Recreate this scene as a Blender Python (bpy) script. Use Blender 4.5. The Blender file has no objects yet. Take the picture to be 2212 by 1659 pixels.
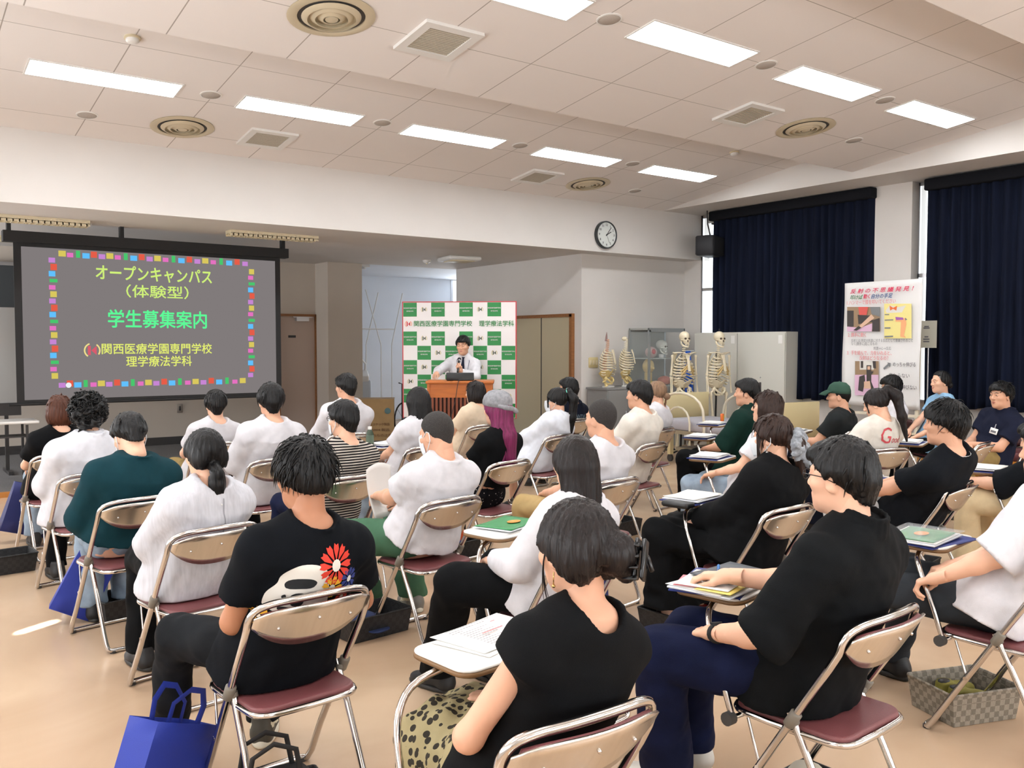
import bpy, bmesh, math, random
import numpy as np
from mathutils import Vector, Matrix, Euler
from math import sin, cos, pi, radians, sqrt, atan2, hypot

# ------------------------------------------------------------------ camera, world, exposure
SC = bpy.context.scene
COL = SC.collection
FPX = 1908.0; IMW, IMH = 2212, 1659
YAW, PITCH, EYE = radians(36.4), radians(2.54), 1.6
cam_data = bpy.data.cameras.new('camera')
cam_data.sensor_width = 36.0
cam_data.lens = 36.0*FPX/IMW
cam_data.clip_start = 0.02
cam = bpy.data.objects.new('camera', cam_data); COL.objects.link(cam)
cam.location = (0, 0, EYE)
cam.rotation_euler = (pi/2-PITCH, 0, -YAW)
SC.camera = cam
SC.view_settings.view_transform = 'Standard'
try: SC.view_settings.look = 'None'
except Exception: pass
SC.view_settings.gamma = 1.0
SC.view_settings.use_curve_mapping = False
SC.view_settings.exposure = 0.2
SC.cycles.max_bounces = 7
SC.cycles.diffuse_bounces = 4
SC.cycles.glossy_bounces = 3
SC.cycles.transmission_bounces = 4
SC.cycles.transparent_max_bounces = 6
SC.cycles.caustics_reflective = False
SC.cycles.caustics_refractive = False
SC.cycles.sample_clamp_indirect = 4.0
SC.cycles.use_denoising = True

PANEL_STRENGTH = 24.0          # ceiling light panels
wd = bpy.data.worlds.new('daylight'); SC.world = wd; wd.use_nodes = True
bgn = wd.node_tree.nodes['Background']
bgn.inputs[0].default_value = (0.86, 0.94, 1.0, 1); bgn.inputs[1].default_value = 3.0
sun_d = bpy.data.lights.new('sun', 'SUN'); sun_d.energy = 90.0; sun_d.angle = radians(0.6)
sun_d.color = (1.0, 0.97, 0.92)
SUN_DIR = Vector((0.60, 0.34, -0.72)).normalized()      # comes in over the left-hand wall
sun = bpy.data.objects.new('sun', sun_d); COL.objects.link(sun)
sun.rotation_euler = SUN_DIR.to_track_quat('-Z', 'Y').to_euler()
sun.location = (-10, -4, 9)

def daylight(name, loc, rot, sx, sy, watts, col):
    d = bpy.data.lights.new(name, 'AREA'); d.shape = 'RECTANGLE'; d.size = sx; d.size_y = sy; d.energy = watts; d.color = col
    o = bpy.data.objects.new(name, d); COL.objects.link(o); o.location = loc; o.rotation_euler = rot; return o
# added area lamps for hall, rear and alcove; the last is passage window daylight
daylight('hall_fill_light', (-2.5, 3.4, 1.95), (0, -pi/2-.55, 0), 1.7, 8.5, 330, (.93, .97, 1.0))  # added lamp tilted up to lighten the ceiling
daylight('rear_fill_light', (4.5, -3.1, 2.0), (pi/2+.4, 0, 0), 9.0, 1.6, 330, (.93, .97, 1.0))  # added lamp behind the camera, lightens ceiling, front wall and backs
daylight('alcove_fill_light', (-2.3, 12.3, 1.9), (0, -pi/2, 0), 1.5, 2.8, 200, (.97, .97, 1.0))  # added lamp that brightens the alcove
daylight('passage_window_daylight', (11.4, 16.7, 2.0), (-pi/2, 0, 0), 1.4, 1.9, 90, (.86, .93, 1.0))

# ------------------------------------------------------------------ measuring helper: where a sight line meets a known height / wall
_f = np.array([sin(YAW)*cos(PITCH), cos(YAW)*cos(PITCH), -sin(PITCH)])
_r = np.array([cos(YAW), -sin(YAW), 0])
_u = np.array([sin(YAW)*sin(PITCH), cos(YAW)*sin(PITCH), cos(PITCH)])
def at(px, py, Z=None, X=None, Y=None):
    d = _f + _r*(px-1106)/FPX - _u*(py-829.5)/FPX
    t = (Z-EYE)/d[2] if Z is not None else (X/d[0] if X is not None else Y/d[1])
    return Vector((t*d[0], t*d[1], EYE+t*d[2]))

# ------------------------------------------------------------------ materials
def lin(c):
    c = c/255.0
    return c/12.92 if c <= 0.04045 else ((c+0.055)/1.055)**2.4
def rgb(r, g, b): return (lin(r), lin(g), lin(b), 1.0)
MATS = {}
def mat(name, col, rough=0.6, metal=0.0, noise=0.0, nscale=8.0, bump=0.0, bscale=60.0, sheen=0.0, spec=0.5, trans=0.0, coat=0.0, alpha=1.0, stretch=None):
    if name in MATS: return MATS[name]
    m = bpy.data.materials.new(name); m.use_nodes = True
    nt = m.node_tree; b = nt.nodes['Principled BSDF']
    b.inputs['Base Color'].default_value = col
    b.inputs['Roughness'].default_value = rough
    b.inputs['Metallic'].default_value = metal
    b.inputs['Specular IOR Level'].default_value = spec
    b.inputs['Transmission Weight'].default_value = trans
    b.inputs['Coat Weight'].default_value = coat
    b.inputs['Sheen Weight'].default_value = sheen
    b.inputs['Alpha'].default_value = alpha
    src = None
    if noise or bump:
        tc = nt.nodes.new('ShaderNodeTexCoord'); src = tc.outputs['Object']
        if stretch:
            mp = nt.nodes.new('ShaderNodeMapping'); mp.inputs['Scale'].default_value = stretch
            nt.links.new(src, mp.inputs[0]); src = mp.outputs[0]
    if noise:
        n = nt.nodes.new('ShaderNodeTexNoise'); n.inputs['Scale'].default_value = nscale; n.inputs['Detail'].default_value = 3
        nt.links.new(src, n.inputs['Vector'])
        r = nt.nodes.new('ShaderNodeValToRGB')
        r.color_ramp.elements[0].position = 0.3; r.color_ramp.elements[1].position = 0.7
        r.color_ramp.elements[0].color = tuple(max(0, c*(1-noise)) for c in col[:3])+(1,)
        r.color_ramp.elements[1].color = tuple(min(1, c*(1+noise)) for c in col[:3])+(1,)
        nt.links.new(n.outputs[0], r.inputs[0]); nt.links.new(r.outputs[0], b.inputs['Base Color'])
    if bump:
        n2 = nt.nodes.new('ShaderNodeTexNoise'); n2.inputs['Scale'].default_value = bscale; n2.inputs['Detail'].default_value = 2
        nt.links.new(src, n2.inputs['Vector'])
        bp = nt.nodes.new('ShaderNodeBump'); bp.inputs['Strength'].default_value = bump; bp.inputs['Distance'].default_value = 0.01
        nt.links.new(n2.outputs[0], bp.inputs['Height']); nt.links.new(bp.outputs[0], b.inputs['Normal'])
    MATS[name] = m
    return m
def emit(name, col, strength=1.0):
    if name in MATS: return MATS[name]
    m = bpy.data.materials.new(name); m.use_nodes = True
    nt = m.node_tree; nt.nodes.clear()
    e = nt.nodes.new('ShaderNodeEmission'); o = nt.nodes.new('ShaderNodeOutputMaterial')
    e.inputs[0].default_value = col; e.inputs[1].default_value = strength
    nt.links.new(e.outputs[0], o.inputs[0])
    MATS[name] = m
    return m
def nodes_of(m): return m.node_tree, m.node_tree.nodes['Principled BSDF']

# ------------------------------------------------------------------ mesh builder
class MB:
    def __init__(s): s.v = []; s.f = []; s.mi = []; s.k = 0
    def add(s, vs, fs, mi=None):
        n = len(s.v); s.v += [tuple(p) for p in vs]
        for q in fs: s.f.append(tuple(n+i for i in q)); s.mi.append(s.k if mi is None else mi)
        return s
    def box(s, c, d, M=None, mi=None):
        x, y, z = d[0]/2, d[1]/2, d[2]/2
        vs = [Vector((a*x, b*y, e*z)) for a in (-1, 1) for b in (-1, 1) for e in (-1, 1)]
        if M is not None: vs = [M @ p for p in vs]
        vs = [p+Vector(c) for p in vs]
        return s.add(vs, [(0, 1, 3, 2), (4, 6, 7, 5), (0, 4, 5, 1), (2, 3, 7, 6), (0, 2, 6, 4), (1, 5, 7, 3)], mi)
    def span(s, lo, hi, mi=None):
        return s.box([(a+b)/2 for a, b in zip(lo, hi)], [abs(b-a) for a, b in zip(lo, hi)], None, mi)
    def rbox(s, c, d, r=0.01, M=None, seg=3, mi=None):
        """box with rounded vertical edges and a softened rim"""
        x, y, z = d[0]/2, d[1]/2, d[2]/2; r = min(r, x*0.99, y*0.99)
        e = min(r*0.4, z*0.5)
        loops = []
        for zz, ins in ((-z, e), (-z+e, 0), (z-e, 0), (z, e)):
            L = []
            for cx, cy, a0 in ((x-r, y-r, 0), (-x+r, y-r, 90), (-x+r, -y+r, 180), (x-r, -y+r, 270)):
                for i in range(seg+1):
                    a = radians(a0+90*i/seg)
                    L.append(Vector((cx+(r-ins)*cos(a), cy+(r-ins)*sin(a), zz)))
            loops.append(L)
        return s.loft(loops, True, M, c, mi)
    def loft(s, loops, cap=True, M=None, c=(0, 0, 0), mi=None, closed=True):
        vs = []; n = len(loops[0])
        for L in loops:
            for p in L:
                p = Vector(p)
                if M is not None: p = M @ p
                vs.append(p+Vector(c))
        fs = []
        for a in range(len(loops)-1):
            for i in range(n if closed else n-1):
                j = (i+1) % n
                fs.append((a*n+i, a*n+j, (a+1)*n+j, (a+1)*n+i))
        if cap:
            fs.append(tuple(reversed(range(n)))); fs.append(tuple((len(loops)-1)*n+i for i in range(n)))
        return s.add(vs, fs, mi)
    def tube(s, pts, r, seg=8, closed=False, mi=None, cap=True, flat=1.0):
        pts = [Vector(p) for p in pts]; N = len(pts)
        rs = r if isinstance(r, (list, tuple)) else [r]*N
        loops = []; ref = None
        for i, p in enumerate(pts):
            a = pts[i-1] if (i > 0 or closed) else p
            b = pts[(i+1) % N] if (i < N-1 or closed) else p
            t = (b-a)
            if t.length < 1e-9: t = Vector((0, 0, 1))
            t.normalize()
            if ref is None:
                ref = Vector((0, 0, 1)) if abs(t.z) < 0.9 else Vector((1, 0, 0))
            u = ref-t*ref.dot(t)
            if u.length < 1e-6: u = t.orthogonal()
            u.normalize(); ref = u; w = t.cross(u)
            loops.append([p+rs[i]*(cos(2*pi*k/seg)*u+flat*sin(2*pi*k/seg)*w) for k in range(seg)])
        if closed: loops.append(loops[0])
        return s.loft(loops, cap and not closed, mi=mi)
    def cyl(s, c, r, h, seg=16, M=None, r2=None, mi=None):
        r2 = r if r2 is None else r2
        L = [[Vector((q*cos(2*pi*k/seg), q*sin(2*pi*k/seg), z)) for k in range(seg)] for q, z in ((r, -h/2), (r2, h/2))]
        return s.loft(L, True, M, c, mi)
    def lathe(s, prof, seg=20, M=None, c=(0, 0, 0), mi=None):
        L = [[Vector((max(q, 1e-4)*cos(2*pi*k/seg), max(q, 1e-4)*sin(2*pi*k/seg), z)) for k in range(seg)] for q, z in prof]
        return s.loft(L, True, M, c, mi)
    def ball(s, c, r, seg=12, M=None, mi=None):
        r = (r, r, r) if not isinstance(r, (list, tuple)) else r
        n = max(5, seg//2)
        L = [[Vector((r[0]*sin(pi*a/n)*cos(2*pi*k/seg), r[1]*sin(pi*a/n)*sin(2*pi*k/seg), -r[2]*cos(pi*a/n))) for k in range(seg)] for a in [0.03]+list(range(1, n))+[n-0.03]]
        return s.loft(L, True, M, c, mi)
    def prism(s, poly, h, M=None, c=(0, 0, 0), mi=None):
        """poly in local XY, thickness h along local Z from 0"""
        L = [[Vector((p[0], p[1], 0)) for p in poly], [Vector((p[0], p[1], h)) for p in poly]]
        return s.loft(L, True, M, c, mi)
    def grid(s, fn, nu, nv, mi=None):
        vs = [fn(i/nu, j/nv) for j in range(nv+1) for i in range(nu+1)]
        return s.add(vs, [(j*(nu+1)+i, j*(nu+1)+i+1, (j+1)*(nu+1)+i+1, (j+1)*(nu+1)+i) for j in range(nv) for i in range(nu)], mi)
    def build(s, name, mats, parent=None, smooth=True, M=None, angle=62, bevel=0, solid=0):
        me = bpy.data.meshes.new(name)
        vs = s.v if M is None else [tuple(M @ Vector(p)) for p in s.v]
        me.from_pydata(vs, [], s.f); me.validate()
        if not isinstance(mats, (list, tuple)): mats = [mats]
        for m in mats: me.materials.append(m)
        if len(mats) > 1 and len(me.polygons) == len(s.mi):
            me.polygons.foreach_set('material_index', s.mi)
        bm = bmesh.new(); bm.from_mesh(me)
        if solid: pass
        bmesh.ops.recalc_face_normals(bm, faces=bm.faces); bm.to_mesh(me); bm.free()
        if smooth:
            me.polygons.foreach_set('use_smooth', [True]*len(me.polygons))
            try: me.set_sharp_from_angle(angle=radians(angle))
            except Exception: pass
        o = bpy.data.objects.new(name, me); COL.objects.link(o)
        if parent is not None: o.parent = parent
        if solid:
            md = o.modifiers.new('thickness', 'SOLIDIFY'); md.thickness = solid; md.offset = 0
        if bevel:
            md = o.modifiers.new('bevel', 'BEVEL'); md.width = bevel; md.segments = 2; md.limit_method = 'ANGLE'
        return o
def smooth_path(pts, n=4, closed=False):
    pts = [Vector(p) for p in pts]; N = len(pts); out = []
    for j in range(N if closed else N-1):
        P0 = pts[j-1] if (j > 0 or closed) else pts[0]; P1 = pts[j]; P2 = pts[(j+1) % N]; P3 = pts[(j+2) % N] if (closed or j+2 < N) else pts[-1]
        d1 = max((P1-P0).length, 1e-6)**.5; d2 = max((P2-P1).length, 1e-6)**.5; d3 = max((P3-P2).length, 1e-6)**.5
        m1 = ((P1-P0)/d1-(P2-P0)/(d1+d2)+(P2-P1)/d2)*d2 if d1 > .002 else (P2-P1); m2 = ((P2-P1)/d2-(P3-P1)/(d2+d3)+(P3-P2)/d3)*d2 if d3 > .002 else (P2-P1)
        for k in range(n):
            u = k/n; out.append((2*u**3-3*u*u+1)*P1+(u**3-2*u*u+u)*m1+(-2*u**3+3*u*u)*P2+(u**3-u*u)*m2)
    if not closed: out.append(pts[-1])
    return out
def tag(o, label=None, cat=None, group=None, kind=None):
    if label: o['label'] = label
    if cat: o['category'] = cat
    if group: o['group'] = group
    if kind: o['kind'] = kind
    return o
def thing(name, label, cat, loc=(0, 0, 0), rz=0.0, group=None):
    o = bpy.data.objects.new(name, None); COL.objects.link(o)
    o.empty_display_size = 0.05
    o.location = loc; o.rotation_euler = (0, 0, rz)
    return tag(o, label, cat, group)
def struct(o): o['kind'] = 'structure'; return o
def dup(root, loc, rz, label, group=None):
    r = root.copy(); COL.objects.link(r); r.location = loc; r.rotation_euler = (0, 0, rz)
    r['label'] = label
    if group: r['group'] = group
    for ch in list(root.children):
        c = ch.copy(); COL.objects.link(c); c.parent = r
        for g in list(ch.children):
            d = g.copy(); COL.objects.link(d); d.parent = c
    return r
def RX(a): return Matrix.Rotation(a, 3, 'X')
def RY(a): return Matrix.Rotation(a, 3, 'Y')
def RZ(a): return Matrix.Rotation(a, 3, 'Z')
def frame(o, right, up):
    """4x4 whose local X is right, local Y is up, local Z comes off the surface"""
    r = Vector(right).normalized(); u = Vector(up).normalized(); n = r.cross(u).normalized(); u = n.cross(r)
    M = Matrix(((r.x, u.x, n.x, o[0]), (r.y, u.y, n.y, o[1]), (r.z, u.z, n.z, o[2]), (0, 0, 0, 1)))
    return M
def text_into(mb, s, size, xy=(0, 0), M=None, bold=0.0, align='LEFT', width=None, depth=0.0015, z=0.0, shear=0.0, mi=None):
    """letters as a thin solid, added to a builder in the frame M (local XY plane)"""
    cu = bpy.data.curves.new('letters', 'FONT'); cu.body = s; cu.size = size
    cu.align_x = align; cu.align_y = 'CENTER'; cu.shear = shear
    cu.resolution_u = 2
    ob = bpy.data.objects.new('letters', cu); COL.objects.link(ob)
    dg = bpy.context.evaluated_depsgraph_get(); dg.update()
    me = bpy.data.meshes.new_from_object(ob.evaluated_get(dg))
    vs = [v.co.copy() for v in me.vertices]; fs = [tuple(p.vertices) for p in me.polygons]
    bpy.data.objects.remove(ob); bpy.data.curves.remove(cu); bpy.data.meshes.remove(me)
    if not vs: return
    x0 = min(v.x for v in vs); x1 = max(v.x for v in vs)
    k = 1.0
    if width and x1 > x0: k = width/(x1-x0)
    ax = {'LEFT': x0, 'CENTER': (x0+x1)/2, 'RIGHT': x1}[align]
    b = bold*size*.55
    for kz, (ox, oy) in enumerate(((0, 0),) if not b else ((-b, 0), (b, 0), (0, b), (0, -b))):
        out = [Vector(((v.x-ax)*k+xy[0]+ox, v.y+xy[1]+oy, z+depth+.0007*kz)) for v in vs]
        if M is not None: out = [M @ p for p in out]
        mb.add(out, fs, mi)
random.seed(7)
# ================================================================== THE ROOM
def wall_paint(name, col): return mat(name, col, rough=0.75, noise=0.025, nscale=1.6, bump=0.06, bscale=220, spec=0.3)
M_WALL = wall_paint('wall_paint', rgb(216, 211, 206))
M_WALL2 = wall_paint('alcove_paint', rgb(196, 186, 174))
M_DARKTRIM = mat('dark_trim', rgb(52, 50, 50), 0.5)
M_WOODTRIM = mat('wood_trim', rgb(140, 92, 52), 0.45, noise=0.15, nscale=3, stretch=(1, 12, 12))
M_WHITE = mat('white_plastic', rgb(232, 230, 226), 0.4)
M_CREAM = mat('cream_plastic', rgb(214, 202, 172), 0.5)
M_GLASS = mat('window_glass', (1, 1, 1, 1), 0.02, trans=1.0, spec=0.4)
M_ALU = mat('aluminium', rgb(200, 200, 202), 0.3, 0.9)

# floor: glossy beige sheet vinyl, faintly mottled
def floor_mat():
    m = mat('beige_vinyl', rgb(190, 164, 138), 0.22, spec=0.5)
    nt, b = nodes_of(m)
    tc = nt.nodes.new('ShaderNodeTexCoord')
    n = nt.nodes.new('ShaderNodeTexNoise'); n.inputs['Scale'].default_value = 0.9; n.inputs['Detail'].default_value = 5; n.inputs['Distortion'].default_value = 1.2
    r = nt.nodes.new('ShaderNodeValToRGB')
    r.color_ramp.elements[0].position = 0.32; r.color_ramp.elements[0].color = rgb(184, 154, 126)
    r.color_ramp.elements[1].position = 0.7; r.color_ramp.elements[1].color = rgb(201, 174, 146)
    nt.links.new(tc.outputs['Object'], n.inputs['Vector']); nt.links.new(n.outputs[0], r.inputs[0]); nt.links.new(r.outputs[0], b.inputs['Base Color'])
    n2 = nt.nodes.new('ShaderNodeTexNoise'); n2.inputs['Scale'].default_value = 2.2; n2.inputs['Detail'].default_value = 2
    mr = nt.nodes.new('ShaderNodeMapRange'); mr.inputs[3].default_value = 0.16; mr.inputs[4].default_value = 0.3
    nt.links.new(tc.outputs['Object'], n2.inputs['Vector']); nt.links.new(n2.outputs[0], mr.inputs[0]); nt.links.new(mr.outputs[0], b.inputs['Roughness'])
    return m
struct(MB().span((-2.6, -3.2, -0.1), (12.6, 17.2, 0)).build('floor', floor_mat(), smooth=False))
M_CARPET = mat('grey_carpet', rgb(104, 103, 103), 0.95, noise=0.2, nscale=60, bump=0.3, bscale=300)
struct(MB().span((-2.6, 10.6, 0), (8.83, 13.7, 0.05)).span((-2.6, 13.7, 0), (6.29, 14.2, 0.05)).build('floor_alcove', M_CARPET, smooth=False))
struct(MB().span((-2.6, 10.55, 0), (8.83, 10.6, 0.055)).build('trim_1', mat('step_nosing', rgb(176, 116, 52), 0.5), smooth=False))

# saw-tooth ceiling: each bay climbs towards the back of the room
SL = 0.128
BAYS = [(9.84, 6.55, 3.70), (6.55, 3.05, 3.79), (3.05, -0.45, 3.79), (-0.45, -3.2, 3.79)]
def ceil_z(x, y):
    for y0, y1, z0 in BAYS:
        if y1 <= y <= y0: return z0+SL*(y0-y)
    return 4.0
def ceiling_mat():
    m = mat('ceiling_board', rgb(226, 221, 217), 0.85, spec=0.2)
    nt, b = nodes_of(m)
    tc = nt.nodes.new('ShaderNodeTexCoord'); sp = nt.nodes.new('ShaderNodeSeparateXYZ'); nt.links.new(tc.outputs['Object'], sp.inputs[0])
    def seam(out, off, step, half):
        a = nt.nodes.new('ShaderNodeMath'); a.operation = 'SUBTRACT'; a.inputs[1].default_value = off-half; nt.links.new(out, a.inputs[0])
        d = nt.nodes.new('ShaderNodeMath'); d.operation = 'FLOORED_MODULO'; d.inputs[1].default_value = step; nt.links.new(a.outputs[0], d.inputs[0])
        l = nt.nodes.new('ShaderNodeMath'); l.operation = 'LESS_THAN'; l.inputs[1].default_value = 2*half; nt.links.new(d.outputs[0], l.inputs[0])
        return l.outputs[0]
    sx = seam(sp.outputs[0], 0.02, 0.888, 0.0045); sy = seam(sp.outputs[1], 4.90, 0.89, 0.0035)
    mx = nt.nodes.new('ShaderNodeMath'); mx.operation = 'MAXIMUM'; nt.links.new(sx, mx.inputs[0]); nt.links.new(sy, mx.inputs[1])
    mr = nt.nodes.new('ShaderNodeMix'); mr.data_type = 'RGBA'
    mr.inputs[6].default_value = rgb(236, 230, 226); mr.inputs[7].default_value = rgb(170, 162, 155)
    nt.links.new(mx.outputs[0], mr.inputs[0]); nt.links.new(mr.outputs[2], b.inputs['Base Color'])
    n2 = nt.nodes.new('ShaderNodeTexNoise'); n2.inputs['Scale'].default_value = 160
    nt.links.new(tc.outputs['Object'], n2.inputs['Vector'])
    bp = nt.nodes.new('ShaderNodeBump'); bp.inputs['Strength'].default_value = 0.12; bp.inputs['Distance'].default_value = 0.004
    nt.links.new(n2.outputs[0], bp.inputs['Height']); nt.links.new(bp.outputs[0], b.inputs['Normal'])
    return m
cb = MB()
prof = []
for y0, y1, z0 in BAYS: prof += [(y0, z0), (y1, z0+SL*(y0-y1))]
n = len(prof)
for i in range(n-1):
    (ya, za), (yb, zb) = prof[i], prof[i+1]
    cb.add([(-2.6, ya, za), (10.25, ya, za), (10.25, yb, zb), (-2.6, yb, zb), (-2.6, ya, za+.06), (10.25, ya, za+.06), (10.25, yb, zb+.06), (-2.6, yb, zb+.06)],
           [(0, 1, 2, 3), (7, 6, 5, 4), (0, 3, 7, 4), (1, 5, 6, 2)])
struct(cb.build('ceiling', ceiling_mat(), smooth=False))

# beam over the alcove, alcove ceiling, block on the right of the alcove
struct(MB().span((-2.6, 9.84, 2.98), (11.3, 10.2, 4.2)).build('wall_front', M_WALL, smooth=False))
struct(MB().span((-2.6, 10.2, 2.98), (8.83, 13.72, 3.1)).span((-2.6, 13.72, 2.98), (6.95, 14.4, 3.1)).build('ceiling_alcove', M_WALL, smooth=False))
struct(MB().span((8.83, 10.2, 0), (11.3, 13.7, 2.98)).build('wall_front_right', M_WALL, smooth=False))
DX0, DX1 = 5.64, 6.27
struct(MB().span((-2.6, 14.2, 0), (DX0-.05, 14.35, 2.98)).span((DX1+.03, 14.2, 0), (6.95, 14.35, 2.98)).span((DX0-.05, 14.2, 2.12), (DX1+.03, 14.35, 2.98)).build('wall_alcove', M_WALL2, smooth=False))
struct(MB().span((6.29, 13.7, 0), (6.92, 14.2, 2.98)).build('wall_column', M_WALL2, smooth=False))
struct(MB().span((-2.6, 14.18, 0.05), (DX0-.05, 14.2, 0.17)).build('baseboard_alcove', M_DARKTRIM, smooth=False))
struct(MB().span((-2.6, 10.2, 0), (-2.45, 14.35, 2.98)).build('wall_alcove_left', M_WALL2, smooth=False))
# passage behind the alcove
M_PASS = wall_paint('passage_paint', rgb(214, 219, 226))
struct(MB().span((6.7, 16.8, 0), (10.7, 16.95, 3.05)).span((10.7, 16.8, 0), (12.3, 16.95, 0.9)).span((12.2, 13.7, 0), (12.35, 16.95, 3.05)).span((6.7, 14.35, 0), (6.85, 16.95, 3.05)).build('wall_passage', M_PASS, smooth=False))
struct(MB().span((6.7, 13.72, 3.05), (12.35, 16.95, 3.15)).build('ceiling_passage', M_PASS, smooth=False))
struct(MB().span((11.3, 13.55, 0), (12.35, 13.7, 3.05)).build('wall_passage_end', M_PASS, smooth=False))
w = MB().span((10.68, 16.79, 0.9), (10.74, 16.9, 3.05)).span((11.45, 16.79, 0.9), (11.5, 16.9, 3.05)).span((10.7, 16.79, 0.88), (12.2, 16.9, 0.93)).build('window_3', M_ALU, smooth=False); struct(w)
MB().span((10.74, 16.86, 0.93), (12.2, 16.868, 3.05)).build('pane', M_GLASS, w, smooth=False)

# right-hand window wall
PX = 11.09
rw = MB()
rw.span((PX, -3.2, 0), (PX+.2, 10.2, 0.84))
rw.span((PX, -3.2, 0.84), (PX+.2, 2.6, 3.7))
rw.span((10.95, 6.17, 0), (PX+.2, 6.69, 3.7))
rw.span((PX, 9.84, 0.84), (PX+.05, 10.2, 3.7))
struct(rw.build('wall_right', M_WALL, smooth=False))
struct(MB().span((10.2, -3.2, 3.7), (11.4, 9.84, 5.0)).build('trim_2', M_WALL, smooth=False))
for k, (ya, yb) in enumerate(((6.69, 9.84), (2.6, 6.17))):
    fr = MB(); x0, x1 = PX+.02, PX+.06
    for y in [ya, (ya+yb)/2, yb]: fr.span((x0, y-.018, .84), (x1, y+.018, 3.7))
    for z in (.86, 2.5, 3.68): fr.span((x0, ya, z-.025), (x1, yb, z+.025))
    o = struct(fr.build('window_%d' % (k+1), M_ALU, smooth=False))
    MB().span((PX+.035, ya, .84), (PX+.041, yb, 3.7)).build('pane', M_GLASS, o, smooth=False)
# walls behind the camera; one narrow slit on the left lets a blade of sun in
struct(MB().span((-2.6, -3.3, 0), (11.4, -3.2, 4.6)).build('wall_back', M_WALL, smooth=False))
t0 = at(112, 1349, Z=0); k = (t0.x+2.6)/SUN_DIR.x
sy, sz = t0.y-k*SUN_DIR.y, -k*SUN_DIR.z
HY, HZ = 0.066, 0.21
struct(MB().span((-2.75, -3.3, 0), (-2.6, sy-HY, 4.6)).span((-2.75, sy+HY, 0), (-2.6, 10.2, 4.6)).span((-2.75, sy-HY, 0), (-2.6, sy+HY, sz-HZ)).span((-2.75, sy-HY, sz+HZ), (-2.6, sy+HY, 4.6)).build('wall_left', M_WALL, smooth=False))

for k, (x, ya, yb, za, zb) in enumerate(((-2.58, -.9, 7.7, 1.05, 2.85), (-2.42, 10.85, 13.75, 1.1, 2.7))):  # unseen frames and blinds on solid wall, added to go with the fill lamps
    fr = MB()
    for i in range(6 if k == 0 else 3):
        y = ya+(yb-ya)*i/(5 if k == 0 else 2); fr.span((x-.03, y-.03, za), (x+.02, y+.03, zb))
    for z in (za, zb): fr.span((x-.03, ya, z-.03), (x+.02, yb, z+.03))
    o = struct(fr.build('window_%d' % (k+4), M_ALU, smooth=False))
    def fn(u, v): return (x+.01+.008*sin(u*140), ya+(yb-ya)*u, za+(zb-za)*v)
    MB().grid(fn, 200, 2).build('added_sheer_blind', mat('sheer_white', rgb(236, 238, 240), .8), o, angle=180)

fr = MB()  # unseen rear window, put in only to go with its added lamp
for i in range(6): fr.span((.1+i*1.76-.03, -3.22, 1.15), (.1+i*1.76+.03, -3.17, 2.8))
for z in (1.15, 2.8): fr.span((.1, -3.22, z-.03), (8.9, -3.17, z+.03))
o = struct(fr.build('window_6', M_ALU, smooth=False))
def fn(u, v): return (.1+8.8*u, -3.195+.008*sin(u*140), 1.15+1.65*v)
MB().grid(fn, 200, 2).build('added_sheer_blind', MATS['sheer_white'], o, angle=180)

# ------------------------------------------------------------------ ceiling fittings
M_PANEL = emit('light_panel_glow', (0.94, 0.975, 1.0, 1), PANEL_STRENGTH)
def on_ceiling(x, y, dz=0.0):
    for y0, y1, z0 in BAYS:
        if y1 <= y <= y0: return Vector((x, y, z0+SL*(y0-y)+dz))
CT = RX(-math.atan(SL))          # local frame lying in the slope
def ceiling_thing(name, label, cat, x, y, group):
    t = thing(name, label, cat, on_ceiling(x, y), 0, group); t.rotation_euler = (-math.atan(SL), 0, 0); return t
def make_light(label, x, y, first=[None]):
    if first[0] is None:
        t = ceiling_thing('ceiling_light', label, 'light', x, y, 'recessed ceiling light panels')
        f = MB()
        for sx in (-1, 1): f.box((sx*.607, 0, -.004), (.014, .33, .012))
        for sy in (-1, 1): f.box((0, sy*.158, -.004), (1.2, .014, .012))
        f.build('frame', M_WHITE, t, smooth=False)
        d = MB().box((0, 0, -.003), (1.2, .302, .008)).build('diffuser', M_PANEL, t, smooth=False)
        first[0] = t; return t
    t = dup(first[0], on_ceiling(x, y), 0, label, 'recessed ceiling light panels'); t.rotation_euler = (-math.atan(SL), 0, 0); return t
ordn = ['first', 'second', 'third', 'fourth', 'fifth', 'sixth', 'seventh', 'eighth']
for i in range(5): make_light('bright white ceiling light panel, %s from the left in the row nearest the front beam' % ordn[i], 1.17+1.782*i+.6, 8.31)
for i in range(4): make_light('bright white ceiling light panel, %s from the left in the row nearer the camera' % ordn[i], 3.02+1.812*i+.6, 4.91)
for x, y in ((-.01, 8.31), (-1.79, 8.31), (1.81, 4.91), (0.0, 4.91), (-1.8, 4.91)) + tuple((-1.2+2.6*i, 1.4) for i in range(5)) + tuple((-1.2+2.6*i, -1.9) for i in range(5)):
    make_light('white ceiling light panel outside the picture', x, y)

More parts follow.
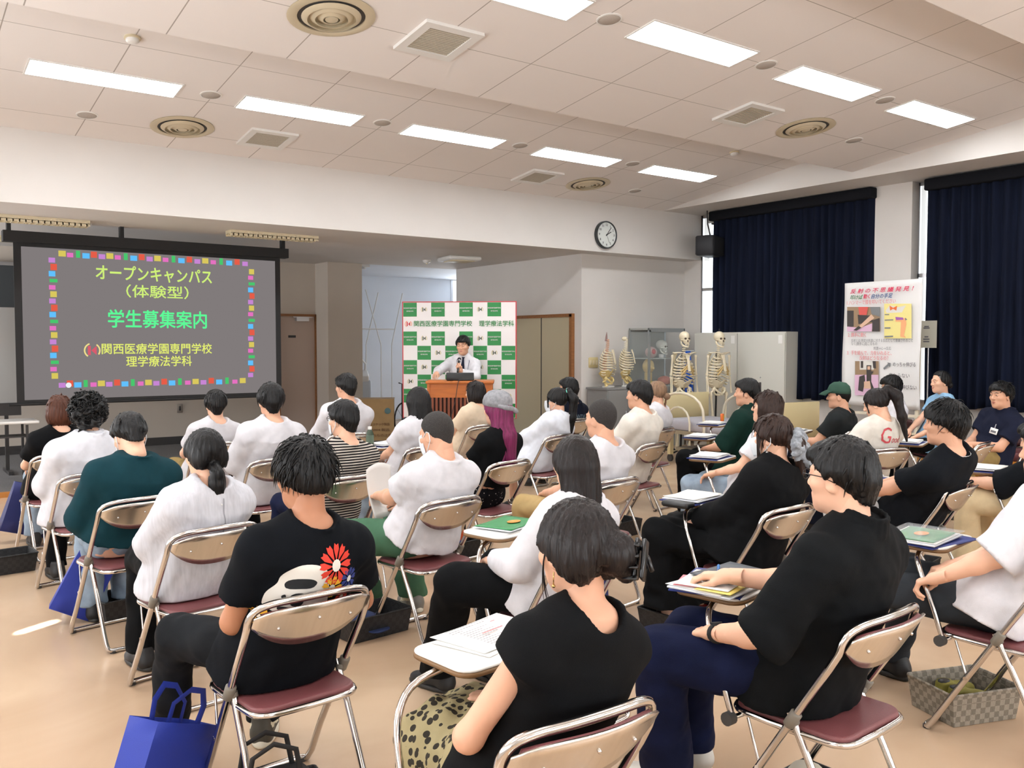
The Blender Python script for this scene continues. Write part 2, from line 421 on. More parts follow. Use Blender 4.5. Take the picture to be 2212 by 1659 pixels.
M_VENT = mat('aged_vent_metal', rgb(196, 184, 158), 0.5)
M_VENTDARK = mat('vent_dark_metal', rgb(72, 70, 68), 0.7)  # dark backing disc behind the vent cones
M_MESHG = mat('vent_filter', rgb(186, 178, 162), 0.8, noise=0.2, nscale=300)
def round_vent(label, x, y):
    t = ceiling_thing('round_vent', label, 'vent', x, y, 'round air diffusers')
    MB().lathe([(.0, .03), (.27, .03), (.27, -.002), (.0, .0)], 32).build('backing', M_VENTDARK, t)
    MB().lathe([(.30, .0), (.305, -.008), (.26, -.02), (.235, -.012), (.235, -.001)], 40).build('flange', M_VENT, t)
    for r in (.195, .14, .085):
        MB().lathe([(r, -.004), (r+.012, -.012), (r-.018, -.034), (r-.028, -.034), (r-.012, -.008)], 36).build('cone', M_VENT, t)
    MB().lathe([(.0, -.036), (.045, -.032), (.05, -.01), (0, -.008)], 24).build('hub', M_VENT, t)
round_vent('large round air diffuser in the ceiling at the top edge', 2.70, 5.78)
round_vent('round air diffuser on the left above the screen', 2.66, 9.18)
round_vent('round air diffuser beside a square grille near the right windows', 8.10, 5.76)
round_vent('smallest round air diffuser above the wall clock', 8.03, 9.15)
def square_vent(label, x, y):
    t = ceiling_thing('square_vent', label, 'vent', x, y, 'square return grilles')
    f = MB()
    for a in (-1, 1):
        f.box((a*.215, 0, -.012), (.07, .5, .024)); f.box((0, a*.215, -.012), (.36, .07, .024))
    f.build('frame', M_WHITE, t, smooth=False)
    g = MB()
    for i in range(15): g.box((0, -.17+i*.0243, -.012), (.36, .012, .01))
    g.build('grille', M_MESHG, t, smooth=False)
    MB().box((0, 0, .0), (.37, .37, .008)).build('backing', M_MESHG, t, smooth=False)
square_vent('large square return grille beside the largest round diffuser', 3.56, 5.76)
square_vent('square return grille right of the left round diffuser', 3.53, 9.16)
square_vent('square return grille between the light rows on the right', 7.16, 5.76)
square_vent('square return grille nearest the clock', 7.15, 9.14)
M_SPK = mat('speaker_cover', rgb(176, 168, 160), 0.7, noise=0.1, nscale=200)
def ceiling_disc(label, x, y, name='ceiling_speaker', cat='ceiling speaker', r=.085):
    t = ceiling_thing(name, label, cat, x, y, 'small round ceiling fittings')
    MB().lathe([(r+.012, 0), (r+.012, -.006), (r, -.008), (r, 0)], 24).build('ring', M_WHITE, t)
    MB().lathe([(r, -.002), (r*.95, -.007), (0, -.007), (0, -.001)], 24).build('cover', M_SPK, t)
for lab, x, y in (('between first and second lights of the front row', 2.66, 8.28), ('between second and third lights of the front row', 4.42, 8.26), ('between third and fourth lights of the front row', 6.20, 8.25), ('between fourth and fifth lights of the front row', 7.98, 8.23),
                  ('between first and second lights of the near row', 4.51, 4.91), ('between second and third lights of the near row', 6.32, 4.90), ('between third and fourth lights of the near row', 8.16, 4.90), ('below the far left light', 1.79, 9.22), ('near the front beam above the window corner', 8.92, 9.15), ('below the last light of the near row', 9.02, 5.78)):
    ceiling_disc('small round grey ceiling cover '+lab, x, y)
def smoke(label, x, y):
    t = ceiling_thing('smoke_detector', label, 'smoke detector', x, y, 'smoke detectors')
    MB().lathe([(.06, 0), (.062, -.014), (.05, -.018)], 24).build('base', M_CREAM, t)
    MB().lathe([(.05, -.016), (.048, -.034), (.03, -.046), (0, -.047)], 24).build('sensor_head', M_WHITE, t)
smoke('smoke detector above the far left light', 1.78, 7.43)
smoke('smoke detector at the ceiling step near the right windows', 8.89, 7.36)

# alcove lights (off): shallow louvred battens, a square unit and a dome
def batten(label, px0, py0, px1, py1):
    a = at(px0, py0, Z=2.95); b = at(px1, py1, Z=2.95); c = (a+b)/2; L = abs(b.x-a.x)
    t = thing('louvred_batten_light', label, 'light', (c.x, c.y, 2.98), 0, 'unlit louvred batten lights')
    f = MB().box((0, 0, -.02), (L, .2, .04)); f.build('housing', M_CREAM, t, smooth=False)
    l = MB()
    for i in range(int(L/.06)): l.box((-L/2+.03+i*.06, 0, -.05), (.012, .2, .03))
    for s in (-1, 0, 1): l.box((0, s*.095, -.05), (L, .01, .03))
    l.build('louvre', M_CREAM, t, smooth=False)
batten('unlit cream batten light at upper left of alcove ceiling', -70, 470, 198, 481)
batten('unlit louvred batten light right of the screen roller', 382, 538, 578, 549)
batten('unlit cream batten light nearest the front beam', 486, 505, 690, 515)
batten('unlit cream batten light above screen left corner', -90, 512, 134, 521)
t = thing('ceiling_unit', 'flat square white unit on the alcove ceiling above the speaker', 'ceiling unit', at(992, 556, Z=2.98), radians(-10))
MB().rbox((0, 0, -.03), (.55, .55, .06), .04).build('body', M_WHITE, t); MB().rbox((0, 0, -.065), (.4, .4, .012), .04).build('panel', M_CREAM, t)
t = thing('dome_detector', 'small dome detector on the alcove ceiling', 'smoke detector', at(922, 562, Z=2.98))
MB().lathe([(.07, 0), (.065, -.03), (.03, -.05), (0, -.052)], 20).build('base', M_WHITE, t); MB().ball((0, 0, -.05), .02, 10).build('lens', M_CREAM, t)
t = thing('passage_light', 'slim light fitting on the passage ceiling', 'light', (7.35, 15.0, 3.05))
MB().box((0, 0, -.025), (.16, 1.2, .05)).build('housing', M_WHITE, t, smooth=False)
MB().tube([(0, -.58, -.07), (0, .58, -.07)], .018, 10).build('tube', M_WHITE, t)

# ------------------------------------------------------------------ doors
M_DOOR = mat('pink_beige_door', rgb(186, 166, 152), 0.5)
d1 = MB().span((DX0, 14.21, .05), (DX1, 14.25, 2.08)).build('door_1', M_DOOR, smooth=False); struct(d1)
f = MB().span((DX0-.05, 14.17, .05), (DX0, 14.3, 2.12)).span((DX1, 14.17, .05), (DX1+.03, 14.3, 2.12)).span((DX0-.05, 14.17, 2.08), (DX1+.03, 14.3, 2.12)).build('door_frame', M_WOODTRIM, d1, smooth=False)
MB().span((5.92, 14.13, 2.0), (6.14, 14.21, 2.06)).span((5.86, 14.12, 2.06), (6.2, 14.14, 2.075)).build('door_closer', M_ALU, d1, smooth=False)
MB().span((5.8, 14.2, 1.72), (5.93, 14.212, 1.76)).build('door_plate', M_DARKTRIM, d1, smooth=False)
M_FOLD = mat('beige_folding_door', rgb(186, 174, 146), 0.55)
d2 = MB().span((8.79, 10.42, .03), (8.83, 11.12, 2.03)).span((8.79, 11.15, .03), (8.83, 11.9, 2.03)).build('door_2', M_FOLD, smooth=False); struct(d2)
MB().span((8.77, 10.36, 0), (8.83, 10.42, 2.07)).span((8.77, 11.9, 0), (8.83, 11.96, 2.07)).span((8.77, 10.36, 2.03), (8.83, 11.96, 2.08)).build('door_frame', M_WOODTRIM, d2, smooth=False)
MB().span((8.795, 11.12, .03), (8.83, 11.15, 2.03)).build('door_gap', M_DARKTRIM, d2, smooth=False)
for k, (lab, px) in enumerate((('wide beige switch plate on the white wall by the corner', 1281), ('narrow beige switch plate behind the spine models', 1306))):
    p = at(px, 783, Y=10.2); w = (.19, .09)[k]
    t = thing('switch_plate', lab, 'switch', (p.x, 10.2, p.z), 0, 'wall switch plates')
    MB().rbox((0, -.006, 0), (w, .16, .012), .015, RX(pi/2)).build('plate', mat('ivory_plastic', rgb(206, 190, 142), .5), t)
    for i in range(3 if k == 0 else 1): MB().rbox((-(w*.3)+i*w*.3 if k == 0 else 0, -.014, 0), (w*.2, .07, .008), .006, RX(pi/2)).build('rocker', M_CREAM, t)

# ------------------------------------------------------------------ curtains
def curtain_mat(name):
    m = mat(name, rgb(15, 21, 38), 0.9, spec=0.15, noise=0.3, nscale=3, stretch=(1, 6, .4)); return m
M_CURT = curtain_mat('navy_blackout_cloth')
M_VAL = mat('dark_valance_cloth', rgb(22, 23, 28), 0.9, spec=.15)
def curtain(label, ya, yb, z0, z1, folds, seed):
    rnd = random.Random(seed); ph = [rnd.uniform(0, 6.28) for _ in range(6)]
    t = thing('curtain', label, 'curtain', (10.93, (ya+yb)/2, z0), 0, 'navy blackout curtains')
    L = yb-ya
    def fn(u, v):
        y = -L/2+u*L
        amp = .028+.022*(1-v)
        x = amp*sin(2*pi*folds*u+1.6*sin(3*u*2*pi+ph[0])+.5*sin(v*2+ph[1]))+.012*sin(2*pi*folds*2.3*u+ph[2])*(1.2-v)
        return (x, y+.02*sin(v*3+u*20+ph[3])*(1-v), v*(z1-z0)+(.012*sin(2*pi*folds*u*.5+ph[4]) if v == 0 else 0))
    MB().grid(fn, int(folds*12), 26).build('cloth_panel', M_CURT, t, angle=180, solid=.006)
    MB().rbox((-.02, 0, z1-z0-.07), (.2, L, .14), .03).build('valance', M_VAL, t)
curtain('navy blackout curtain left of the pillar, above the grey lockers', 6.665, 9.46, .82, 3.69, 20, 3)
curtain('navy blackout curtain right of the pillar, behind the seated staff', 2.65, 5.95, .82, 3.68, 24, 9)
# ================================================================== FRONT OF THE ROOM
PXI = (Vector((1, 0, 0)), Vector((0, 0, 1)))
def glow(name, r, g, b, k=.9): return emit('slide_'+name, rgb(r, g, b), k)
# ---- projection screen
SY = 11.1
scr = thing('projection_screen', 'pulled-down projection screen showing a grey slide with coloured squares', 'screen', (2.9, SY, .95))
SO = Vector((2.9, SY, .95))
def sp(px, py, off=0.0):
    p = at(px, py, Y=SY)-SO; return Vector((p.x, -off, p.z))
M_BLK = mat('black_screen_edge', rgb(18, 18, 20), 0.7)
a, b, c, d = sp(36, 524), sp(606, 556), sp(606, 852), sp(36, 874)
x0, x1 = -1.52, 1.53; z0, z1 = .0, 1.80
MB().span((x0, 0, z0+.0), (x1, .012, z1)).build('screen_fabric', M_BLK, scr, smooth=False)
MB().span((x0-.1, -.05, z1-.02), (x1+.1, .09, z1+.10)).build('roller_case', M_BLK, scr, smooth=False)
for bx_ in (x0-.04, -.4, x1+.04): MB().span((bx_-.02, -.03, z1+.09), (bx_+.02, .06, 2.98-.95)).build('bracket', M_BLK, scr, smooth=False)
MB().tube([(x0-.08, .0, -.012), (x1+.03, .0, -.012)], .016, 8).build('bottom_bar', M_BLK, scr)
sx0, sx1, sz0, sz1 = -1.445, 1.46, .035, 1.735
MB().span((sx0, -.004, sz0), (sx1, .0, sz1)).build('slide', glow('grey', 127, 121, 121), scr, smooth=False)
GC = dict(y=(214, 196, 92), p=(226, 112, 190), g=(72, 196, 108), b=(96, 190, 250), r=(226, 92, 72), v=(196, 132, 208))
gm = [glow('sq_'+k, *v) for k, v in GC.items()]; gi = {k: i for i, k in enumerate(GC)}
def squares(p0, p1, pat, n, vert):
    bd = MB()
    for i in range(n):
        t = i/(n-1); k = pat[i % len(pat)]
        q = sp(p0[0]+(p1[0]-p0[0])*t, p0[1]+(p1[1]-p0[1])*t, .006)
        w, h = {'y': (.075, .065), 'p': (.065, .05), 'g': (.042, .08), 'b': (.075, .06), 'r': (.065, .07), 'v': (.07, .055)}[k]
        if vert: w, h = {'g': (.08, .038)}.get(k, (min(w, .066), h))
        o = {'r': .012, 'g': .008, 'y': .006}.get(k, -.006)
        bd.box((q.x+(o if vert else 0), -.006, q.z+(0 if vert else o)), (w, .002, h), mi=gi[k])
    bd.build('slide_border', gm, scr, smooth=False)
squares((134, 549), (529, 569), 'ypgbrv', 24, False)
squares((113, 562), (117, 812), 'vrbgpy', 18, True)
squares((542, 587), (542, 810), 'ypgbrv', 18, True)
squares((134, 831), (524, 823), 'vrbgpy', 24, False)
lm = frame((0, -.006, 0), (1, 0, 0), (0, 0, 1))
def slide_text(mb, s, pl, pr, py, size, mi, bold=.018):
    A, B = sp(pl, py), sp(pr, py)
    q = sp((pl+pr)/2, py)
    text_into(mb, s, size, (q.x, q.z), lm, bold, 'CENTER', width=B.x-A.x, mi=mi)
GL = dict(l=glow('lime', 206, 238, 120), g=glow('green', 92, 246, 150), y=glow('yellow', 228, 238, 112))
for line, pl, pr, py, sz_, c_, bo in (('オープンキャンパス', 212, 461, 596, .19, 'l', .03), ('（体験型）', 274, 408, 633, .16, 'l', .022), ('学生募集案内', 237, 449, 693, .225, 'g', .028), ('関西医療学園専門学校', 224, 461, 755, .135, 'y', .02), ('理学療法学科', 274, 415, 782, .135, 'y', .02)):
    tx = MB(); slide_text(tx, line, pl, pr, py, sz_, 0, bo); tx.build('slide_lettering', GL[c_], scr, smooth=False)
def kmark(mb, M, r, mb_i=0, arc_i=1):
    """round emblem: upright bar, fan of two blades, arcs either side"""
    def P(pts, mi): mb.add([M @ Vector((x*r, y*r, 0)) for x, y in pts], [tuple(range(len(pts)))], mi)
    P([(-.55, -.62), (-.18, -.62), (-.18, .62), (-.55, .62)], mb_i)
    P([(-.12, 0), (.55, -.62), (.55, .62)], mb_i)
    for s, a0, a1 in ((-1, 110, 235), (1, -35, 55)):
        ri, ro = .86, 1.05
        ps = [(ro*cos(radians(a0+(a1-a0)*i/10)), ro*sin(radians(a0+(a1-a0)*i/10))) for i in range(11)]
        ps2 = [(ri*cos(radians(a0+(a1-a0)*i/10)), ri*sin(radians(a0+(a1-a0)*i/10))) for i in range(11)]
        for i in range(10): P([ps2[i], ps[i], ps[i+1], ps2[i+1]], arc_i)
q = sp(199, 757)
km = MB(); kmark(km, frame((q.x, -.007, q.z), (1, 0, 0), (0, 0, 1)), .085); km.build('slide_emblem', [glow('rose', 214, 92, 108), glow('cream', 238, 220, 140)], scr, smooth=False)
MB().cyl((sp(148, 832).x, -.008, sp(148, 832).z), .03, .002, 20, RX(pi/2)).build('slide_pointer_icon', glow('white', 236, 240, 244), scr)

# ---- boards at the left of the alcove, table, back wall outlet
t = thing('chalkboard', 'dark chalkboard behind the left edge of the screen', 'board', (.3, 14.1, 1.5))
MB().span((-2.0, -.03, -.35), (2.2, .05, 1.2)).build('board', mat('board_slate', rgb(58, 62, 64), .6), t, smooth=False)
MB().span((-2.05, -.05, -.40), (2.25, .05, -.35)).span((-2.05, -.05, 1.2), (2.25, .05, 1.25)).build('frame', M_ALU, t, smooth=False)
t = thing('rolling_whiteboard', 'whiteboard standing left of the screen with a dark ledge', 'board', (.55, 12.2, .05))
MB().span((-1.6, -.015, .85), (1.0, .015, 2.0)).build('board', mat('grey_whiteboard', rgb(176, 176, 174), .35), t, smooth=False)
MB().span((-1.6, -.08, .70), (1.0, .02, .85)).build('ledge', M_DARKTRIM, t, smooth=False)
for x in (-1.4, .85):
    MB().span((x-.02, -.02, .0), (x+.02, .02, .85)).build('leg', M_DARKTRIM, t, smooth=False)
    MB().span((x-.02, -.28, .0), (x+.02, .28, .04)).build('foot', M_DARKTRIM, t, smooth=False)
p = at(80, 907, Z=.74)
t = thing('folding_table', 'white-topped folding table at the left below the screen', 'table', (p.x-.92, p.y-.1, .05))
MB().rbox((0, 0, .69), (1.8, .45, .03), .015).build('table_top', M_WHITE, t)
for s in (-1, 1):
    MB().tube([(s*.78, -.18, .0), (s*.78, -.18, .66)], .014).tube([(s*.78, .18, .0), (s*.78, .18, .66)], .014).tube([(s*.78, -.2, .05), (s*.78, .2, .05)], .014).build('leg', M_DARKTRIM, t)
MB().span((-.8, -.15, .52), (.8, .15, .535)).build('shelf', M_DARKTRIM, t, smooth=False)
t = thing('wall_outlet', 'small outlet plate on the alcove wall under the screen', 'outlet', (at(388, 882, Y=14.2).x, 14.2, at(388, 882, Y=14.2).z))
MB().rbox((0, -.006, 0), (.09, .14, .012), .01, RX(pi/2)).build('plate', mat('grey_plate', rgb(150, 142, 134), .5), t)
MB().rbox((0, -.014, 0), (.03, .07, .008), .006, RX(pi/2)).build('socket', M_DARKTRIM, t)

# ---- banner board
BL, BR = Vector((5.86, 10.40, 0)), Vector((6.99, 9.40, 0))
bdir = (BR-BL).normalized(); BW = (BR-BL).length; BC = (BL+BR)/2
ban = thing('banner_board', 'green and white checked banner board standing behind the speaker', 'banner', (BC.x, BC.y, 0), atan2(bdir.y, bdir.x))
BZ0, BZ1 = .63, 2.165; BH = BZ1-BZ0
M_BW = mat('banner_white', rgb(228, 222, 220), .55); M_BG = mat('banner_green', rgb(34, 128, 62), .5); M_BRED = mat('banner_red', rgb(190, 52, 60), .5)
MB().span((-BW/2, -.01, BZ0), (BW/2, .02, BZ1)).build('panel', M_BW, ban, smooth=False)
ed = MB(); e = .012
ed.span((-BW/2-e, -.014, BZ0-e), (-BW/2, .022, BZ1+e)).span((BW/2, -.014, BZ0-e), (BW/2+e, .022, BZ1+e)).span((-BW/2, -.014, BZ1), (BW/2, .022, BZ1+e)); ed.build('red_edge', M_BRED, ban, smooth=False)
for s in (-.62, .62, .68): MB().tube([(s, .03, 0), (s, .03, BZ1-.05)], .011).build('pole', M_DARKTRIM, ban)
cw, ch = BW/8, BH/8
gq, lt, kk = MB(), MB(), MB()
small = MB(); text_into(small, '関西医療学園専門学校', .019, (0, .018), None, .01, 'CENTER', width=cw*.9); text_into(small, '理学療法学科', .017, (0, -.022), None, .01, 'CENTER', width=cw*.5)
for r in range(8):
    if r == 1: continue
    for cc in range(8):
        x = -BW/2+cw*(cc+.5); z = BZ1-ch*(r+.5)
        green = (cc % 2 == 0) if (r == 0 or r % 2 == 0) else (cc % 2 == 1)
        M = frame((x, -.0135, z), (1, 0, 0), (0, 0, 1))
        if green:
            gq.box((x, -.011, z), (cw*.965, .003, ch*.965))
            lt.add([M @ Vector(v) for v in small.v], small.f)
        elif ((cc-1)//2+r+(1 if r == 3 else 0)) % 2 == 0 or (r, cc) in ((6, 7),): kmark(kk, frame((x, -.0125, z), (1, 0, 0), (0, 0, 1)), cw*.2)
gq.build('green_squares', M_BG, ban, smooth=False)
lt.build('small_lettering', M_BW, ban, smooth=False)
kk.build('emblem', [mat('emblem_green', rgb(48, 62, 34), .5), mat('emblem_gold', rgb(190, 176, 110), .5)], ban, smooth=False)
hd = MB(); M = frame((0, -.0125, BZ1-ch*1.5), (1, 0, 0), (0, 0, 1))
text_into(hd, '関西医療学園専門学校', .082, (-BW/2+cw*.78, 0), M, .018, 'LEFT', width=cw*4.15)
text_into(hd, '理学療法学科', .082, (BW/2-cw*.12, 0), M, .018, 'RIGHT', width=cw*2.45)
hd.build('header_lettering', M_BG, ban, smooth=False)
kr = MB(); kmark(kr, frame((-BW/2+cw*.38, -.0125, BZ1-ch*1.5), (1, 0, 0), (0, 0, 1)), cw*.24); kr.build('header_emblem', [M_BRED, mat('emblem_orange', rgb(226, 150, 110), .5)], ban, smooth=False)

# ---- lectern and laptop
M_LECT = mat('orange_brown_wood', rgb(176, 98, 38), .4, noise=.12, nscale=4, stretch=(1, 1, 10))
M_SLAT = mat('red_brown_slats', rgb(122, 62, 36), .5); M_SLATD = mat('slat_gap_wood', rgb(52, 24, 16), .7)
lc = (at(930, 822, Z=1.19)+at(1068, 822, Z=1.19))/2
lec = thing('lectern', 'orange-brown wooden lectern with slatted front before the speaker', 'lectern', (lc.x+.08, lc.y+.16, 0), radians(-36))
LW = .75
MB().span((-LW/2, -.22, 0), (-LW/2+.03, .25, 1.155)).build('side_panel', M_LECT, lec, smooth=False)
MB().span((LW/2-.03, -.22, 0), (LW/2, .25, 1.155)).build('side_panel', M_LECT, lec, smooth=False)
MB().span((-LW/2+.03, -.21, .995), (LW/2-.03, -.18, 1.155)).build('front_panel', M_LECT, lec, smooth=False)
MB().span((-LW/2+.03, -.19, .06), (LW/2-.03, -.16, .995)).build('back_board', M_SLATD, lec, smooth=False)
s = MB()
for i in range(15): s.span((-LW/2+.05+i*.0465, -.215, .06), (-LW/2+.075+i*.0465, -.19, .995))
s.build('slatted_front', M_SLAT, lec, smooth=False)
MB().rbox((0, .02, 1.17), (LW+.03, .52, .03), .01).build('top', M_LECT, lec)
MB().span((-LW/2, -.22, 0), (LW/2, .25, .06)).build('plinth', M_LECT, lec, smooth=False)
R36 = RZ(radians(-36))
lp = Vector((lc.x+.08, lc.y+.16, 0))+R36 @ Vector((-.0, -.02, 0))
lap = thing('laptop', 'open black laptop on the lectern seen from behind', 'laptop', (lp.x, lp.y, 1.185), radians(-36))
M_LAP = mat('black_laptop', rgb(16, 16, 18), .4)
MB().rbox((0, .0, .01), (.31, .22, .018), .01).build('base', M_LAP, lap)
MB().rbox((0, -.125, .05), (.32, .09, .01), .01, RX(radians(78))).build('screen_lid', M_LAP, lap)
cb_ = thing('cable', 'thin black cable hanging down the lectern front', 'cable', (lp.x, lp.y, 0), radians(-36))
MB().tube([(.0, -.15, 1.195), (-.01, -.23, 1.192), (-.02, -.262, 1.15), (-.05, -.262, .95), (-.12, -.265, .7), (-.15, -.28, .3), (-.16, -.35, .012)], .004, 6).build('cord', M_LAP, cb_)
MB().rbox((.0, -.15, 1.195), (.03, .02, .01), .004).build('plug', M_LAP, cb_)

# ---- clock
p = at(1306, 508, Y=9.84); CR = .205
clk = thing('wall_clock', 'round white wall clock with black numerals on the front beam', 'clock', (p.x, 9.84, p.z))
Mc = RX(pi/2)
MB().lathe([(CR, 0), (CR, .05), (CR-.008, .062), (CR-.02, .055), (CR-.02, 0)], 48, Mc).build('rim', mat('clock_rim', rgb(70, 74, 76), .3, .6), clk)
MB().lathe([(CR-.018, .0), (CR-.018, .044), (0, .045)], 48, Mc).build('dial', mat('clock_dial', rgb(222, 226, 222), .5), clk)
nm = MB()
for h in range(1, 13):
    a = radians(90-30*h); text_into(nm, str(h), .048, (.145*cos(a), .145*sin(a)), frame((0, -.046, 0), (1, 0, 0), (0, 0, 1)), .01, 'CENTER')
for i in range(60):
    a = radians(6*i); L = .012 if i % 5 == 0 else .005
    nm.box((.177*sin(a), -.0465, .177*cos(a)), (.003, .001, L), RY(a))
nm.build('numerals', M_LAP, clk, smooth=False)
def hand(nm_, ang, L, w):
    a = radians(ang); MB().box((sin(a)*(L/2-.02), -.05, cos(a)*(L/2-.02)), (w, .002, L), RY(a)).build(nm_, M_LAP, clk, smooth=False)
hand('hour_hand', 61, .12, .012); hand('minute_hand', 38, .165, .009); hand('second_hand', 155, .15, .003)
MB().cyl((0, -.052, 0), .01, .006, 12, RX(pi/2)).build('hub', M_LAP, clk)

# ---- loudspeaker bracketed in the window corner
spk = thing('wall_loudspeaker', 'black loudspeaker bracketed high in the corner by the window', 'loudspeaker', (10.72, 9.32, 2.98), radians(20))
MB().rbox((0, 0, .15), (.55, .30, .30), .04).build('cabinet', mat('black_speaker', rgb(30, 31, 36), .6), spk)
MB().rbox((0, -.152, .15), (.5, .006, .26), .003).build('grille', mat('speaker_grille', rgb(20, 21, 25), .8), spk)
MB().tube([(0, .0, .3), (0, .05, .5), (.05, .08, .72)], .012).build('bracket', M_DARKTRIM, spk)
cam2 = thing('corner_box', 'small white box under the soffit beside the curtain top', 'sensor', at(1541, 470, Z=3.65), 0)
MB().rbox((0, 0, -.02), (.16, .12, .14), .02).build('housing', M_WHITE, cam2); MB().rbox((0, 0, -.1), (.05, .05, .03), .01).build('sensor_eye', M_DARKTRIM, cam2)

# ---- lockers along the window wall
M_LOCK = mat('light_grey_locker', rgb(206, 204, 195), .45)
M_LOCKD = mat('locker_shadow_gap', rgb(110, 110, 108), .6)
def locker(label, y0, y1):
    t = thing('steel_locker', label, 'locker', (10.87, (y0+y1)/2, 0), 0, 'grey steel lockers')
    w = y1-y0
    MB().span((-.2, -w/2, 0), (.2, w/2, 1.79)).build('body', M_LOCK, t, smooth=False)
    dr = MB().span((-.218, -w/2+.008, .06), (-.2, w/2-.008, 1.77)).build('door', M_LOCK, t, smooth=False, bevel=.003)
    MB().rbox((-.222, .0, .98), (.012, .035, .14), .005).build('handle', M_DARKTRIM, dr); MB().ball((-.222, .0, 1.12), .012, 8).build('lock', M_ALU, dr)
    MB().span((-.22, -w/2+.05, 1.62), (-.217, -w/2+.12, 1.74)).build('name_plate', M_WHITE, t, smooth=False)
locker('grey steel locker beside the window corner, behind the skeletons', 8.72, 9.58)
locker('grey steel locker standing nearest the pillar', 7.86, 8.715)

# ---- skeleton models
M_BONE = mat('bone_plastic', rgb(232, 220, 192), .5); M_BONE2 = mat('yellow_bone_plastic', rgb(220, 196, 136), .5); M_CART = mat('cartilage_plastic', rgb(196, 168, 112), .5)
M_POLE = mat('dark_steel_pole', rgb(44, 42, 42), .4, .5)
def arc(p0, p1, p2, n=8):
    p0, p1, p2 = map(Vector, (p0, p1, p2))
    return [(1-t)**2*p0+2*t*(1-t)*p1+t*t*p2 for t in [i/n for i in range(n+1)]]
def bone(mb, a, b, r, k0=1.7, k1=1.7):
    a, b = Vector(a), Vector(b)
    mb.tube([a+(b-a)*t for t in (0, .06, .15, .5, .85, .94, 1)], [r*k0*.7, r*k0, r*1.1, r*.85, r*1.1, r*k1, r*k1*.7], 8)
def ribcage(t, z, s, m):
    rb = MB(); W = [.058, .088, .112, .127, .137, .143, .144, .14, .131, .118]; Dp = [.05, .068, .082, .092, .098, .10, .10, .097, .09, .08]
    for i in range(10):
        zz = z-s*(.005+.030*i); w, d = W[i]*s, Dp[i]*s; end = 168 if i < 7 else (140 if i < 8 else 118)
        for sd in (-1, 1):
            pts = []
            for k in range(13):
                th = radians(8+(end-8)*k/12); q = k/12
                pts.append((sd*w*sin(th), .02*s+d*cos(th)*.95-.012*s, zz-s*(.045+.03*i/9)*sin(q*pi*.62)))
            rb.tube(pts, .0085*s, 6)
    rb.build('rib_cage', m, t)
    st = MB().box((0, -.098*s, z-.12*s), (.034*s, .012*s, .16*s), RX(radians(-12))).box((0, -.072*s, z-.03*s), (.05*s, .012*s, .05*s), RX(radians(-14)))
    st.build('sternum', m, t, bevel=.004)
def spine(t, z0, z1, n, s, m):
    v = MB()
    for i in range(n):
        q = i/(n-1); z = z0+(z1-z0)*q; y = .03*s+.03*s*sin(q*pi*1.6); r = s*(.026-.011*q)
        v.cyl((0, y, z), r, (z1-z0)/n*.68, 10); v.box((0, y+r*1.3, z-.008*s), (.012*s, .05*s, .012*s)); v.box((0, y+r*.7, z), (.08*s*(1-q*.4), .012*s, .01*s))
    v.build('spine', m, t)
def pelvis(t, z, s, m):
    p = MB()
    for sd in (-1, 1):
        def fn(u, v):
            a = -.4+2.3*u; r = s*(.055+.075*v)
            return (sd*(s*.02+r*sin(a)*1.05), s*.03-r*cos(a)*.7+.02*s, z+s*(.02+.12*v*sin(.5+u*2.1)))
        n0 = len(p.v); p.grid(fn, 10, 6)
        p.tube(arc((sd*.075*s, -.0*s, z+.03*s), (sd*.09*s, -.07*s, z-.03*s), (sd*.012*s, -.06*s, z-.055*s)), .014*s, 8)
        p.tube(arc((sd*.08*s, .03*s, z+.0*s), (sd*.085*s, .0*s, z-.10*s), (sd*.014*s, -.055*s, z-.07*s)), .014*s, 8)
        p.ball((sd*.09*s, -.01*s, z), .03*s, 10)
    p.box((0, .06*s, z+.04*s), (.085*s, .03*s, .1*s)).box((0, -.06*s, z-.062*s), (.03*s, .014*s, .035*s))
    o = p.build('pelvis', m, t); md = o.modifiers.new('thick', 'SOLIDIFY'); md.thickness = .008*s
def skull(t, z, m):
    k = MB(); k.ball((0, .0, z+.06), (.072, .09, .078), 20); k.ball((0, -.055, z-.005), (.052, .04, .05), 14)
    k.tube(arc((-.058, .0, z-.01), (-.06, -.02, z-.085), (0, -.088, z-.09)), .013, 8).tube(arc((.058, .0, z-.01), (.06, -.02, z-.085), (0, -.088, z-.09)), .013, 8)
    k.tube(arc((-.066, -.01, z+.01), (-.07, -.06, z+.012), (-.035, -.085, z)), .009, 6).tube(arc((.066, -.01, z+.01), (.07, -.06, z+.012), (.035, -.085, z)), .009, 6)
    k.box((0, -.082, z-.052), (.055, .02, .02))
    sk = k.build('skull', m, t)
    h = MB()
    for sx in (-1, 1): h.ball((sx*.03, -.078, z+.03), (.018, .016, .015), 10)
    h.ball((0, -.092, z-.005), (.01, .008, .016), 8); h.box((0, -.094, z-.052), (.046, .002, .003))
    h.build('socket', mat('socket_dark', rgb(66, 52, 40), .8), sk)
def skel_hand(t, x, y, z, sd, m):
    h = MB(); h.ball((x, y, z), (.024, .012, .02), 8)
    for i in range(5):
        fx = (i-2)*.018; L = (.10, .155, .165, .155, .125)[i]
        spr = 1+.5*(1 if i else 2.2)
        h.tube([(x+fx*.5, y, z-.01), (x+fx*spr, y-.01, z-.07 if i else z-.05), (x+fx*spr*1.25, y-.02, z-L)], [.0075, .006, .0035], 6)
    h.build('hand', m, t)
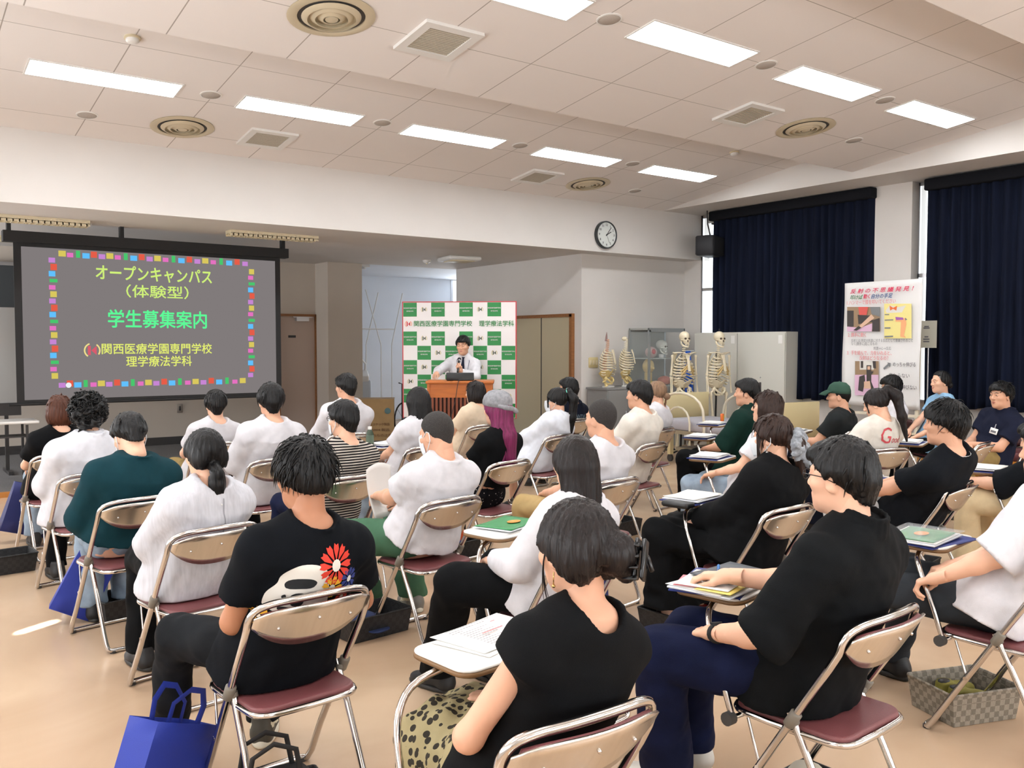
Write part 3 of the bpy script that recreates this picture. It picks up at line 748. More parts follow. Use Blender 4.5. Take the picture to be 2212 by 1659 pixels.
def full_skeleton(label, loc, rz, arms=(True, True), hands=True):
    t = thing('skeleton_model', label, 'skeleton model', loc, rz, 'standing skeleton models')
    B = M_BONE; z = 1.66
    skull(t, z, B); spine(t, .98, 1.58, 20, 1.0, B); ribcage(t, 1.46, 1.25, B); pelvis(t, .95, 1.05, B)
    ca = MB()
    for sd in (-1, 1):
        ca.tube(arc((sd*.02, -.11, 1.27), (sd*.07, -.12, 1.2), (sd*.10, -.085, 1.16)), .016, 6); ca.tube(arc((sd*.02, -.11, 1.30), (sd*.06, -.12, 1.25), (sd*.11, -.085, 1.21)), .014, 6)
    ca.build('costal_cartilage', M_CART, t)
    for i, sd in enumerate((-1, 1)):
        MB().tube(arc((sd*.02, -.11, 1.46), (sd*.1, -.12, 1.5), (sd*.19, -.02, 1.48)), .009, 6).build('clavicle', B, t)
        MB().add([(sd*.06, .1, 1.46), (sd*.17, .06, 1.47), (sd*.10, .12, 1.30)], [(0, 1, 2)]).tube([(sd*.06, .1, 1.46), (sd*.19, .0, 1.49)], .009, 6).build('scapula', B, t)
        if arms[i] or True:
            m = MB(); bone(m, (sd*.2, 0, 1.45), (sd*.215, .01, 1.15), .014); m.build('upper_arm', B, t)
        m = MB(); bone(m, (sd*.21, -.005, 1.13), (sd*.215, -.03, .89), .0085); bone(m, (sd*.225, .01, 1.14), (sd*.232, -.02, .89), .008)
        m.build('forearm', B, t)
        if hands: skel_hand(t, sd*.225, -.03, .86, sd, B)
        m = MB(); m.ball((sd*.105, -.01, .93), .026, 10); m.tube([(sd*.105, -.01, .93), (sd*.15, 0, .90)], .014, 8); bone(m, (sd*.15, 0, .90), (sd*.11, -.02, .48), .017); m.build('thigh_bone', B, t)
        m = MB(); m.ball((sd*.108, -.05, .47), .02, 8); bone(m, (sd*.11, -.02, .46), (sd*.1, 0, .1), .015); bone(m, (sd*.135, .0, .43), (sd*.12, .01, .1), .007); m.build('shin_bone', B, t)
        m = MB(); m.ball((sd*.1, .02, .08), (.025, .035, .03), 8)
        for j in range(5): m.tube([(sd*.1+(j-2)*.01, 0, .08), (sd*.1+(j-2)*.014, -.1, .06), (sd*.1+(j-2)*.016, -.15, .05)], [.008, .006, .004], 6)
        m.build('foot', B, t)
    MB().tube([(0, .07, .04), (0, .05, .9), (0, .05, 1.5)], .014).build('stand_pole', M_POLE, t)
    st = MB()
    for j in range(5):
        a = 2*pi*j/5; st.tube([(0, .07, .06), (.28*cos(a), .07+.28*sin(a), .035)], .014)
    st.build('stand_base', M_POLE, t)
    MB().tube([(0, 0, z+.13), (0, 0, z+.165)], .004).ball((0, 0, z+.168), .008, 8).build('hanger_bolt', M_POLE, t)
full_skeleton('standing skeleton model left of its pair, in front of the glass cabinet', (9.72, 8.93, 0), radians(-14))
full_skeleton('standing skeleton model right of its pair, in front of grey lockers', (10.12, 8.62, 0), radians(-8), hands=False)
# ---- grey cupboard with two torso models, glass cabinet
M_CUP = mat('mid_grey_cupboard', rgb(140, 140, 140), .5)
cup = thing('grey_cupboard', 'low grey steel cupboard carrying the two spine models', 'cupboard', (9.33, 9.93, 0))
MB().span((-.42, -.22, 0), (.42, .22, .93)).build('body', M_CUP, cup, smooth=False)
MB().span((-.44, -.24, .93), (.44, .23, .955)).build('top', M_CUP, cup, smooth=False)
for s in (-1, 1):
    dr = MB().span((s*.205-.2, -.235, .05), (s*.205+.2, -.22, .92)).build('door', M_CUP, cup, smooth=False, bevel=.003)
    MB().rbox((s*.04, -.24, .55), (.02, .012, .1), .005).build('handle', M_ALU, dr)
def torso_model(label, loc, rz, m, skulltop):
    t = thing('spine_model', label, 'spine model', loc, rz, 'spine and rib cage models')
    spine(t, .16, .72, 20, .95, m); ribcage(t, .58, 1.12, M_BONE); pelvis(t, .13, 1.0, M_BONE2)
    if skulltop: MB().ball((0, .04, .74), (.04, .045, .035), 12).build('atlas_block', m, t)
    else: MB().tube([(0, .04, .70), (0, .035, .78), (0, .03, .84)], [.022, .014, .003], 8).build('spinal_cord', mat('cord_red', rgb(150, 120, 116), .5), t)
    MB().tube([(0, .05, .02), (0, .05, .2)], .012).build('stand_pole', M_WHITE, t)
    MB().rbox((0, .0, .01), (.2, .14, .02), .05).build('stand_base', M_WHITE, t)
    for sd in ((-1,) if not skulltop else ()):
        m2 = MB(); bone(m2, (sd*.12, 0, .1), (sd*.08, -.02, .02), .02); m2.build('thigh_stub', M_BONE2, t)
torso_model('spine and rib cage model with pointed tip, left of the two on grey cupboard', (9.13, 9.92, .955), radians(15), mat('pinkish_bone', rgb(206, 160, 132), .5), False)
torso_model('spine and rib cage model nearer the glass cabinet on grey cupboard', (9.5, 9.9, .955), radians(35), M_BONE, True)
gc = thing('glass_cabinet', 'glass-fronted steel display cabinet of anatomy models', 'cabinet', (10.2, 9.95, 0))
M_CABM = mat('cabinet_steel', rgb(150, 154, 154), .4, .3)
M_CLEAR = mat('cabinet_glass', (.85, .92, .92, 1), .04, spec=.6, alpha=.10)
MB().span((-.4, -.22, 0), (.4, .22, .5)).span((-.4, .2, .5), (.4, .22, 1.86)).span((-.4, -.22, 1.83), (.4, .22, 1.86)).build('body', mat('cabinet_inside', rgb(158, 160, 156), .6), gc, smooth=False)
f = MB()
for x in (-.385, .385):
    for y in (-.21, .21): f.span((x-.017, y-.015, .5), (x+.017, y+.015, 1.83))
f.span((-.4, -.225, 1.8), (.4, -.195, 1.86)).span((-.4, -.225, .48), (.4, -.195, .52)); f.build('frame', M_CABM, gc, smooth=False)
for z in (.95, 1.38): MB().span((-.37, -.18, z), (.37, .19, z+.012)).build('shelf', mat('pale_shelf', rgb(190, 200, 196), .4), gc, smooth=False)
MB().span((-.37, -.215, .52), (.37, -.21, 1.8)).build('front_pane', M_CLEAR, gc, smooth=False)
MB().span((-.395, -.19, .52), (-.39, .19, 1.8)).build('side_pane', M_CLEAR, gc, smooth=False)
t = thing('skull_model', 'white skull model on the upper shelf of the glass cabinet', 'skull model', (10.27, 9.92, 1.392), radians(25)); skull(t, .15, mat('white_skull', rgb(214, 216, 208), .5)); MB().cyl((0, 0, .03), .04, .06, 12).build('stand', M_WHITE, t)
t = thing('head_model', 'yellowish head model on the middle shelf of the cabinet', 'head model', (9.96, 9.9, .962), radians(10)); MB().ball((0, 0, .3), (.08, .1, .12), 14).cyl((0, 0, .1), .06, .2, 12).build('head', M_BONE2, t); MB().ball((0, -.1, .27), .018, 8).build('nose', M_BONE2, t)
t = thing('muscle_model', 'red and white muscle model on the upper cabinet shelf', 'muscle model', (9.98, 9.86, 1.392), 0); MB().ball((0, 0, .09), (.11, .08, .09), 14).build('tissue', mat('muscle_pale', rgb(196, 170, 168), .5), t); MB().ball((-.01, -.06, .1), (.045, .03, .045), 10).build('muscle', mat('muscle_red', rgb(176, 48, 62), .5), t)
t = thing('brain_model', 'pink brain model on the lower cabinet shelf', 'brain model', (10.28, 9.86, .962), 0); MB().ball((0, 0, .07), (.13, .1, .075), 16).build('lobe', mat('brain_pink', rgb(190, 112, 96), .5, bump=.8, bscale=40), t); MB().cyl((0, 0, .01), .06, .02, 12).build('stand', M_DARKTRIM, t)
t = thing('dumbbell_rack', 'row of yellow weights on the lower cabinet shelf', 'weights', (9.98, 9.82, .962), 0)
for i in range(3):
    MB().cyl((-.08+i*.08, 0, .04), .03, .05, 12, RY(pi/2)).build('weight', mat('yellow_weight', rgb(214, 190, 40), .4), t)
MB().tube([(-.14, 0, .04), (.14, 0, .04)], .01).build('bar', M_DARKTRIM, t)
t = thing('blue_cloth', 'blue cloth hanging between the glass cabinet and the lockers', 'cloth', (10.62, 9.6, 0))
def fn(u, v): return (-.1+.2*u*(1.1-.5*v)+.0, .03*sin(u*14)+.05*v, .25+1.25*v)
MB().grid(fn, 24, 10).build('drape', mat('royal_blue_cloth', rgb(28, 88, 190), .7), t, angle=180, solid=.006)
MB().tube([(-.1, .06, 1.5), (.12, .06, 1.5)], .012).tube([(0, .08, 0), (0, .08, 1.5)], .012).build('stand', M_ALU, t)

# ---- hospital bed
bed = thing('hospital_bed', 'hospital bed with cream side rails in front of the lockers', 'bed', (9.2, 7.57, 0), radians(-6))
M_BEDC = mat('bed_cream', rgb(206, 190, 146), .45); M_RAIL = mat('rail_cream', rgb(222, 212, 190), .35); M_MATT = mat('lilac_mattress', rgb(172, 170, 178), .8, bump=.1, bscale=8)
MB().rbox((0, .98, .72), (.92, .04, .42), .06, RX(0)).build('footboard', M_BEDC, bed)
MB().rbox((0, -.98, .68), (.92, .05, .44), .02).build('headboard', M_BEDC, bed)
MB().rbox((0, 0, .52), (.86, 1.86, .14), .05).build('mattress', M_MATT, bed)
MB().span((-.43, -.95, .40), (.43, .95, .45)).span((-.3, -.8, .15), (.3, .8, .2)).build('base_frame', mat('bed_frame', rgb(150, 138, 116), .5), bed, smooth=False)
for sx in (-1, 1):
    for y in (-.84, .84):
        lg = MB().span((sx*.36-.03, y-.03, .1), (sx*.36+.03, y+.03, .42)).build('leg', M_BEDC, bed, smooth=False)
        MB().cyl((sx*.36, y, .05), .05, .03, 14, RY(pi/2)).build('caster', M_DARKTRIM, lg)
def rail(y0, y1, x, h):
    r = MB(); L = y1-y0; pts = [(x, y0, .45), (x, y0, .60)]+[(x, y0+L*.5-L*.5*cos(a), .60+(h-.6)*sin(a)**.7) for a in [pi*i/10 for i in range(1, 10)]]+[(x, y1, .60), (x, y1, .45)]
    r.tube(pts, .018, 8)
    r.tube([(x, y0+.3*L, .46)]+[(x, y0+L*.55-L*.25*cos(a), .56+(h-.75)*sin(a)) for a in [pi*i/8 for i in range(0, 9)]]+[(x, y0+.8*L, .46)], .014, 8)
    return r
rail(.05, .95, -.48, .96).build('side_rail', M_RAIL, bed); rail(-.2, .7, .48, .93).build('side_rail', M_RAIL, bed)
t = thing('bed_handset', 'orange and yellow handset on the hospital bed', 'handset', (9.0, 7.6, .595), .4); MB().rbox((0, 0, .05), (.05, .04, .12), .012).build('body', mat('handset_orange', rgb(222, 110, 40), .5), t); MB().rbox((0, -.022, .06), (.03, .004, .06), .002).build('keypad', mat('handset_yellow', rgb(230, 196, 70), .5), t)

# ---- poster on its stand and notice sheet
PYA, PYB, PXX = at(1822, 740, X=10.2).y, at(1990, 740, X=10.2).y, 10.2
pst = thing('poster', 'large white paper poster with red heading hung by the pillar', 'poster', (PXX, (PYA+PYB)/2, 0))
PW = PYA-PYB; PZ0, PZ1 = at(1906, 878, X=PXX).z, at(1906, 607, X=PXX).z
M_PAPER = mat('poster_paper', rgb(226, 224, 222), .6)
def fn(u, v): return (-.0-.012*sin(u*5)*(1-v)-.01*sin(v*4)-.02*max(0, u-.93)*8, PW/2-u*PW+.008*sin(v*6), PZ0+(PZ1-PZ0)*v-.02*u*(1-v))
MB().grid(fn, 20, 24).build('sheet', M_PAPER, pst, angle=180, solid=.004)
def pp(px, py):
    p = at(px, py, X=PXX-.035); return Vector((-.035, p.y-(PYA+PYB)/2, p.z))
def pframe(px, py):
    q = pp(px, py); return frame(q, (0, -1, 0), (0, 0, 1))
PINK = [mat('print_crimson', rgb(206, 44, 84), .6), mat('print_green', rgb(24, 116, 66), .6), mat('print_blue', rgb(34, 84, 140), .6), mat('print_pink', rgb(224, 138, 142), .6), mat('print_grey', rgb(108, 106, 110), .6)]
def ptext(s, pl, pr, py, size, mi, bold=.01, shear=0.0):
    pt = MB(); A, B = pp(pl, py), pp(pr, py); text_into(pt, s, size, (0, 0), frame((A+B)/2, (0, -1, 0), (0, 0, 1)), bold, 'CENTER', width=(A-B).length, shear=shear); pt.build('lettering', PINK[mi], pst, smooth=False)
ptext('反 射 の 不 思 議 発 見 ！', 1837, 1974, 627, .062, 0, .05, .25)
ptext('叩けば', 1837, 1864, 643, .062, 1, .04, .25); ptext('動く', 1865, 1880, 641, .062, 0, .04, .25); ptext('自分の手足', 1882, 1928, 640, .062, 2, .04, .25)
ptext('1.ハンマーで膝を叩いてください', 1830, 1935, 653, .06, 3)
ptext('2. 勝手に動く', 1832, 1871, 724, .06, 3)
ptext('反射とは 特定の刺激に対する反応として意識されること', 1839, 1972, 736, .045, 4, 0); ptext('なく(勝手に)起こるもの', 1839, 1895, 743, .045, 4, 0)
ptext('刺激→心→反応', 1887, 1925, 753, .045, 4, 0)
ptext('3.  手を組んで、力をいれると、', 1830, 1926, 763, .06, 3); ptext('反射はどうなるの？', 1857, 1919, 774, .06, 3)
ptext('めっちゃ伸びる', 1929, 1978, 788, .06, 4, .012); ptext('変わらない', 1920, 1965, 812, .06, 4, .012); ptext('あまり伸びない', 1926, 1980, 837, .06, 4, .012)
PCOL = [mat('photo_dark', rgb(58, 52, 50), .6), mat('photo_tan', rgb(150, 124, 96), .6), mat('photo_skin', rgb(214, 176, 150), .6), mat('photo_red', rgb(206, 84, 76), .6), mat('photo_pink', rgb(214, 176, 200), .6), mat('photo_light', rgb(216, 212, 204), .6), mat('diagram_yellow', rgb(232, 218, 140), .6), mat('diagram_violet', rgb(160, 90, 170), .6), mat('diagram_peach', rgb(236, 170, 120), .6), mat('diagram_orange', rgb(224, 110, 50), .6), mat('diagram_grey', rgb(120, 122, 124), .6)]
def patch(name, base, box, polys):
    m = MB(); x0_, y0_, x1_, y1_ = box; dn = (pp(x0_, y0_), pp(x1_, y0_), pp(x1_, y1_), pp(x0_, y1_))
    off = Vector((-.0015, 0, 0))
    m.add([q for q in dn], [(0, 1, 2, 3)], base)
    for i, (mi, pts) in enumerate(polys):
        m.add([pp(x0_+(x1_-x0_)*u, y0_+(y1_-y0_)*v)+off*(i+1) for u, v in pts], [tuple(range(len(pts)))], mi)
    m.build(name, PCOL, pst, smooth=False)
patch('knee_photo', 1, (1830, 663, 1901, 716), [(0, [(0, .15), (.2, .15), (.2, .8), (0, .85)]), (4, [(0, .8), (.4, .85), (.8, .65), (.75, 1), (0, 1)]), (10, [(.7, 0), (1, 0), (1, .4), (.75, .3)]), (0, [(.33, .32), (.7, .35), (.8, .6), (.35, .7)]), (3, [(.35, 0), (.65, 0), (.6, .33), (.38, .33)]), (2, [(.75, .3), (.84, .45), (.45, .85), (.38, .78)]), (0, [(.36, .78), (.45, .84), (.3, .97), (.2, .95)]), (0, [(.78, .55), (1, .45), (1, 1), (.78, 1)])])
patch('reflex_diagram', 6, (1910, 656, 1969, 731), [(5, [(.05, .2), (.2, .05), (.5, .1), (.8, .05), (.65, .25), (.1, .27)]), (9, [(.2, .05), (.33, .12), (.48, .06), (.45, .2), (.33, .15), (.22, .2)]), (8, [(.42, .4), (.8, .42), (.82, .6), (.72, .95), (.6, .9), (.62, .52), (.42, .52)]), (8, [(.6, .88), (.78, .94), (.8, .98), (.6, .95)]), (7, [(.42, .38), (.7, .4), (.72, .46), (.45, .47)]), (10, [(.78, .4), (.86, .46), (.78, .48)]), (10, [(.04, .3), (.2, .3), (.2, .33), (.04, .33)]), (10, [(.04, .46), (.35, .45), (.35, .48), (.04, .49)]), (10, [(.04, .68), (.25, .68), (.25, .72), (.04, .72)]), (10, [(.04, .93), (.35, .92), (.35, .96), (.04, .97)])])
patch('exercise_photo', 1, (1847, 780, 1898, 854), [(5, [(.2, 0), (.8, 0), (.8, .25), (.2, .25)]), (0, [(.25, 0), (.35, 0), (.35, .2), (.25, .2)]), (0, [(.75, 0), (.88, 0), (.9, .22), (.78, .2)]), (4, [(0, .4), (1, .4), (1, 1), (0, 1)]), (0, [(.5, .12), (.7, .12), (.68, .3), (.8, .3), (.7, .4), (.7, .6), (.82, .8), (.7, .85), (.5, .6), (.5, .4)]), (2, [(.54, .15), (.66, .15), (.66, .25), (.54, .25)]), (0, [(.2, .45), (.42, .4), (.45, .55), (.35, .9), (.15, .85)]), (2, [(.4, .6), (.65, .58), (.7, .8), (.4, .8)])])
patch('arrow', 10, (1908, 795, 1909, 796), [(10, [(0, 0), (10, -9), (9, -12), (16, -11), (14, -2), (12, -5), (2, 4)])])
for y in (PW/2-.06, -PW/2+.06): MB().span((.03, y-.02, 0), (.07, y+.02, PZ1-.05)).build('stand_leg', M_RAIL, pst, smooth=False)
for z in (.25, .5, .72): MB().span((.02, -PW/2, z), (.05, PW/2, z+.035)).build('stand_bar', M_RAIL, pst, smooth=False)
q = at(2003, 722, X=10.78)
t = thing('notice_sheet', 'small printed notice sheet right of the big poster', 'notice', (10.80, q.y, q.z))
MB().span((0, -.11, -.17), (.004, .11, .17)).build('sheet', mat('ivory_paper', rgb(206, 202, 186), .7), t, smooth=False)
pr = MB(); Mq = frame((-.003, 0, 0), (0, -1, 0), (0, 0, 1))
for z, w in ((.1, .06), (.08, .08), (-.03, .05), (-.06, .08), (-.09, .08)): pr.add([Mq @ Vector(v) for v in ((-w/2-.02, z-.01, 0), (w/2-.02, z-.01, 0), (w/2-.02, z+.006, 0), (-w/2-.02, z+.006, 0))], [(0, 1, 2, 3)])
pr.build('print', mat('print_grey', rgb(108, 106, 110)), t, smooth=False)
MB().tube([(.012, 0, -q.z), (.012, 0, .17)], .01).build('stand_post', M_ALU, t)

# ---- low yellow-orange platform behind the right-hand seats (mat bench)
t = thing('treatment_bench', 'low wooden treatment bench with maroon pad along the window wall', 'bench', (10.36, 4.3, 0))
MB().span((-.38, -1.5, .0), (.38, 1.2, .34)).build('base', mat('orange_bench_wood', rgb(176, 118, 42), .5), t, smooth=False)
MB().rbox((0, -.15, .39), (.76, 2.7, .1), .04).build('pad', mat('maroon_pad', rgb(92, 44, 48), .5), t)
t = thing('grey_pillow', 'grey pillow on the treatment bench', 'pillow', (10.55, 4.65, .44)); MB().rbox((0, 0, .12), (.2, .6, .24), .09, RY(radians(-12))).build('cushion', mat('pillow_grey', rgb(170, 168, 164), .8), t, bevel=.02); MB().box((-.102, 0, .04), (.004, .58, .008)).build('seam', M_SPK, t)

# ---- things in the passage
t = thing('cardboard_box', 'brown cardboard box printed with Japanese text by the passage', 'box', (6.80, 13.0, .05), radians(-30))
M_CB = mat('cardboard', rgb(158, 126, 84), .8, noise=.08, nscale=6)
MB().span((-.30, -.24, 0), (.30, .24, .66)).build('carton', M_CB, t, smooth=False)
MB().span((-.305, -.24, .66), (.305, -.0, .672)).build('flap', M_CB, t, smooth=False); MB().span((-.305, .004, .66), (.305, .24, .672)).build('flap', M_CB, t, smooth=False)
bt = MB(); Mb = frame((0, -.243, 0), (1, 0, 0), (0, 0, 1)); text_into(bt, 'プラスチック製品', .05, (.05, .26), Mb, .01, 'CENTER', width=.36); text_into(bt, 'A004 製品', .05, (.08, .17), Mb, .01, 'CENTER', width=.3); text_into(bt, 'われもの注意', .055, (.08, .08), Mb, .01, 'CENTER', width=.36)
bt.build('print', mat('box_print', rgb(120, 84, 54), .8), t, smooth=False)
MB().cyl((.2, -.243, .48), .05, .003, 16, RX(pi/2)).build('round_mark', mat('mark_teal', rgb(86, 112, 112), .7), t)
t = thing('wheelchair', 'dark wheelchair parked between the cardboard box and banner', 'wheelchair', (7.45, 12.75, .05), radians(-60))
M_WCF = mat('wheelchair_navy', rgb(24, 28, 52), .6)
for s in (-1, 1):
    w = MB(); w.tube([(s*.28, .28*cos(a), .3+.28*sin(a)) for a in [2*pi*i/24 for i in range(24)]], .014, 6, closed=True)
    for i in range(8):
        a = 2*pi*i/8; w.tube([(s*.28, 0, .3), (s*.28, .28*cos(a), .3+.28*sin(a))], .003, 4)
    w.build('wheel', M_POLE, t)
    MB().tube([(s*.24, -.2, .92), (s*.24, -.1, .9), (s*.24, -.1, .3), (s*.24, .3, .42), (s*.24, .42, .15)], .012, 6).build('side_frame', M_POLE, t)
    MB().rbox((s*.25, .1, .68), (.05, .3, .04), .015).build('armrest', M_POLE, t)
MB().rbox((0, .12, .48), (.42, .42, .05), .03).build('seat', M_WCF, t); MB().rbox((0, -.1, .7), (.42, .04, .46), .015).build('backrest', M_WCF, t)
t = thing('therapy_machine', 'white wheeled therapy machine in the passage', 'machine', (7.35, 14.75, .0), radians(-20))
MB().rbox((0, 0, .5), (.45, .45, .9), .05).build('cabinet', mat('machine_white', rgb(202, 208, 216), .5), t); MB().rbox((-.02, -.1, 1.02), (.4, .3, .14), .04, RX(.4)).build('control_panel', M_WHITE, t)
MB().tube([(.12, 0, .95), (.14, 0, 1.25), (.05, -.05, 1.35)], .02).build('arm', M_WHITE, t); MB().rbox((-.12, .1, 1.25), (.14, .1, .3), .03).build('probe_head', M_WHITE, t)
t = thing('support_rods', 'thin white crossed rods rising behind the banner', 'rods', (7.6, 15.2, 0))
for i, (xa, za, xb, zb) in enumerate(((-.45, 2.55, -.2, 1.7), (.15, 2.65, .42, 1.6), (.42, 2.6, .1, 1.6), (.95, 2.6, .65, 1.6))):
    MB().tube([(xa, 0, za), (xb, -.1, zb), (xb, -.1, .0)], .012, 6).build('rod', M_WHITE, t)
MB().tube([(-.5, -.1, 1.9), (.7, -.1, 1.9)], .012, 6).build('crossbar', M_WHITE, t)
# ================================================================== PEOPLE: smooth bodies grown from distance fields
class Fld:
    def __init__(s, lo, hi, h):
        s.lo = np.array(lo, dtype=np.float32); s.h = h
        s.n = np.maximum(4, np.ceil((np.array(hi)-np.array(lo))/h).astype(int)+1)
        s.D = np.full(tuple(s.n), 1.0, np.float32)
        s.ax = [s.lo[i]+h*np.arange(s.n[i], dtype=np.float32) for i in range(3)]
    def reg(s, lo, hi):
        sl = []
        for i in range(3):
            a = int(max(0, math.floor((lo[i]-s.lo[i])/s.h))); b = int(min(s.n[i], math.ceil((hi[i]-s.lo[i])/s.h)+1))
            if b <= a: return None
            sl.append(slice(a, b))
        return tuple(sl), s.ax[0][sl[0]][:, None, None], s.ax[1][sl[1]][None, :, None], s.ax[2][sl[2]][None, None, :]
    def put(s, sl, d, k, sub=False):
        a = s.D[sl]
        if sub: s.D[sl] = np.maximum(a, -d)+np.maximum(k-np.abs(a+d), 0)**2/(4*k)
        else: s.D[sl] = np.minimum(a, d)-np.maximum(k-np.abs(a-d), 0)**2/(4*k)
        return s
    def cap(s, a, b, ra, rb=None, k=.02, sub=False, flat=None):
        rb = ra if rb is None else rb; a = np.array(a, np.float32); b = np.array(b, np.float32)
        m = max(ra, rb)+k+2*s.h
        q = s.reg(np.minimum(a, b)-m, np.maximum(a, b)+m)
        if q is None: return s
        sl, X, Y, Z = q; v = b-a; L = float(v@v)+1e-12
        t = np.clip(((X-a[0])*v[0]+(Y-a[1])*v[1]+(Z-a[2])*v[2])/L, 0, 1)
        d = np.sqrt((X-a[0]-t*v[0])**2+(Y-a[1]-t*v[1])**2+(Z-a[2]-t*v[2])**2)-(ra+(rb-ra)*t)
        return s.put(sl, d, k, sub)
    def ell(s, c, r, R=None, k=.02, sub=False):
        m = max(r)+k+2*s.h; c = np.array(c, np.float32)
        q = s.reg(c-m, c+m)
        if q is None: return s
        sl, X, Y, Z = q; x, y, z = X-c[0], Y-c[1], Z-c[2]
        if R is not None:
            R = np.array(R); x, y, z = (x*R[0, 0]+y*R[1, 0]+z*R[2, 0], x*R[0, 1]+y*R[1, 1]+z*R[2, 1], x*R[0, 2]+y*R[1, 2]+z*R[2, 2])
        k0 = np.sqrt((x/r[0])**2+(y/r[1])**2+(z/r[2])**2); k1 = np.sqrt((x/r[0]**2)**2+(y/r[1]**2)**2+(z/r[2]**2)**2)+1e-9
        return s.put(sl, k0*(k0-1)/k1, k, sub)
    def loft(s, o, R, rings, k=.03, p=2.3):
        """stack of (z, rx, ry, cx, cy) rings in the frame R at o"""
        rg = np.array(rings, np.float32); o = np.array(o); R = np.array(R)
        m = float(max(rg[:, 1].max(), rg[:, 2].max()))+.1
        A = o+R[:, 2]*rg[0, 0]; B = o+R[:, 2]*rg[-1, 0]
        q = s.reg(np.minimum(A, B)-m, np.maximum(A, B)+m)
        if q is None: return s
        sl, X, Y, Z = q; x, y, z = X-o[0], Y-o[1], Z-o[2]
        x, y, z = (x*R[0, 0]+y*R[1, 0]+z*R[2, 0], x*R[0, 1]+y*R[1, 1]+z*R[2, 1], x*R[0, 2]+y*R[1, 2]+z*R[2, 2])
        zc = rg[:, 0]
        def ip(i): return np.interp(z, zc, rg[:, i]).astype(np.float32)
        rx, ry = ip(1), ip(2)
        qq = (np.abs((x-ip(3))/rx)**p+np.abs((y-ip(4))/ry)**p)**(1/p)
        d = (qq-1)*np.minimum(rx, ry)
        d = np.maximum(d, np.maximum(z-zc[-1], zc[0]-z))
        return s.put(sl, d, k)
    def plane(s, pt, nrm, lo=None, hi=None, k=.003):
        q = s.reg(s.lo if lo is None else lo, s.lo+s.h*s.n if hi is None else hi)
        if q is None: return s
        sl, X, Y, Z = q; n = Vector(nrm).normalized()
        d = (X-pt[0])*n[0]+(Y-pt[1])*n[1]+(Z-pt[2])*n[2]
        a = s.D[sl]; s.D[sl] = np.maximum(a, d)+np.maximum(k-np.abs(a-d), 0)**2/(4*k)
        return s
    def wrinkle(s, amp, wl, seed, n=7, sq=(1, 1, 1)):
        r = random.Random(seed); X, Y, Z = s.ax[0][:, None, None], s.ax[1][None, :, None], s.ax[2][None, None, :]
        N = np.zeros_like(s.D)
        for i in range(n):
            v = Vector((r.gauss(0, 1)*sq[0], r.gauss(0, 1)*sq[1], r.gauss(0, 1)*sq[2])).normalized()*(2*pi/(wl*r.uniform(.6, 1.6)))
            N += np.sin(v[0]*X+v[1]*Y+v[2]*Z+r.uniform(0, 6.28)+1.3*np.sin(v[1]*.6*X-v[0]*.5*Z+r.uniform(0, 6)))
        s.D += (amp/math.sqrt(n)*N).astype(np.float32)
        return s
    def mesh(s):
        D = s.D; I = D < 0
        c = np.zeros(tuple(s.n-1), np.uint8)
        for a in (0, 1):
            for b in (0, 1):
                for e in (0, 1): c += I[a:a+c.shape[0], b:b+c.shape[1], e:e+c.shape[2]]
        act = (c > 0) & (c < 8); idx = np.argwhere(act)
        if len(idx) == 0: return np.zeros((0, 3)), np.zeros((0, 4), int)
        vid = np.full(c.shape, -1, np.int64); vid[act] = np.arange(len(idx))
        cor = [(a, b, e) for a in (0, 1) for b in (0, 1) for e in (0, 1)]
        V = np.stack([D[idx[:, 0]+a, idx[:, 1]+b, idx[:, 2]+e] for a, b, e in cor], 1)
        P = np.zeros((len(idx), 3)); W = np.zeros(len(idx))
        for i in range(8):
            for j in range(i+1, 8):
                ci, cj = np.array(cor[i]), np.array(cor[j])
                if np.abs(ci-cj).sum() != 1: continue
                x = (V[:, i] < 0) != (V[:, j] < 0)
                t = V[:, i]/(V[:, i]-V[:, j]+1e-20)
                P += np.where(x[:, None], ci+t[:, None]*(cj-ci), 0); W += x
        P = s.lo+(idx+P/W[:, None])*s.h
        F = []
        for ax in range(3):
            sl0 = [slice(1, -1)]*3; sl0[ax] = slice(0, -1); sl1 = [slice(1, -1)]*3; sl1[ax] = slice(1, None)
            A = I[tuple(sl0)]; B = I[tuple(sl1)]; e = np.argwhere(A != B)
            if len(e) == 0: continue
            inside = A[tuple(e.T)]; off = np.ones(3, int); off[ax] = 0; e = e+off
            u, w = (ax+1) % 3, (ax+2) % 3
            du = np.zeros(3, int); du[u] = 1; dw = np.zeros(3, int); dw[w] = 1
            q = np.stack([vid[tuple((e-du-dw).T)], vid[tuple((e-dw).T)], vid[tuple(e.T)], vid[tuple((e-du).T)]], 1)
            q[~inside] = q[~inside][:, ::-1]; F.append(q)
        F = np.concatenate(F); F = F[(F >= 0).all(1)]
        return P, F
def np_obj(name, parts, mats, parent, M=None, mi=None, smooth=True):
    """parts: list of (verts, faces); one mesh object"""
    vs, fs, n = [], [], 0
    ms = []
    for k, (v, f) in enumerate(parts):
        v = np.asarray(v, float).reshape(-1, 3)
        vs.append(v); fs += [tuple(int(i)+n for i in q) for q in f]; ms += [mi[k] if mi else 0]*len(f); n += len(v)
    V = np.concatenate(vs)
    me = bpy.data.meshes.new(name); me.from_pydata(V.tolist(), [], fs)
    if not isinstance(mats, (list, tuple)): mats = [mats]
    for m in mats: me.materials.append(m)
    if mi and len(me.polygons) == len(ms): me.polygons.foreach_set('material_index', ms)
    me.polygons.foreach_set('use_smooth', [smooth]*len(me.polygons))
    o = bpy.data.objects.new(name, me); COL.objects.link(o)
    if parent is not None: o.parent = parent
    return o
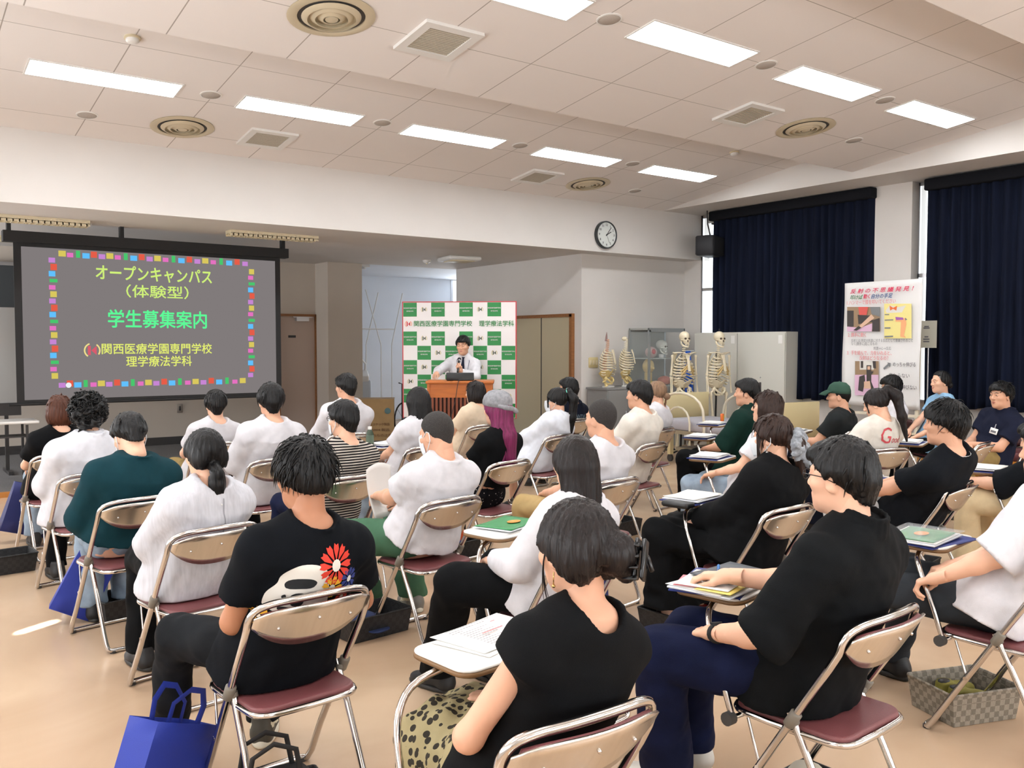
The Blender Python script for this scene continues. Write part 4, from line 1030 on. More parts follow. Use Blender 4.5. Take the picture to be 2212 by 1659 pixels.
def xf(v, R, o, s=1.0, mirror=False):
    v = np.array(v, float)*s
    if mirror: v = v*np.array([-1, 1, 1])
    return v @ np.array(R).T+np.array(o)
def flip(f): return [tuple(reversed(q)) for q in f]
# ------------------------------------------------------------------ materials of people
def skin_mat(name, col):
    m = mat(name, col, .5, spec=.35, noise=.05, nscale=9); nt, b = nodes_of(m)
    b.inputs['Subsurface Weight'].default_value = .06; b.inputs['Subsurface Radius'].default_value = (.012, .005, .003)
    return m
SKIN = dict(l=skin_mat('skin_light', rgb(226, 178, 150)), m=skin_mat('skin_medium', rgb(212, 162, 134)), t=skin_mat('skin_tan', rgb(178, 124, 94)))
def hair_mat(name, col, rough=.42):
    m = mat(name, col, rough, spec=.28, noise=.35, nscale=70, bump=.35, bscale=160, stretch=(1, 1, .12)); return m
HAIR = dict(black=hair_mat('hair_black', rgb(11, 10, 11)), brown=hair_mat('hair_brown', rgb(44, 28, 22)), red=hair_mat('hair_red_brown', rgb(74, 40, 26)), ash=hair_mat('hair_ash_brown', rgb(128, 100, 78)), purple=hair_mat('hair_purple', rgb(112, 32, 76)), dark=hair_mat('hair_dark_brown', rgb(22, 15, 14)), buzz=mat('hair_cropped', rgb(44, 40, 38), .8, noise=.35, nscale=140, bump=.6, bscale=300))
def cloth(name, col, rough=.85, **k):
    a = dict(noise=.08, nscale=14, bump=.2, bscale=420, sheen=.0, spec=.12); a.update(k); return mat(name, col, rough, **a)
WHITE = cloth('white_cotton', rgb(210, 208, 212)); OFFW = cloth('offwhite_cotton', rgb(214, 208, 198)); BLACK = cloth('black_cotton', rgb(11, 12, 14)); NAVY = cloth('navy_cotton', rgb(17, 21, 34))
def knit_grey(): return cloth('pale_grey_linen', rgb(200, 200, 206), stretch=(6, 6, .5))
DENIM = cloth('light_denim', rgb(140, 156, 172), noise=.25, nscale=9); BLUED = cloth('dark_blue_denim', rgb(17, 23, 50), noise=.25, nscale=9); BLKD = cloth('black_denim', rgb(24, 26, 29), noise=.3, nscale=8)
KHAKI = cloth('khaki_cotton', rgb(176, 150, 104)); BEIGE = cloth('beige_cotton', rgb(206, 186, 150)); GREENP = cloth('green_cotton', rgb(72, 108, 84)); TEAL = cloth('teal_knit', rgb(18, 52, 60)); DGREEN = cloth('dark_green_cotton', rgb(16, 42, 36)); CHAR = cloth('charcoal_cotton', rgb(34, 37, 38)); GREYP = cloth('charcoal_wool', rgb(46, 50, 55)); CREAMK = cloth('beige_knit', rgb(216, 196, 170)); LBLUE = cloth('pale_blue_cotton', rgb(142, 182, 214)); STAFFN = cloth('staff_navy', rgb(26, 30, 48)); OLIVE = cloth('olive_cotton', rgb(136, 116, 74))
def stripe_mat():
    m = cloth('striped_jersey', rgb(30, 29, 30)); nt, b = nodes_of(m)
    tc = nt.nodes.new('ShaderNodeTexCoord'); sp_ = nt.nodes.new('ShaderNodeSeparateXYZ'); nt.links.new(tc.outputs['Object'], sp_.inputs[0])
    mo = nt.nodes.new('ShaderNodeMath'); mo.operation = 'FLOORED_MODULO'; mo.inputs[1].default_value = .0165; nt.links.new(sp_.outputs[2], mo.inputs[0])
    lt_ = nt.nodes.new('ShaderNodeMath'); lt_.operation = 'LESS_THAN'; lt_.inputs[1].default_value = .0072; nt.links.new(mo.outputs[0], lt_.inputs[0])
    mx = nt.nodes.new('ShaderNodeMix'); mx.data_type = 'RGBA'; mx.inputs[6].default_value = rgb(34, 32, 33); mx.inputs[7].default_value = rgb(196, 188, 178)
    nt.links.new(lt_.outputs[0], mx.inputs[0]); nt.links.new(mx.outputs[2], b.inputs['Base Color']); return m
STRIPE = stripe_mat()
def spot_mat(name, base, dot, scale, thr):
    m = cloth(name, base); nt, b = nodes_of(m)
    tc = nt.nodes.new('ShaderNodeTexCoord'); v = nt.nodes.new('ShaderNodeTexVoronoi'); v.inputs['Scale'].default_value = scale; nt.links.new(tc.outputs['Object'], v.inputs['Vector'])
    lt_ = nt.nodes.new('ShaderNodeMath'); lt_.operation = 'LESS_THAN'; lt_.inputs[1].default_value = thr; nt.links.new(v.outputs['Distance'], lt_.inputs[0])
    mx = nt.nodes.new('ShaderNodeMix'); mx.data_type = 'RGBA'; mx.inputs[6].default_value = base; mx.inputs[7].default_value = dot
    nt.links.new(lt_.outputs[0], mx.inputs[0]); nt.links.new(mx.outputs[2], b.inputs['Base Color']); return m
DOTS = spot_mat('black_dotted_cloth', rgb(20, 20, 24), rgb(220, 214, 206), 46, .16)
PAISLEY = spot_mat('paisley_cloth', rgb(150, 138, 104), rgb(48, 44, 38), 42, .42)
# ------------------------------------------------------------------ shared shapes: head, hand, shoe
def make_head(female):
    f = Fld((-.13, -.16, -.22), (.13, .16, .16), .0056)
    f.ell((0, -.012, .035), (.074, .094, .088), k=.01)
    f.ell((0, .022, -.035), (.062, .066, .082), k=.035)
    f.ell((0, .03, -.075), (.045 if female else .05, .052, .038), k=.03)
    f.ell((0, .066, -.099), (.018 if female else .022, .018, .016), k=.025)
    for s in (-1, 1):
        f.ell((s*.045, .052, -.02), (.022, .028, .02), k=.025)
        f.ell((s*.031, .094, .008), (.017, .016, .011), k=.016, sub=True)
        f.ell((s*.031, .076, .007), (.0145, .013, .012), k=.004)
        f.cap((s*.012, .085, .024), (s*.045, .074, .026), .009, .007, k=.014)
        f.ell((s*.073, -.006, -.012), (.008, .020, .031), RZ(s*-.45), k=.006)
        f.ell((s*.084, .0, -.010), (.006, .012, .02), RZ(s*-.45), k=.004, sub=True)
        f.ell((s*.011, .094, -.03), (.008, .009, .007), k=.006)
    f.cap((0, .084, .016), (0, .104, -.026), .007, .0105, k=.012)
    f.cap((-.018, .083, -.058), (.018, .083, -.058), .005, .005, k=.008); f.cap((-.015, .081, -.068), (.015, .081, -.068), .006, .006, k=.008)
    f.cap((-.02, .092, -.063), (.02, .092, -.063), .002, .002, k=.003, sub=True)
    nr = .046 if female else .054
    f.cap((0, -.026, -.05), (0, -.034, -.125), nr, nr, k=.03)
    return f.mesh()
HEADV = {False: make_head(False), True: make_head(True)}
def mbparts(mb): return (np.array(mb.v), mb.f)
def make_hand(c):
    f = Fld((-.09, -.05, -.13), (.07, .22, .05), .0037)
    kn = [(-.027, .082, 0), (-.009, .088, .003), (.010, .084, .001), (.027, .074, -.004)]
    for x, y, z in kn: f.cap((x*.55, .012, -.002), (x, y, z), .0135, .0115, k=.012)
    f.cap((-.008, -.04, 0), (-.008, .02, 0), .0215, .021, k=.02); f.cap((.008, -.04, 0), (.008, .02, 0), .0215, .02, k=.02)
    for i, (x, y, z) in enumerate(kn):
        p = Vector((x, y, z)); a = 0; L = [(.042, .026, .02), (.046, .029, .021), (.043, .027, .02), (.034, .021, .018)][i]
        sp_ = [-.10, -.02, .05, .14][i]
        for j in range(3):
            a += radians(c[j]*(1+.08*i)); d = Vector((sp_*cos(a), cos(a), -sin(a))).normalized()
            q = p+d*L[j]; f.cap(p, q, [.0092, .0085, .0078][j], [.0085, .0078, .0066][j], k=.005); p = q
    t = c[3]
    p0, p1 = Vector((-.018, .016, -.006)), Vector((-.044+.012*t, .048, -.014-.016*t)); p2 = p1+Vector((-.008+.02*t, .032, -.004-.018*t)); p3 = p2+Vector((.004+.016*t, .026, -.002-.012*t))
    f.cap(p0, p1, .0145, .012, k=.012); f.cap(p1, p2, .0105, .0095, k=.005); f.cap(p2, p3, .0092, .0072, k=.005)
    return f.mesh()
HANDV = dict(relax=make_hand((22, 26, 16, .25)), flat=make_hand((7, 9, 6, .0)), grip=make_hand((62, 78, 40, 1.0)), fold=make_hand((40, 48, 24, .6)))
def make_shoe(kind):
    f = Fld((-.075, -.12, -.01), (.075, .24, .16), .006)
    f.cap((0, -.055, .05), (0, .06, .045), .042, .04, k=.03); f.ell((0, .11, .032), (.045, .085, .038), k=.03)
    f.cap((0, -.055, .05), (0, -.04, .105), .04, .045, k=.03); f.cap((0, .0, .08), (0, .09, .055), .035, .03, k=.03)
    if kind == 'chunky': f.ell((0, .05, .02), (.054, .16, .03), k=.015)
    f.plane((0, 0, .004), (0, 0, -1)); f.plane((0, 0, .13), (0, 0, 1))
    g = Fld((-.075, -.14, -.01), (.075, .24, .05), .006)
    sw = .056 if kind == 'chunky' else .05
    g.ell((0, .05, .012), (sw, .155 if kind != 'chunky' else .165, .06), k=.01); g.plane((0, 0, .003), (0, 0, -1)); g.plane((0, 0, .026 if kind != 'chunky' else .036), (0, 0, 1))
    return f.mesh(), g.mesh()
SHOEV = dict(plain=make_shoe('plain'), chunky=make_shoe('chunky'))
# ------------------------------------------------------------------ hair
def hairline(f, ys, zs, k=.006):
    """trim hair below a line running from nape to forehead, in the head frame"""
    sl, X, Y, Z = f.reg(f.lo, f.lo+f.h*f.n)
    d = np.interp(Y[0, :, 0], ys, zs).astype(np.float32)[None, :, None]-Z
    a = f.D; f.D = (np.maximum(a, d)+np.maximum(k-np.abs(a-d), 0)**2/(4*k)).astype(np.float32)
def strands(f, amp, n, seed, c=(0, -.05)):
    r = random.Random(seed); sl, X, Y, Z = f.reg(f.lo, f.lo+f.h*f.n)
    ph = np.arctan2(X-c[0], Y-c[1]); N = 0
    for i in range(4):
        m = n*(.6+.5*i); N = N+np.sin(m*ph+r.uniform(0, 6)+2.2*np.sin(9*Z*r.uniform(.5, 2)+r.uniform(0, 6))+1.5*np.sin(40*Y*r.uniform(.3, 1)))/(1+.5*i)
    f.D = (f.D+amp*.5*N).astype(np.float32)
def tufts(seed, count, L, z0, rad=(.09, .105, .10), droop=.8, crown=(0, -.055, .12), thick=.0044, yl=-.14, yh=.09):
    r = random.Random(seed); mb = MB(); cr = Vector(crown); n = 0
    while n < count:
        u = Vector((r.gauss(0, 1), r.gauss(0, 1), r.gauss(.5, .9))).normalized()
        p = Vector((u.x*rad[0], u.y*rad[1]-.012, u.z*rad[2]+.035))
        if p.z < z0+max(0, (p.y+.02))*.9 or not yl < p.y < yh: continue
        n += 1
        t = p-cr; t = t-u*t.dot(u)
        if t.length < .01: t = Vector((r.uniform(-1, 1), r.uniform(-1, 1), 0))
        t = (t.normalized()+Vector((r.uniform(-.4, .4), r.uniform(-.4, .4), r.uniform(-.1, .3)))).normalized()
        l = L*r.uniform(.6, 1.2); q = p-u*.006
        mb.tube([q, q+t*l*.35+u*.0045, q+t*l*.7+u*(.006-droop*.006)-Vector((0, 0, droop*l*.1)), q+t*l+u*(.004-droop*.012)-Vector((0, 0, droop*l*.3))], [thick, thick, thick*.65, thick*.1], 5)
    return mbparts(mb)
def make_hair(style, seed=1, h=.0065):
    r = random.Random(seed); lo, hi = (-.15, -.17, -.16), (.15, .15, .18)
    if style in ('long', 'half_up', 'long_cap'): lo = (-.17, -.22, -.55); h = max(h, .008)
    if style in ('bob', 'bob_wide'): lo = (-.16, -.18, -.22)
    if style in ('high_tail',): lo = (-.15, -.26, -.42)
    if style in ('low_tail', 'bun_low', 'clip_bun', 'side_tail'): lo = (-.16, -.24, -.30)
    if style == 'curly': lo, hi = (-.18, -.20, -.16), (.18, .17, .2)
    f = Fld(lo, hi, h); ex = []
    if style in ('short', 'messy', 'spiky', 'mid', 'parted', 'curtain', 'undercut', 'bowl'):
        g = dict(short=1.0, messy=1.05, spiky=1.03, mid=1.08, parted=1.0, curtain=1.06, undercut=1.10, bowl=1.06)[style]
        f.ell((0, -.014, .036), (.088*g, .106*g, .100*g), k=.01)
        f.cap((0, -.075, -.01), (0, -.07, -.06), .05*g, .04, k=.03)
        for s in (-1, 1): f.ell((s*.066, .0, .03), (.028, .06, .04), k=.02)
        f.ell((0, .07, .07), (.066, .03, .032), k=.03)
        if style in ('mid', 'curtain'):
            for s in (-1, 1): f.ell((s*.058, .045, .03), (.03, .045, .05), k=.02)
            hairline(f, [-.2, -.10, -.06, -.02, .0, .03, .055, .09], [-.085, -.085, -.06, -.012, -.004, .0, .025, .035])
        elif style == 'undercut': hairline(f, [-.2, -.10, -.06, -.02, .0, .03, .055, .09], [-.045, -.045, -.035, -.006, .002, .005, .025, .04])
        elif style == 'bowl': hairline(f, [-.2, -.10, -.06, -.02, .0, .03, .055, .09], [-.09, -.09, -.07, -.03, -.01, .0, .03, .035])
        else: hairline(f, [-.2, -.10, -.06, -.025, -.01, .012, .03, .06, .09], [-.08, -.08, -.055, -.01, .012, -.005, .025, .05, .052])
        strands(f, .004, 34, seed)
        if style in ('bowl', 'curtain'): ex.append(tufts(seed, 150, .05, .0, (.087*g, .105*g, .099*g), 1.6, thick=.0038))
        elif style in ('messy', 'spiky', 'mid', 'undercut'):
            ex.append(tufts(seed, 520 if style != 'spiky' else 300, .05 if style != 'spiky' else .045, -.015 if style != 'undercut' else .0, (.092*g, .108*g, .102*g), .9 if style != 'spiky' else .1, thick=.0029 if style != 'spiky' else .004))
        else: ex.append(tufts(seed, 170, .045, .0, (.086*g, .104*g, .098*g), 1.6, thick=.0038))
    elif style in ('buzz',):
        f.ell((0, -.013, .034), (.0785, .0985, .0925), k=.01); f.cap((0, -.07, 0), (0, -.062, -.055), .034, .028, k=.03)
        hairline(f, [-.2, -.10, -.06, -.03, -.01, .012, .03, .06, .09], [-.07, -.07, -.055, -.02, .01, -.01, .03, .058, .06])
    elif style == 'curly':
        f.ell((0, -.02, .035), (.108, .122, .112), k=.01); f.ell((0, -.08, -.03), (.085, .06, .08), k=.03)
        hairline(f, [-.2, -.1, -.05, 0, .03, .06, .1], [-.10, -.10, -.07, -.03, -.01, .04, .05]); f.wrinkle(.014, .05, seed, 9)
        mb = MB()
        for i in range(420):
            u = Vector((r.gauss(0, 1), r.gauss(0, 1), r.gauss(.2, 1))).normalized(); p = Vector((u.x*.107, u.y*.12-.02, u.z*.11+.03))
            if p.z < -.085 or (p.y > .05 and p.z < .06): continue
            a = u.orthogonal(); b = u.cross(a); rr = r.uniform(.008, .016); ph = r.uniform(0, 6)
            mb.tube([p-u*.008+(a*cos(ph+k*.9)+b*sin(ph+k*.9))*rr*.8+u*k*.0045 for k in range(7)], [.0045, .0045, .004, .004, .0035, .003, .001], 4)
        ex.append(mbparts(mb))
    else:
        f.ell((0, -.014, .034), (.087, .105, .098), k=.01)
        for s in (-1, 1): f.ell((s*.062, .02, .015), (.03, .05, .055), k=.02)
        fr = [.035, .045]
        if style in ('bob', 'bob_wide'):
            w = 1.0 if style == 'bob' else 1.06
            f.ell((0, -.04, -.03), (.092*w, .082, .10), k=.03)
            for s in (-1, 1): f.ell((s*.062, .01, -.04), (.03, .052, .085), k=.03)
            hairline(f, [-.2, -.08, .0, .05, .06, .09], [-.145, -.145, -.125, -.10, .02, .035])
            ex.append(tufts(seed, 90, .07, -.05, (.089*w, .106, .098), 2.4, thick=.0045))
        elif style in ('long', 'half_up', 'long_cap'):
            w = 1.0
            f.cap((0, -.06, -.02), (0, -.082, -.20), .078, .068, k=.04)
            for s in (-1, 1):
                f.cap((s*.055, -.03, -.02), (s*.06, -.07, -.20), .04, .045, k=.04)
                if style == 'long': f.cap((s*.062, .02, .0), (s*.07, .0, -.13), .026, .024, k=.03)
            if style == 'long_cap':
                f.cap((0, -.10, -.2), (.01, -.135, -.46), .075, .03, k=.04)
                for s in (-1, 1): f.cap((s*.05, -.08, -.2), (s*.065, -.115, -.44), .04, .022, k=.03)
            
            if style == 'half_up': f.cap((0, -.075, -.19), (.02, -.085, -.33), .045, .014, k=.04)
            hairline(f, [-.25, .0, .045, .06, .09], [-.6, -.6, -.2 if style == 'long' else -.03, .03, .045])
            sl, X, Y, Z = f.reg(f.lo, f.lo+f.h*f.n)
            mb = MB()
            for i in range(150 if style != 'long_cap' else 220):
                x = r.uniform(-.095, .095); z1 = {'long': -.25, 'half_up': -.37, 'long_cap': -.46}[style]*r.uniform(.84, 1.0)*(1-.3*(x/.095)**2)
                yb = -sqrt(max(0, 1-(x/.115)**2)); ytop = yb*.075-.055
                if style != 'long' and abs(x) > .07: x *= .8
                a = Vector((x*.9, ytop+.025, -.03)); b = Vector((x*1.02, ytop-.018, -.16)); e_ = Vector((x*dict(long_cap=.85, long=.9, half_up=.45)[style]+r.uniform(-.015, .015), ytop-.010+r.uniform(-.010, .010), z1))
                mb.tube(arc(a, b, e_, 6), [.004, .0055, .0055, .005, .0045, .003, .001], 4)
            ex.append(mbparts(mb))
        elif style == 'low_tail':
            for s in (-1, 1): f.ell((s*.05, -.05, -.02), (.04, .05, .06), k=.03)
            hairline(f, [-.25, -.09, -.04, .0, .03, .06, .09], [-.3, -.075, -.05, -.012, .0, .045, .055])
            f.cap((0, -.1, -.06), (.0, -.125, -.085), .028, .03, k=.01); f.ell((0, -.118, -.135), (.042, .034, .065), k=.02)
        elif style == 'bun_low':
            hairline(f, [-.25, -.09, -.04, .0, .03, .055, .09], [-.3, -.075, -.05, -.012, .01, .075, .095])
            f.ell((.01, -.115, -.03), (.04, .034, .036), k=.01); f.cap((.03, -.1, -.05), (.05, -.08, -.18), .012, .006, k=.01)
        elif style == 'clip_bun':
            for s in (-1, 1): f.ell((s*.045, -.045, -.01), (.05, .065, .075), k=.03)
            hairline(f, [-.25, -.09, -.04, .0, .03, .06, .09], [-.3, -.085, -.055, -.012, .0, .045, .055])
            f.ell((.035, -.115, -.005), (.05, .045, .055), k=.012); f.ell((.06, -.118, -.045), (.03, .03, .035), k=.01)
            mb = MB()
            for i in range(60):
                a = r.uniform(-.6, .6); mb.tube(arc((sin(a)*.06, -.055, -.085), (sin(a)*.055, -.075, -.12-r.uniform(0, .03)), (sin(a)*.05+r.uniform(-.02, .02), -.07, -.16-r.uniform(0, .05)), 5), [.0012, .0012, .001, .0008, .0006, .0003], 3)
            for s in (-1, 1):
                for i in range(6): mb.tube(arc((s*.07, .035, .0), (s*.082, .045, -.06), (s*(.07+r.uniform(-.01, .01)), .035+r.uniform(-.012, .012), -.13), 5), [.002, .002, .0018, .0015, .001, .0004], 3)
            ex.append(mbparts(mb))
        elif style == 'high_tail':
            hairline(f, [-.30, -.09, -.04, .0, .03, .06, .09], [-.45, -.06, -.045, -.012, .0, .045, .055])
            f.ell((0, -.115, .09), (.03, .03, .028), k=.015)
            f.cap((0, -.125, .095), (0, -.175, .02), .034, .042, k=.02); f.cap((0, -.175, .02), (0, -.165, -.16), .042, .034, k=.03); f.cap((0, -.165, -.16), (.0, -.14, -.36), .034, .01, k=.03)
            for s in (-1, 1): f.cap((s*.066, .06, .04), (s*.07, .062, -.06), .012, .007, k=.012)
        elif style == 'side_tail':
            hairline(f, [-.25, -.09, -.04, .0, .03, .06, .09], [-.3, -.08, -.05, -.012, .0, .035, .04])
            f.ell((.0, -.13, -.03), (.05, .045, .055), k=.02); f.cap((.01, -.14, -.05), (.03, -.15, -.19), .035, .02, k=.03)
            mb = MB()
            for s in (-1, 1):
                for i in range(16): mb.tube(arc((s*.068, .04+r.uniform(-.015, .02), .02), (s*.085, .055, -.06), (s*(.07+r.uniform(-.015, .01)), .04+r.uniform(-.02, .02), -.17), 5), [.003, .003, .0028, .002, .0015, .0005], 3)
            ex.append(mbparts(mb)); ex.append(tufts(seed, 70, .07, -.04, (.090, .106, .098), 2.0, thick=.0045))
        strands(f, .0042, 34, seed)
    return [f.mesh()]+ex
# ------------------------------------------------------------------ one person
def V3(*a): return Vector(a)
def ik(S, W, a, b, pole):
    d = W-S; L = min(d.length, (a+b)*.995); d = d.normalized(); W = S+d*L
    x = (a*a-b*b+L*L)/(2*L); hgt = sqrt(max(0, a*a-x*x))
    p = Vector(pole); p = (p-d*p.dot(d)); p.normalize()
    return S+d*x+p*hgt, W
def head_parts(t, P, R, hc, hs, face=True):
    """eyes, brows and mouth for heads whose face shows"""
    def put(name, mb, m): return np_obj(name, [(xf(np.array(mb.v), R, hc, hs), mb.f)], m, t)
    M_EYE = mat('eye_white', rgb(206, 198, 192), .3); M_IRIS = mat('iris_dark', rgb(26, 18, 14), .2); M_LIP = mat('lips', rgb(186, 110, 100), .5)
    e_, b_ = MB(), MB()
    for s in (-1, 1):
        ey = MB(); ey.ball((s*.031, .0832, .007), (.0105, .0085, .0042), 12); o = put('eye', ey, M_EYE)
        ir = MB(); ir.ball((s*.031, .0900, .007), (.0048, .003, .0044), 8); q = np_obj('iris', [(xf(np.array(ir.v), R, hc, hs), ir.f)], M_IRIS, o)
        br = MB(); br.tube([(s*.014, .0945, .026), (s*.03, .091, .031), (s*.048, .08, .027)], [.0022, .003, .0012], 5); put('eyebrow', br, HAIR['black'])
    lp_ = MB(); lp_.tube([(-.023, .086, -.0605), (-.008, .0925, -.0585), (.008, .0925, -.0585), (.023, .086, -.0605)], [.0015, .0035, .0035, .0015], 6); lp_.tube([(-.021, .086, -.063), (0, .091, -.0685), (.021, .086, -.063)], [.001, .0045, .001], 6); put('mouth', lp_, M_LIP)
def shirt_mesh(P, T, Hp, R, s, vz, sw, arms, nb, off, kind, sleeve, hem, seed, h, neck, girth):
    st = P.get('stand'); f = Fld((-.48, -.50, .38 if not st else .82), (.48, .62, 1.30 if not st else 1.68), h)
    g = girth
    rg = [(-.16, .178, .135, 0, .0), (-.10, .182, .14, 0, -.005), (0, .176, .132, 0, -.01), (.10, .160, .118, 0, -.02), (.20, .158, .112, 0, -.025), (.32, .172, .112, 0, -.03), (.40, .172, .10, 0, -.028), (.45, .145, .08, 0, -.02), (.49, .10, .062, 0, -.012), (.52, .06, .05, 0, -.005)]
    loose = .022 if kind in ('tee', 'blouse') else .014
    rg = [(z*s*(vz if z > 0 else 1), (rx*g+off+(loose*.6 if z < .2 else 0))*s, (ry*g+off+(loose if z < .2 else 0))*s, 0, cy*s) for z, rx, ry, _, cy in rg if z >= hem-.03]
    f.loft(Hp, R, rg, k=.03)
    for sd in (0, 1):
        S, E, W = arms[sd]; sg = (-1, 1)[sd]
        f.cap(T((sg*.05, -.012, .462)), S, (.046+off)*s, (.047+off)*s, k=.06)
        d = (E-S); g2 = Fld(f.lo, f.lo+f.h*(f.n-1), f.h); g2.n = f.n; g2.D = np.full(tuple(f.n), 1.0, np.float32); g2.ax = f.ax
        if sleeve == 'none': g2.cap(S, S+d*.3, (.054+off)*s, (.056+off)*s, k=.04)
        elif sleeve == 'short': g2.cap(S, S+d*.9, (.050+off)*s, (.052+off*1.25)*s, k=.03)
        elif sleeve == 'half': g2.cap(S, E, (.052+off*1.2)*s, (.054+off*1.4)*s, k=.03).cap(E, E+(W-E)*.4, (.054+off*1.4)*s, (.052+off*1.4)*s, k=.03)
        else: g2.cap(S, E, (.052+off)*s, (.046+off)*s, k=.03); g2.cap(E, W, (.044+off)*s, (.034+off*.9)*s, k=.03)
        fr = {'none': .14, 'short': .66}.get(sleeve)
        if fr is not None: g2.plane(S+d*fr, d)
        elif sleeve == 'half': g2.plane(E+(W-E)*.04, d.normalized()*.7+(W-E).normalized()*.5)
        else: g2.plane(W-(W-E).normalized()*.012, W-E)
        f.put((slice(None),)*3, g2.D, .035)
    f.wrinkle(.0042 if kind != 'knit' else .002, .19, seed, 8, (1.2, 1, .6))
    f.wrinkle(.0014, .07, seed+5, 6, (1.2, 1, .5))
    # collar / neckline
    nk, ndrop = neck
    ax = (Vector(P['hc'])-nb).normalized()
    if nk == 'collar':
        for rr, zz, tk in ((.073, .495, .010), (.070, .510, .009), (.067, .525, .008), (.064, .54, .0075)):
            for i in range(18):
                a = 2*pi*i/18; b2 = 2*pi*(i+1)/18
                def cp(q): return T((rr*sin(q), -.02+(rr-.002)*cos(q), zz+.012-.028*max(0, cos(q))**2))
                if .3 < a < 2*pi-.5: f.cap(cp(a), cp(b2), tk*s, k=.006)
        f.cap(nb-ax*.06, nb+ax*.12, .049*s, .052*s, k=.004, sub=True)
    else:
        if nk == 'crew':
            for i in range(16):
                a = 2*pi*i/16; b2 = 2*pi*(i+1)/16
                def cp(q): return T((.069*sin(q), -.022+.066*cos(q), .492-.022*cos(q)-ndrop))
                f.cap(cp(a), cp(b2), .0085*s, k=.008)
        f.ell(T((0, -.012, .535-ndrop)), (.072*s, .078*s, .05*s+ndrop*.6), R, k=.014, sub=True)
    # hem
    hz = Hp+Vector(R[:, 2])*(hem*s)
    f.plane(hz, -Vector(R[:, 2]), (-.48, -.5, .38), (.48, .30, Hp.z+.1))
    if not st: f.plane((0, 0, .442), (0, 0, -1), (-.3, -.5, .38), (.3, .25, .5))
    return f.mesh()
def pants_mesh(Hp, s, legs, wide, seed, h, shorts=None):
    f = Fld((-.50, -.32, -.01), (.50, .95, .80), h)
    f.ell(Hp+V3(0, -.005, .0), (.172*s, .135*s, .115*s), k=.03); f.ell(Hp+V3(0, -.02, .09), (.158*s, .115*s, .1*s), k=.04)
    for sd in (0, 1):
        hp, kn, an = legs[sd]
        f.cap(hp, kn, (.090+wide*.5)*s, (.064+wide)*s, k=.03)
        if shorts is None: f.cap(kn, an, (.058+wide)*s, (.050+wide*1.3)*s, k=.015)
        else: f.cap(kn, kn+(an-kn)*shorts, (.068+wide)*s, (.07+wide)*s, k=.025)
    f.wrinkle(.0045, .16, seed, 8, (.7, 1, 1)); f.wrinkle(.0016, .06, seed+3, 5)
    f.plane((0, 0, .4385), (0, 0, -1), (-.5, -.32, .3), (.5, .2, .52))
    for sd in (0, 1):
        hp, kn, an = legs[sd]
        if shorts is None:
            c = an+(kn-an).normalized()*.02; f.plane((c.x, c.y, max(.05, c.z-.02)), (0, 0, -1), (an.x-.14, an.y-.2, -.01), (an.x+.14, an.y+.2, .2))
    return f.mesh()
def skirt_mesh(Hp, s, legs, length, seed, h, flare=.05):
    f = Fld((-.55, -.42, -.01), (.55, .95, .80), h)
    f.ell(Hp, (.18*s, .145*s, .13*s), k=.03)
    k0 = (legs[0][1]+legs[1][1])/2; a0 = (legs[0][2]+legs[1][2])/2
    for sd in (0, 1):
        hp, kn, an = legs[sd]
        f.cap(hp, kn, .10*s, .085*s, k=.08); e = kn+(an-kn)*length; f.cap(kn, e, .088*s, (.085+flare)*s, k=.09)
    f.cap(Hp, k0, .11*s, .09*s, k=.06); f.cap(k0, k0+(a0-k0)*length, .09*s, (.10+flare)*s, k=.08)
    f.wrinkle(.009, .12, seed, 8, (1.4, 1.4, .4))
    f.plane((0, 0, .4385), (0, 0, -1), (-.55, -.42, .3), (.55, .2, .52))
    z = k0.z+(a0.z-k0.z)*length
    f.plane((0, 0, z), (0, 0, -1), (-.55, -.42, -.01), (.55, .95, z+.25))
    return f.mesh()
PEOPLE = {}
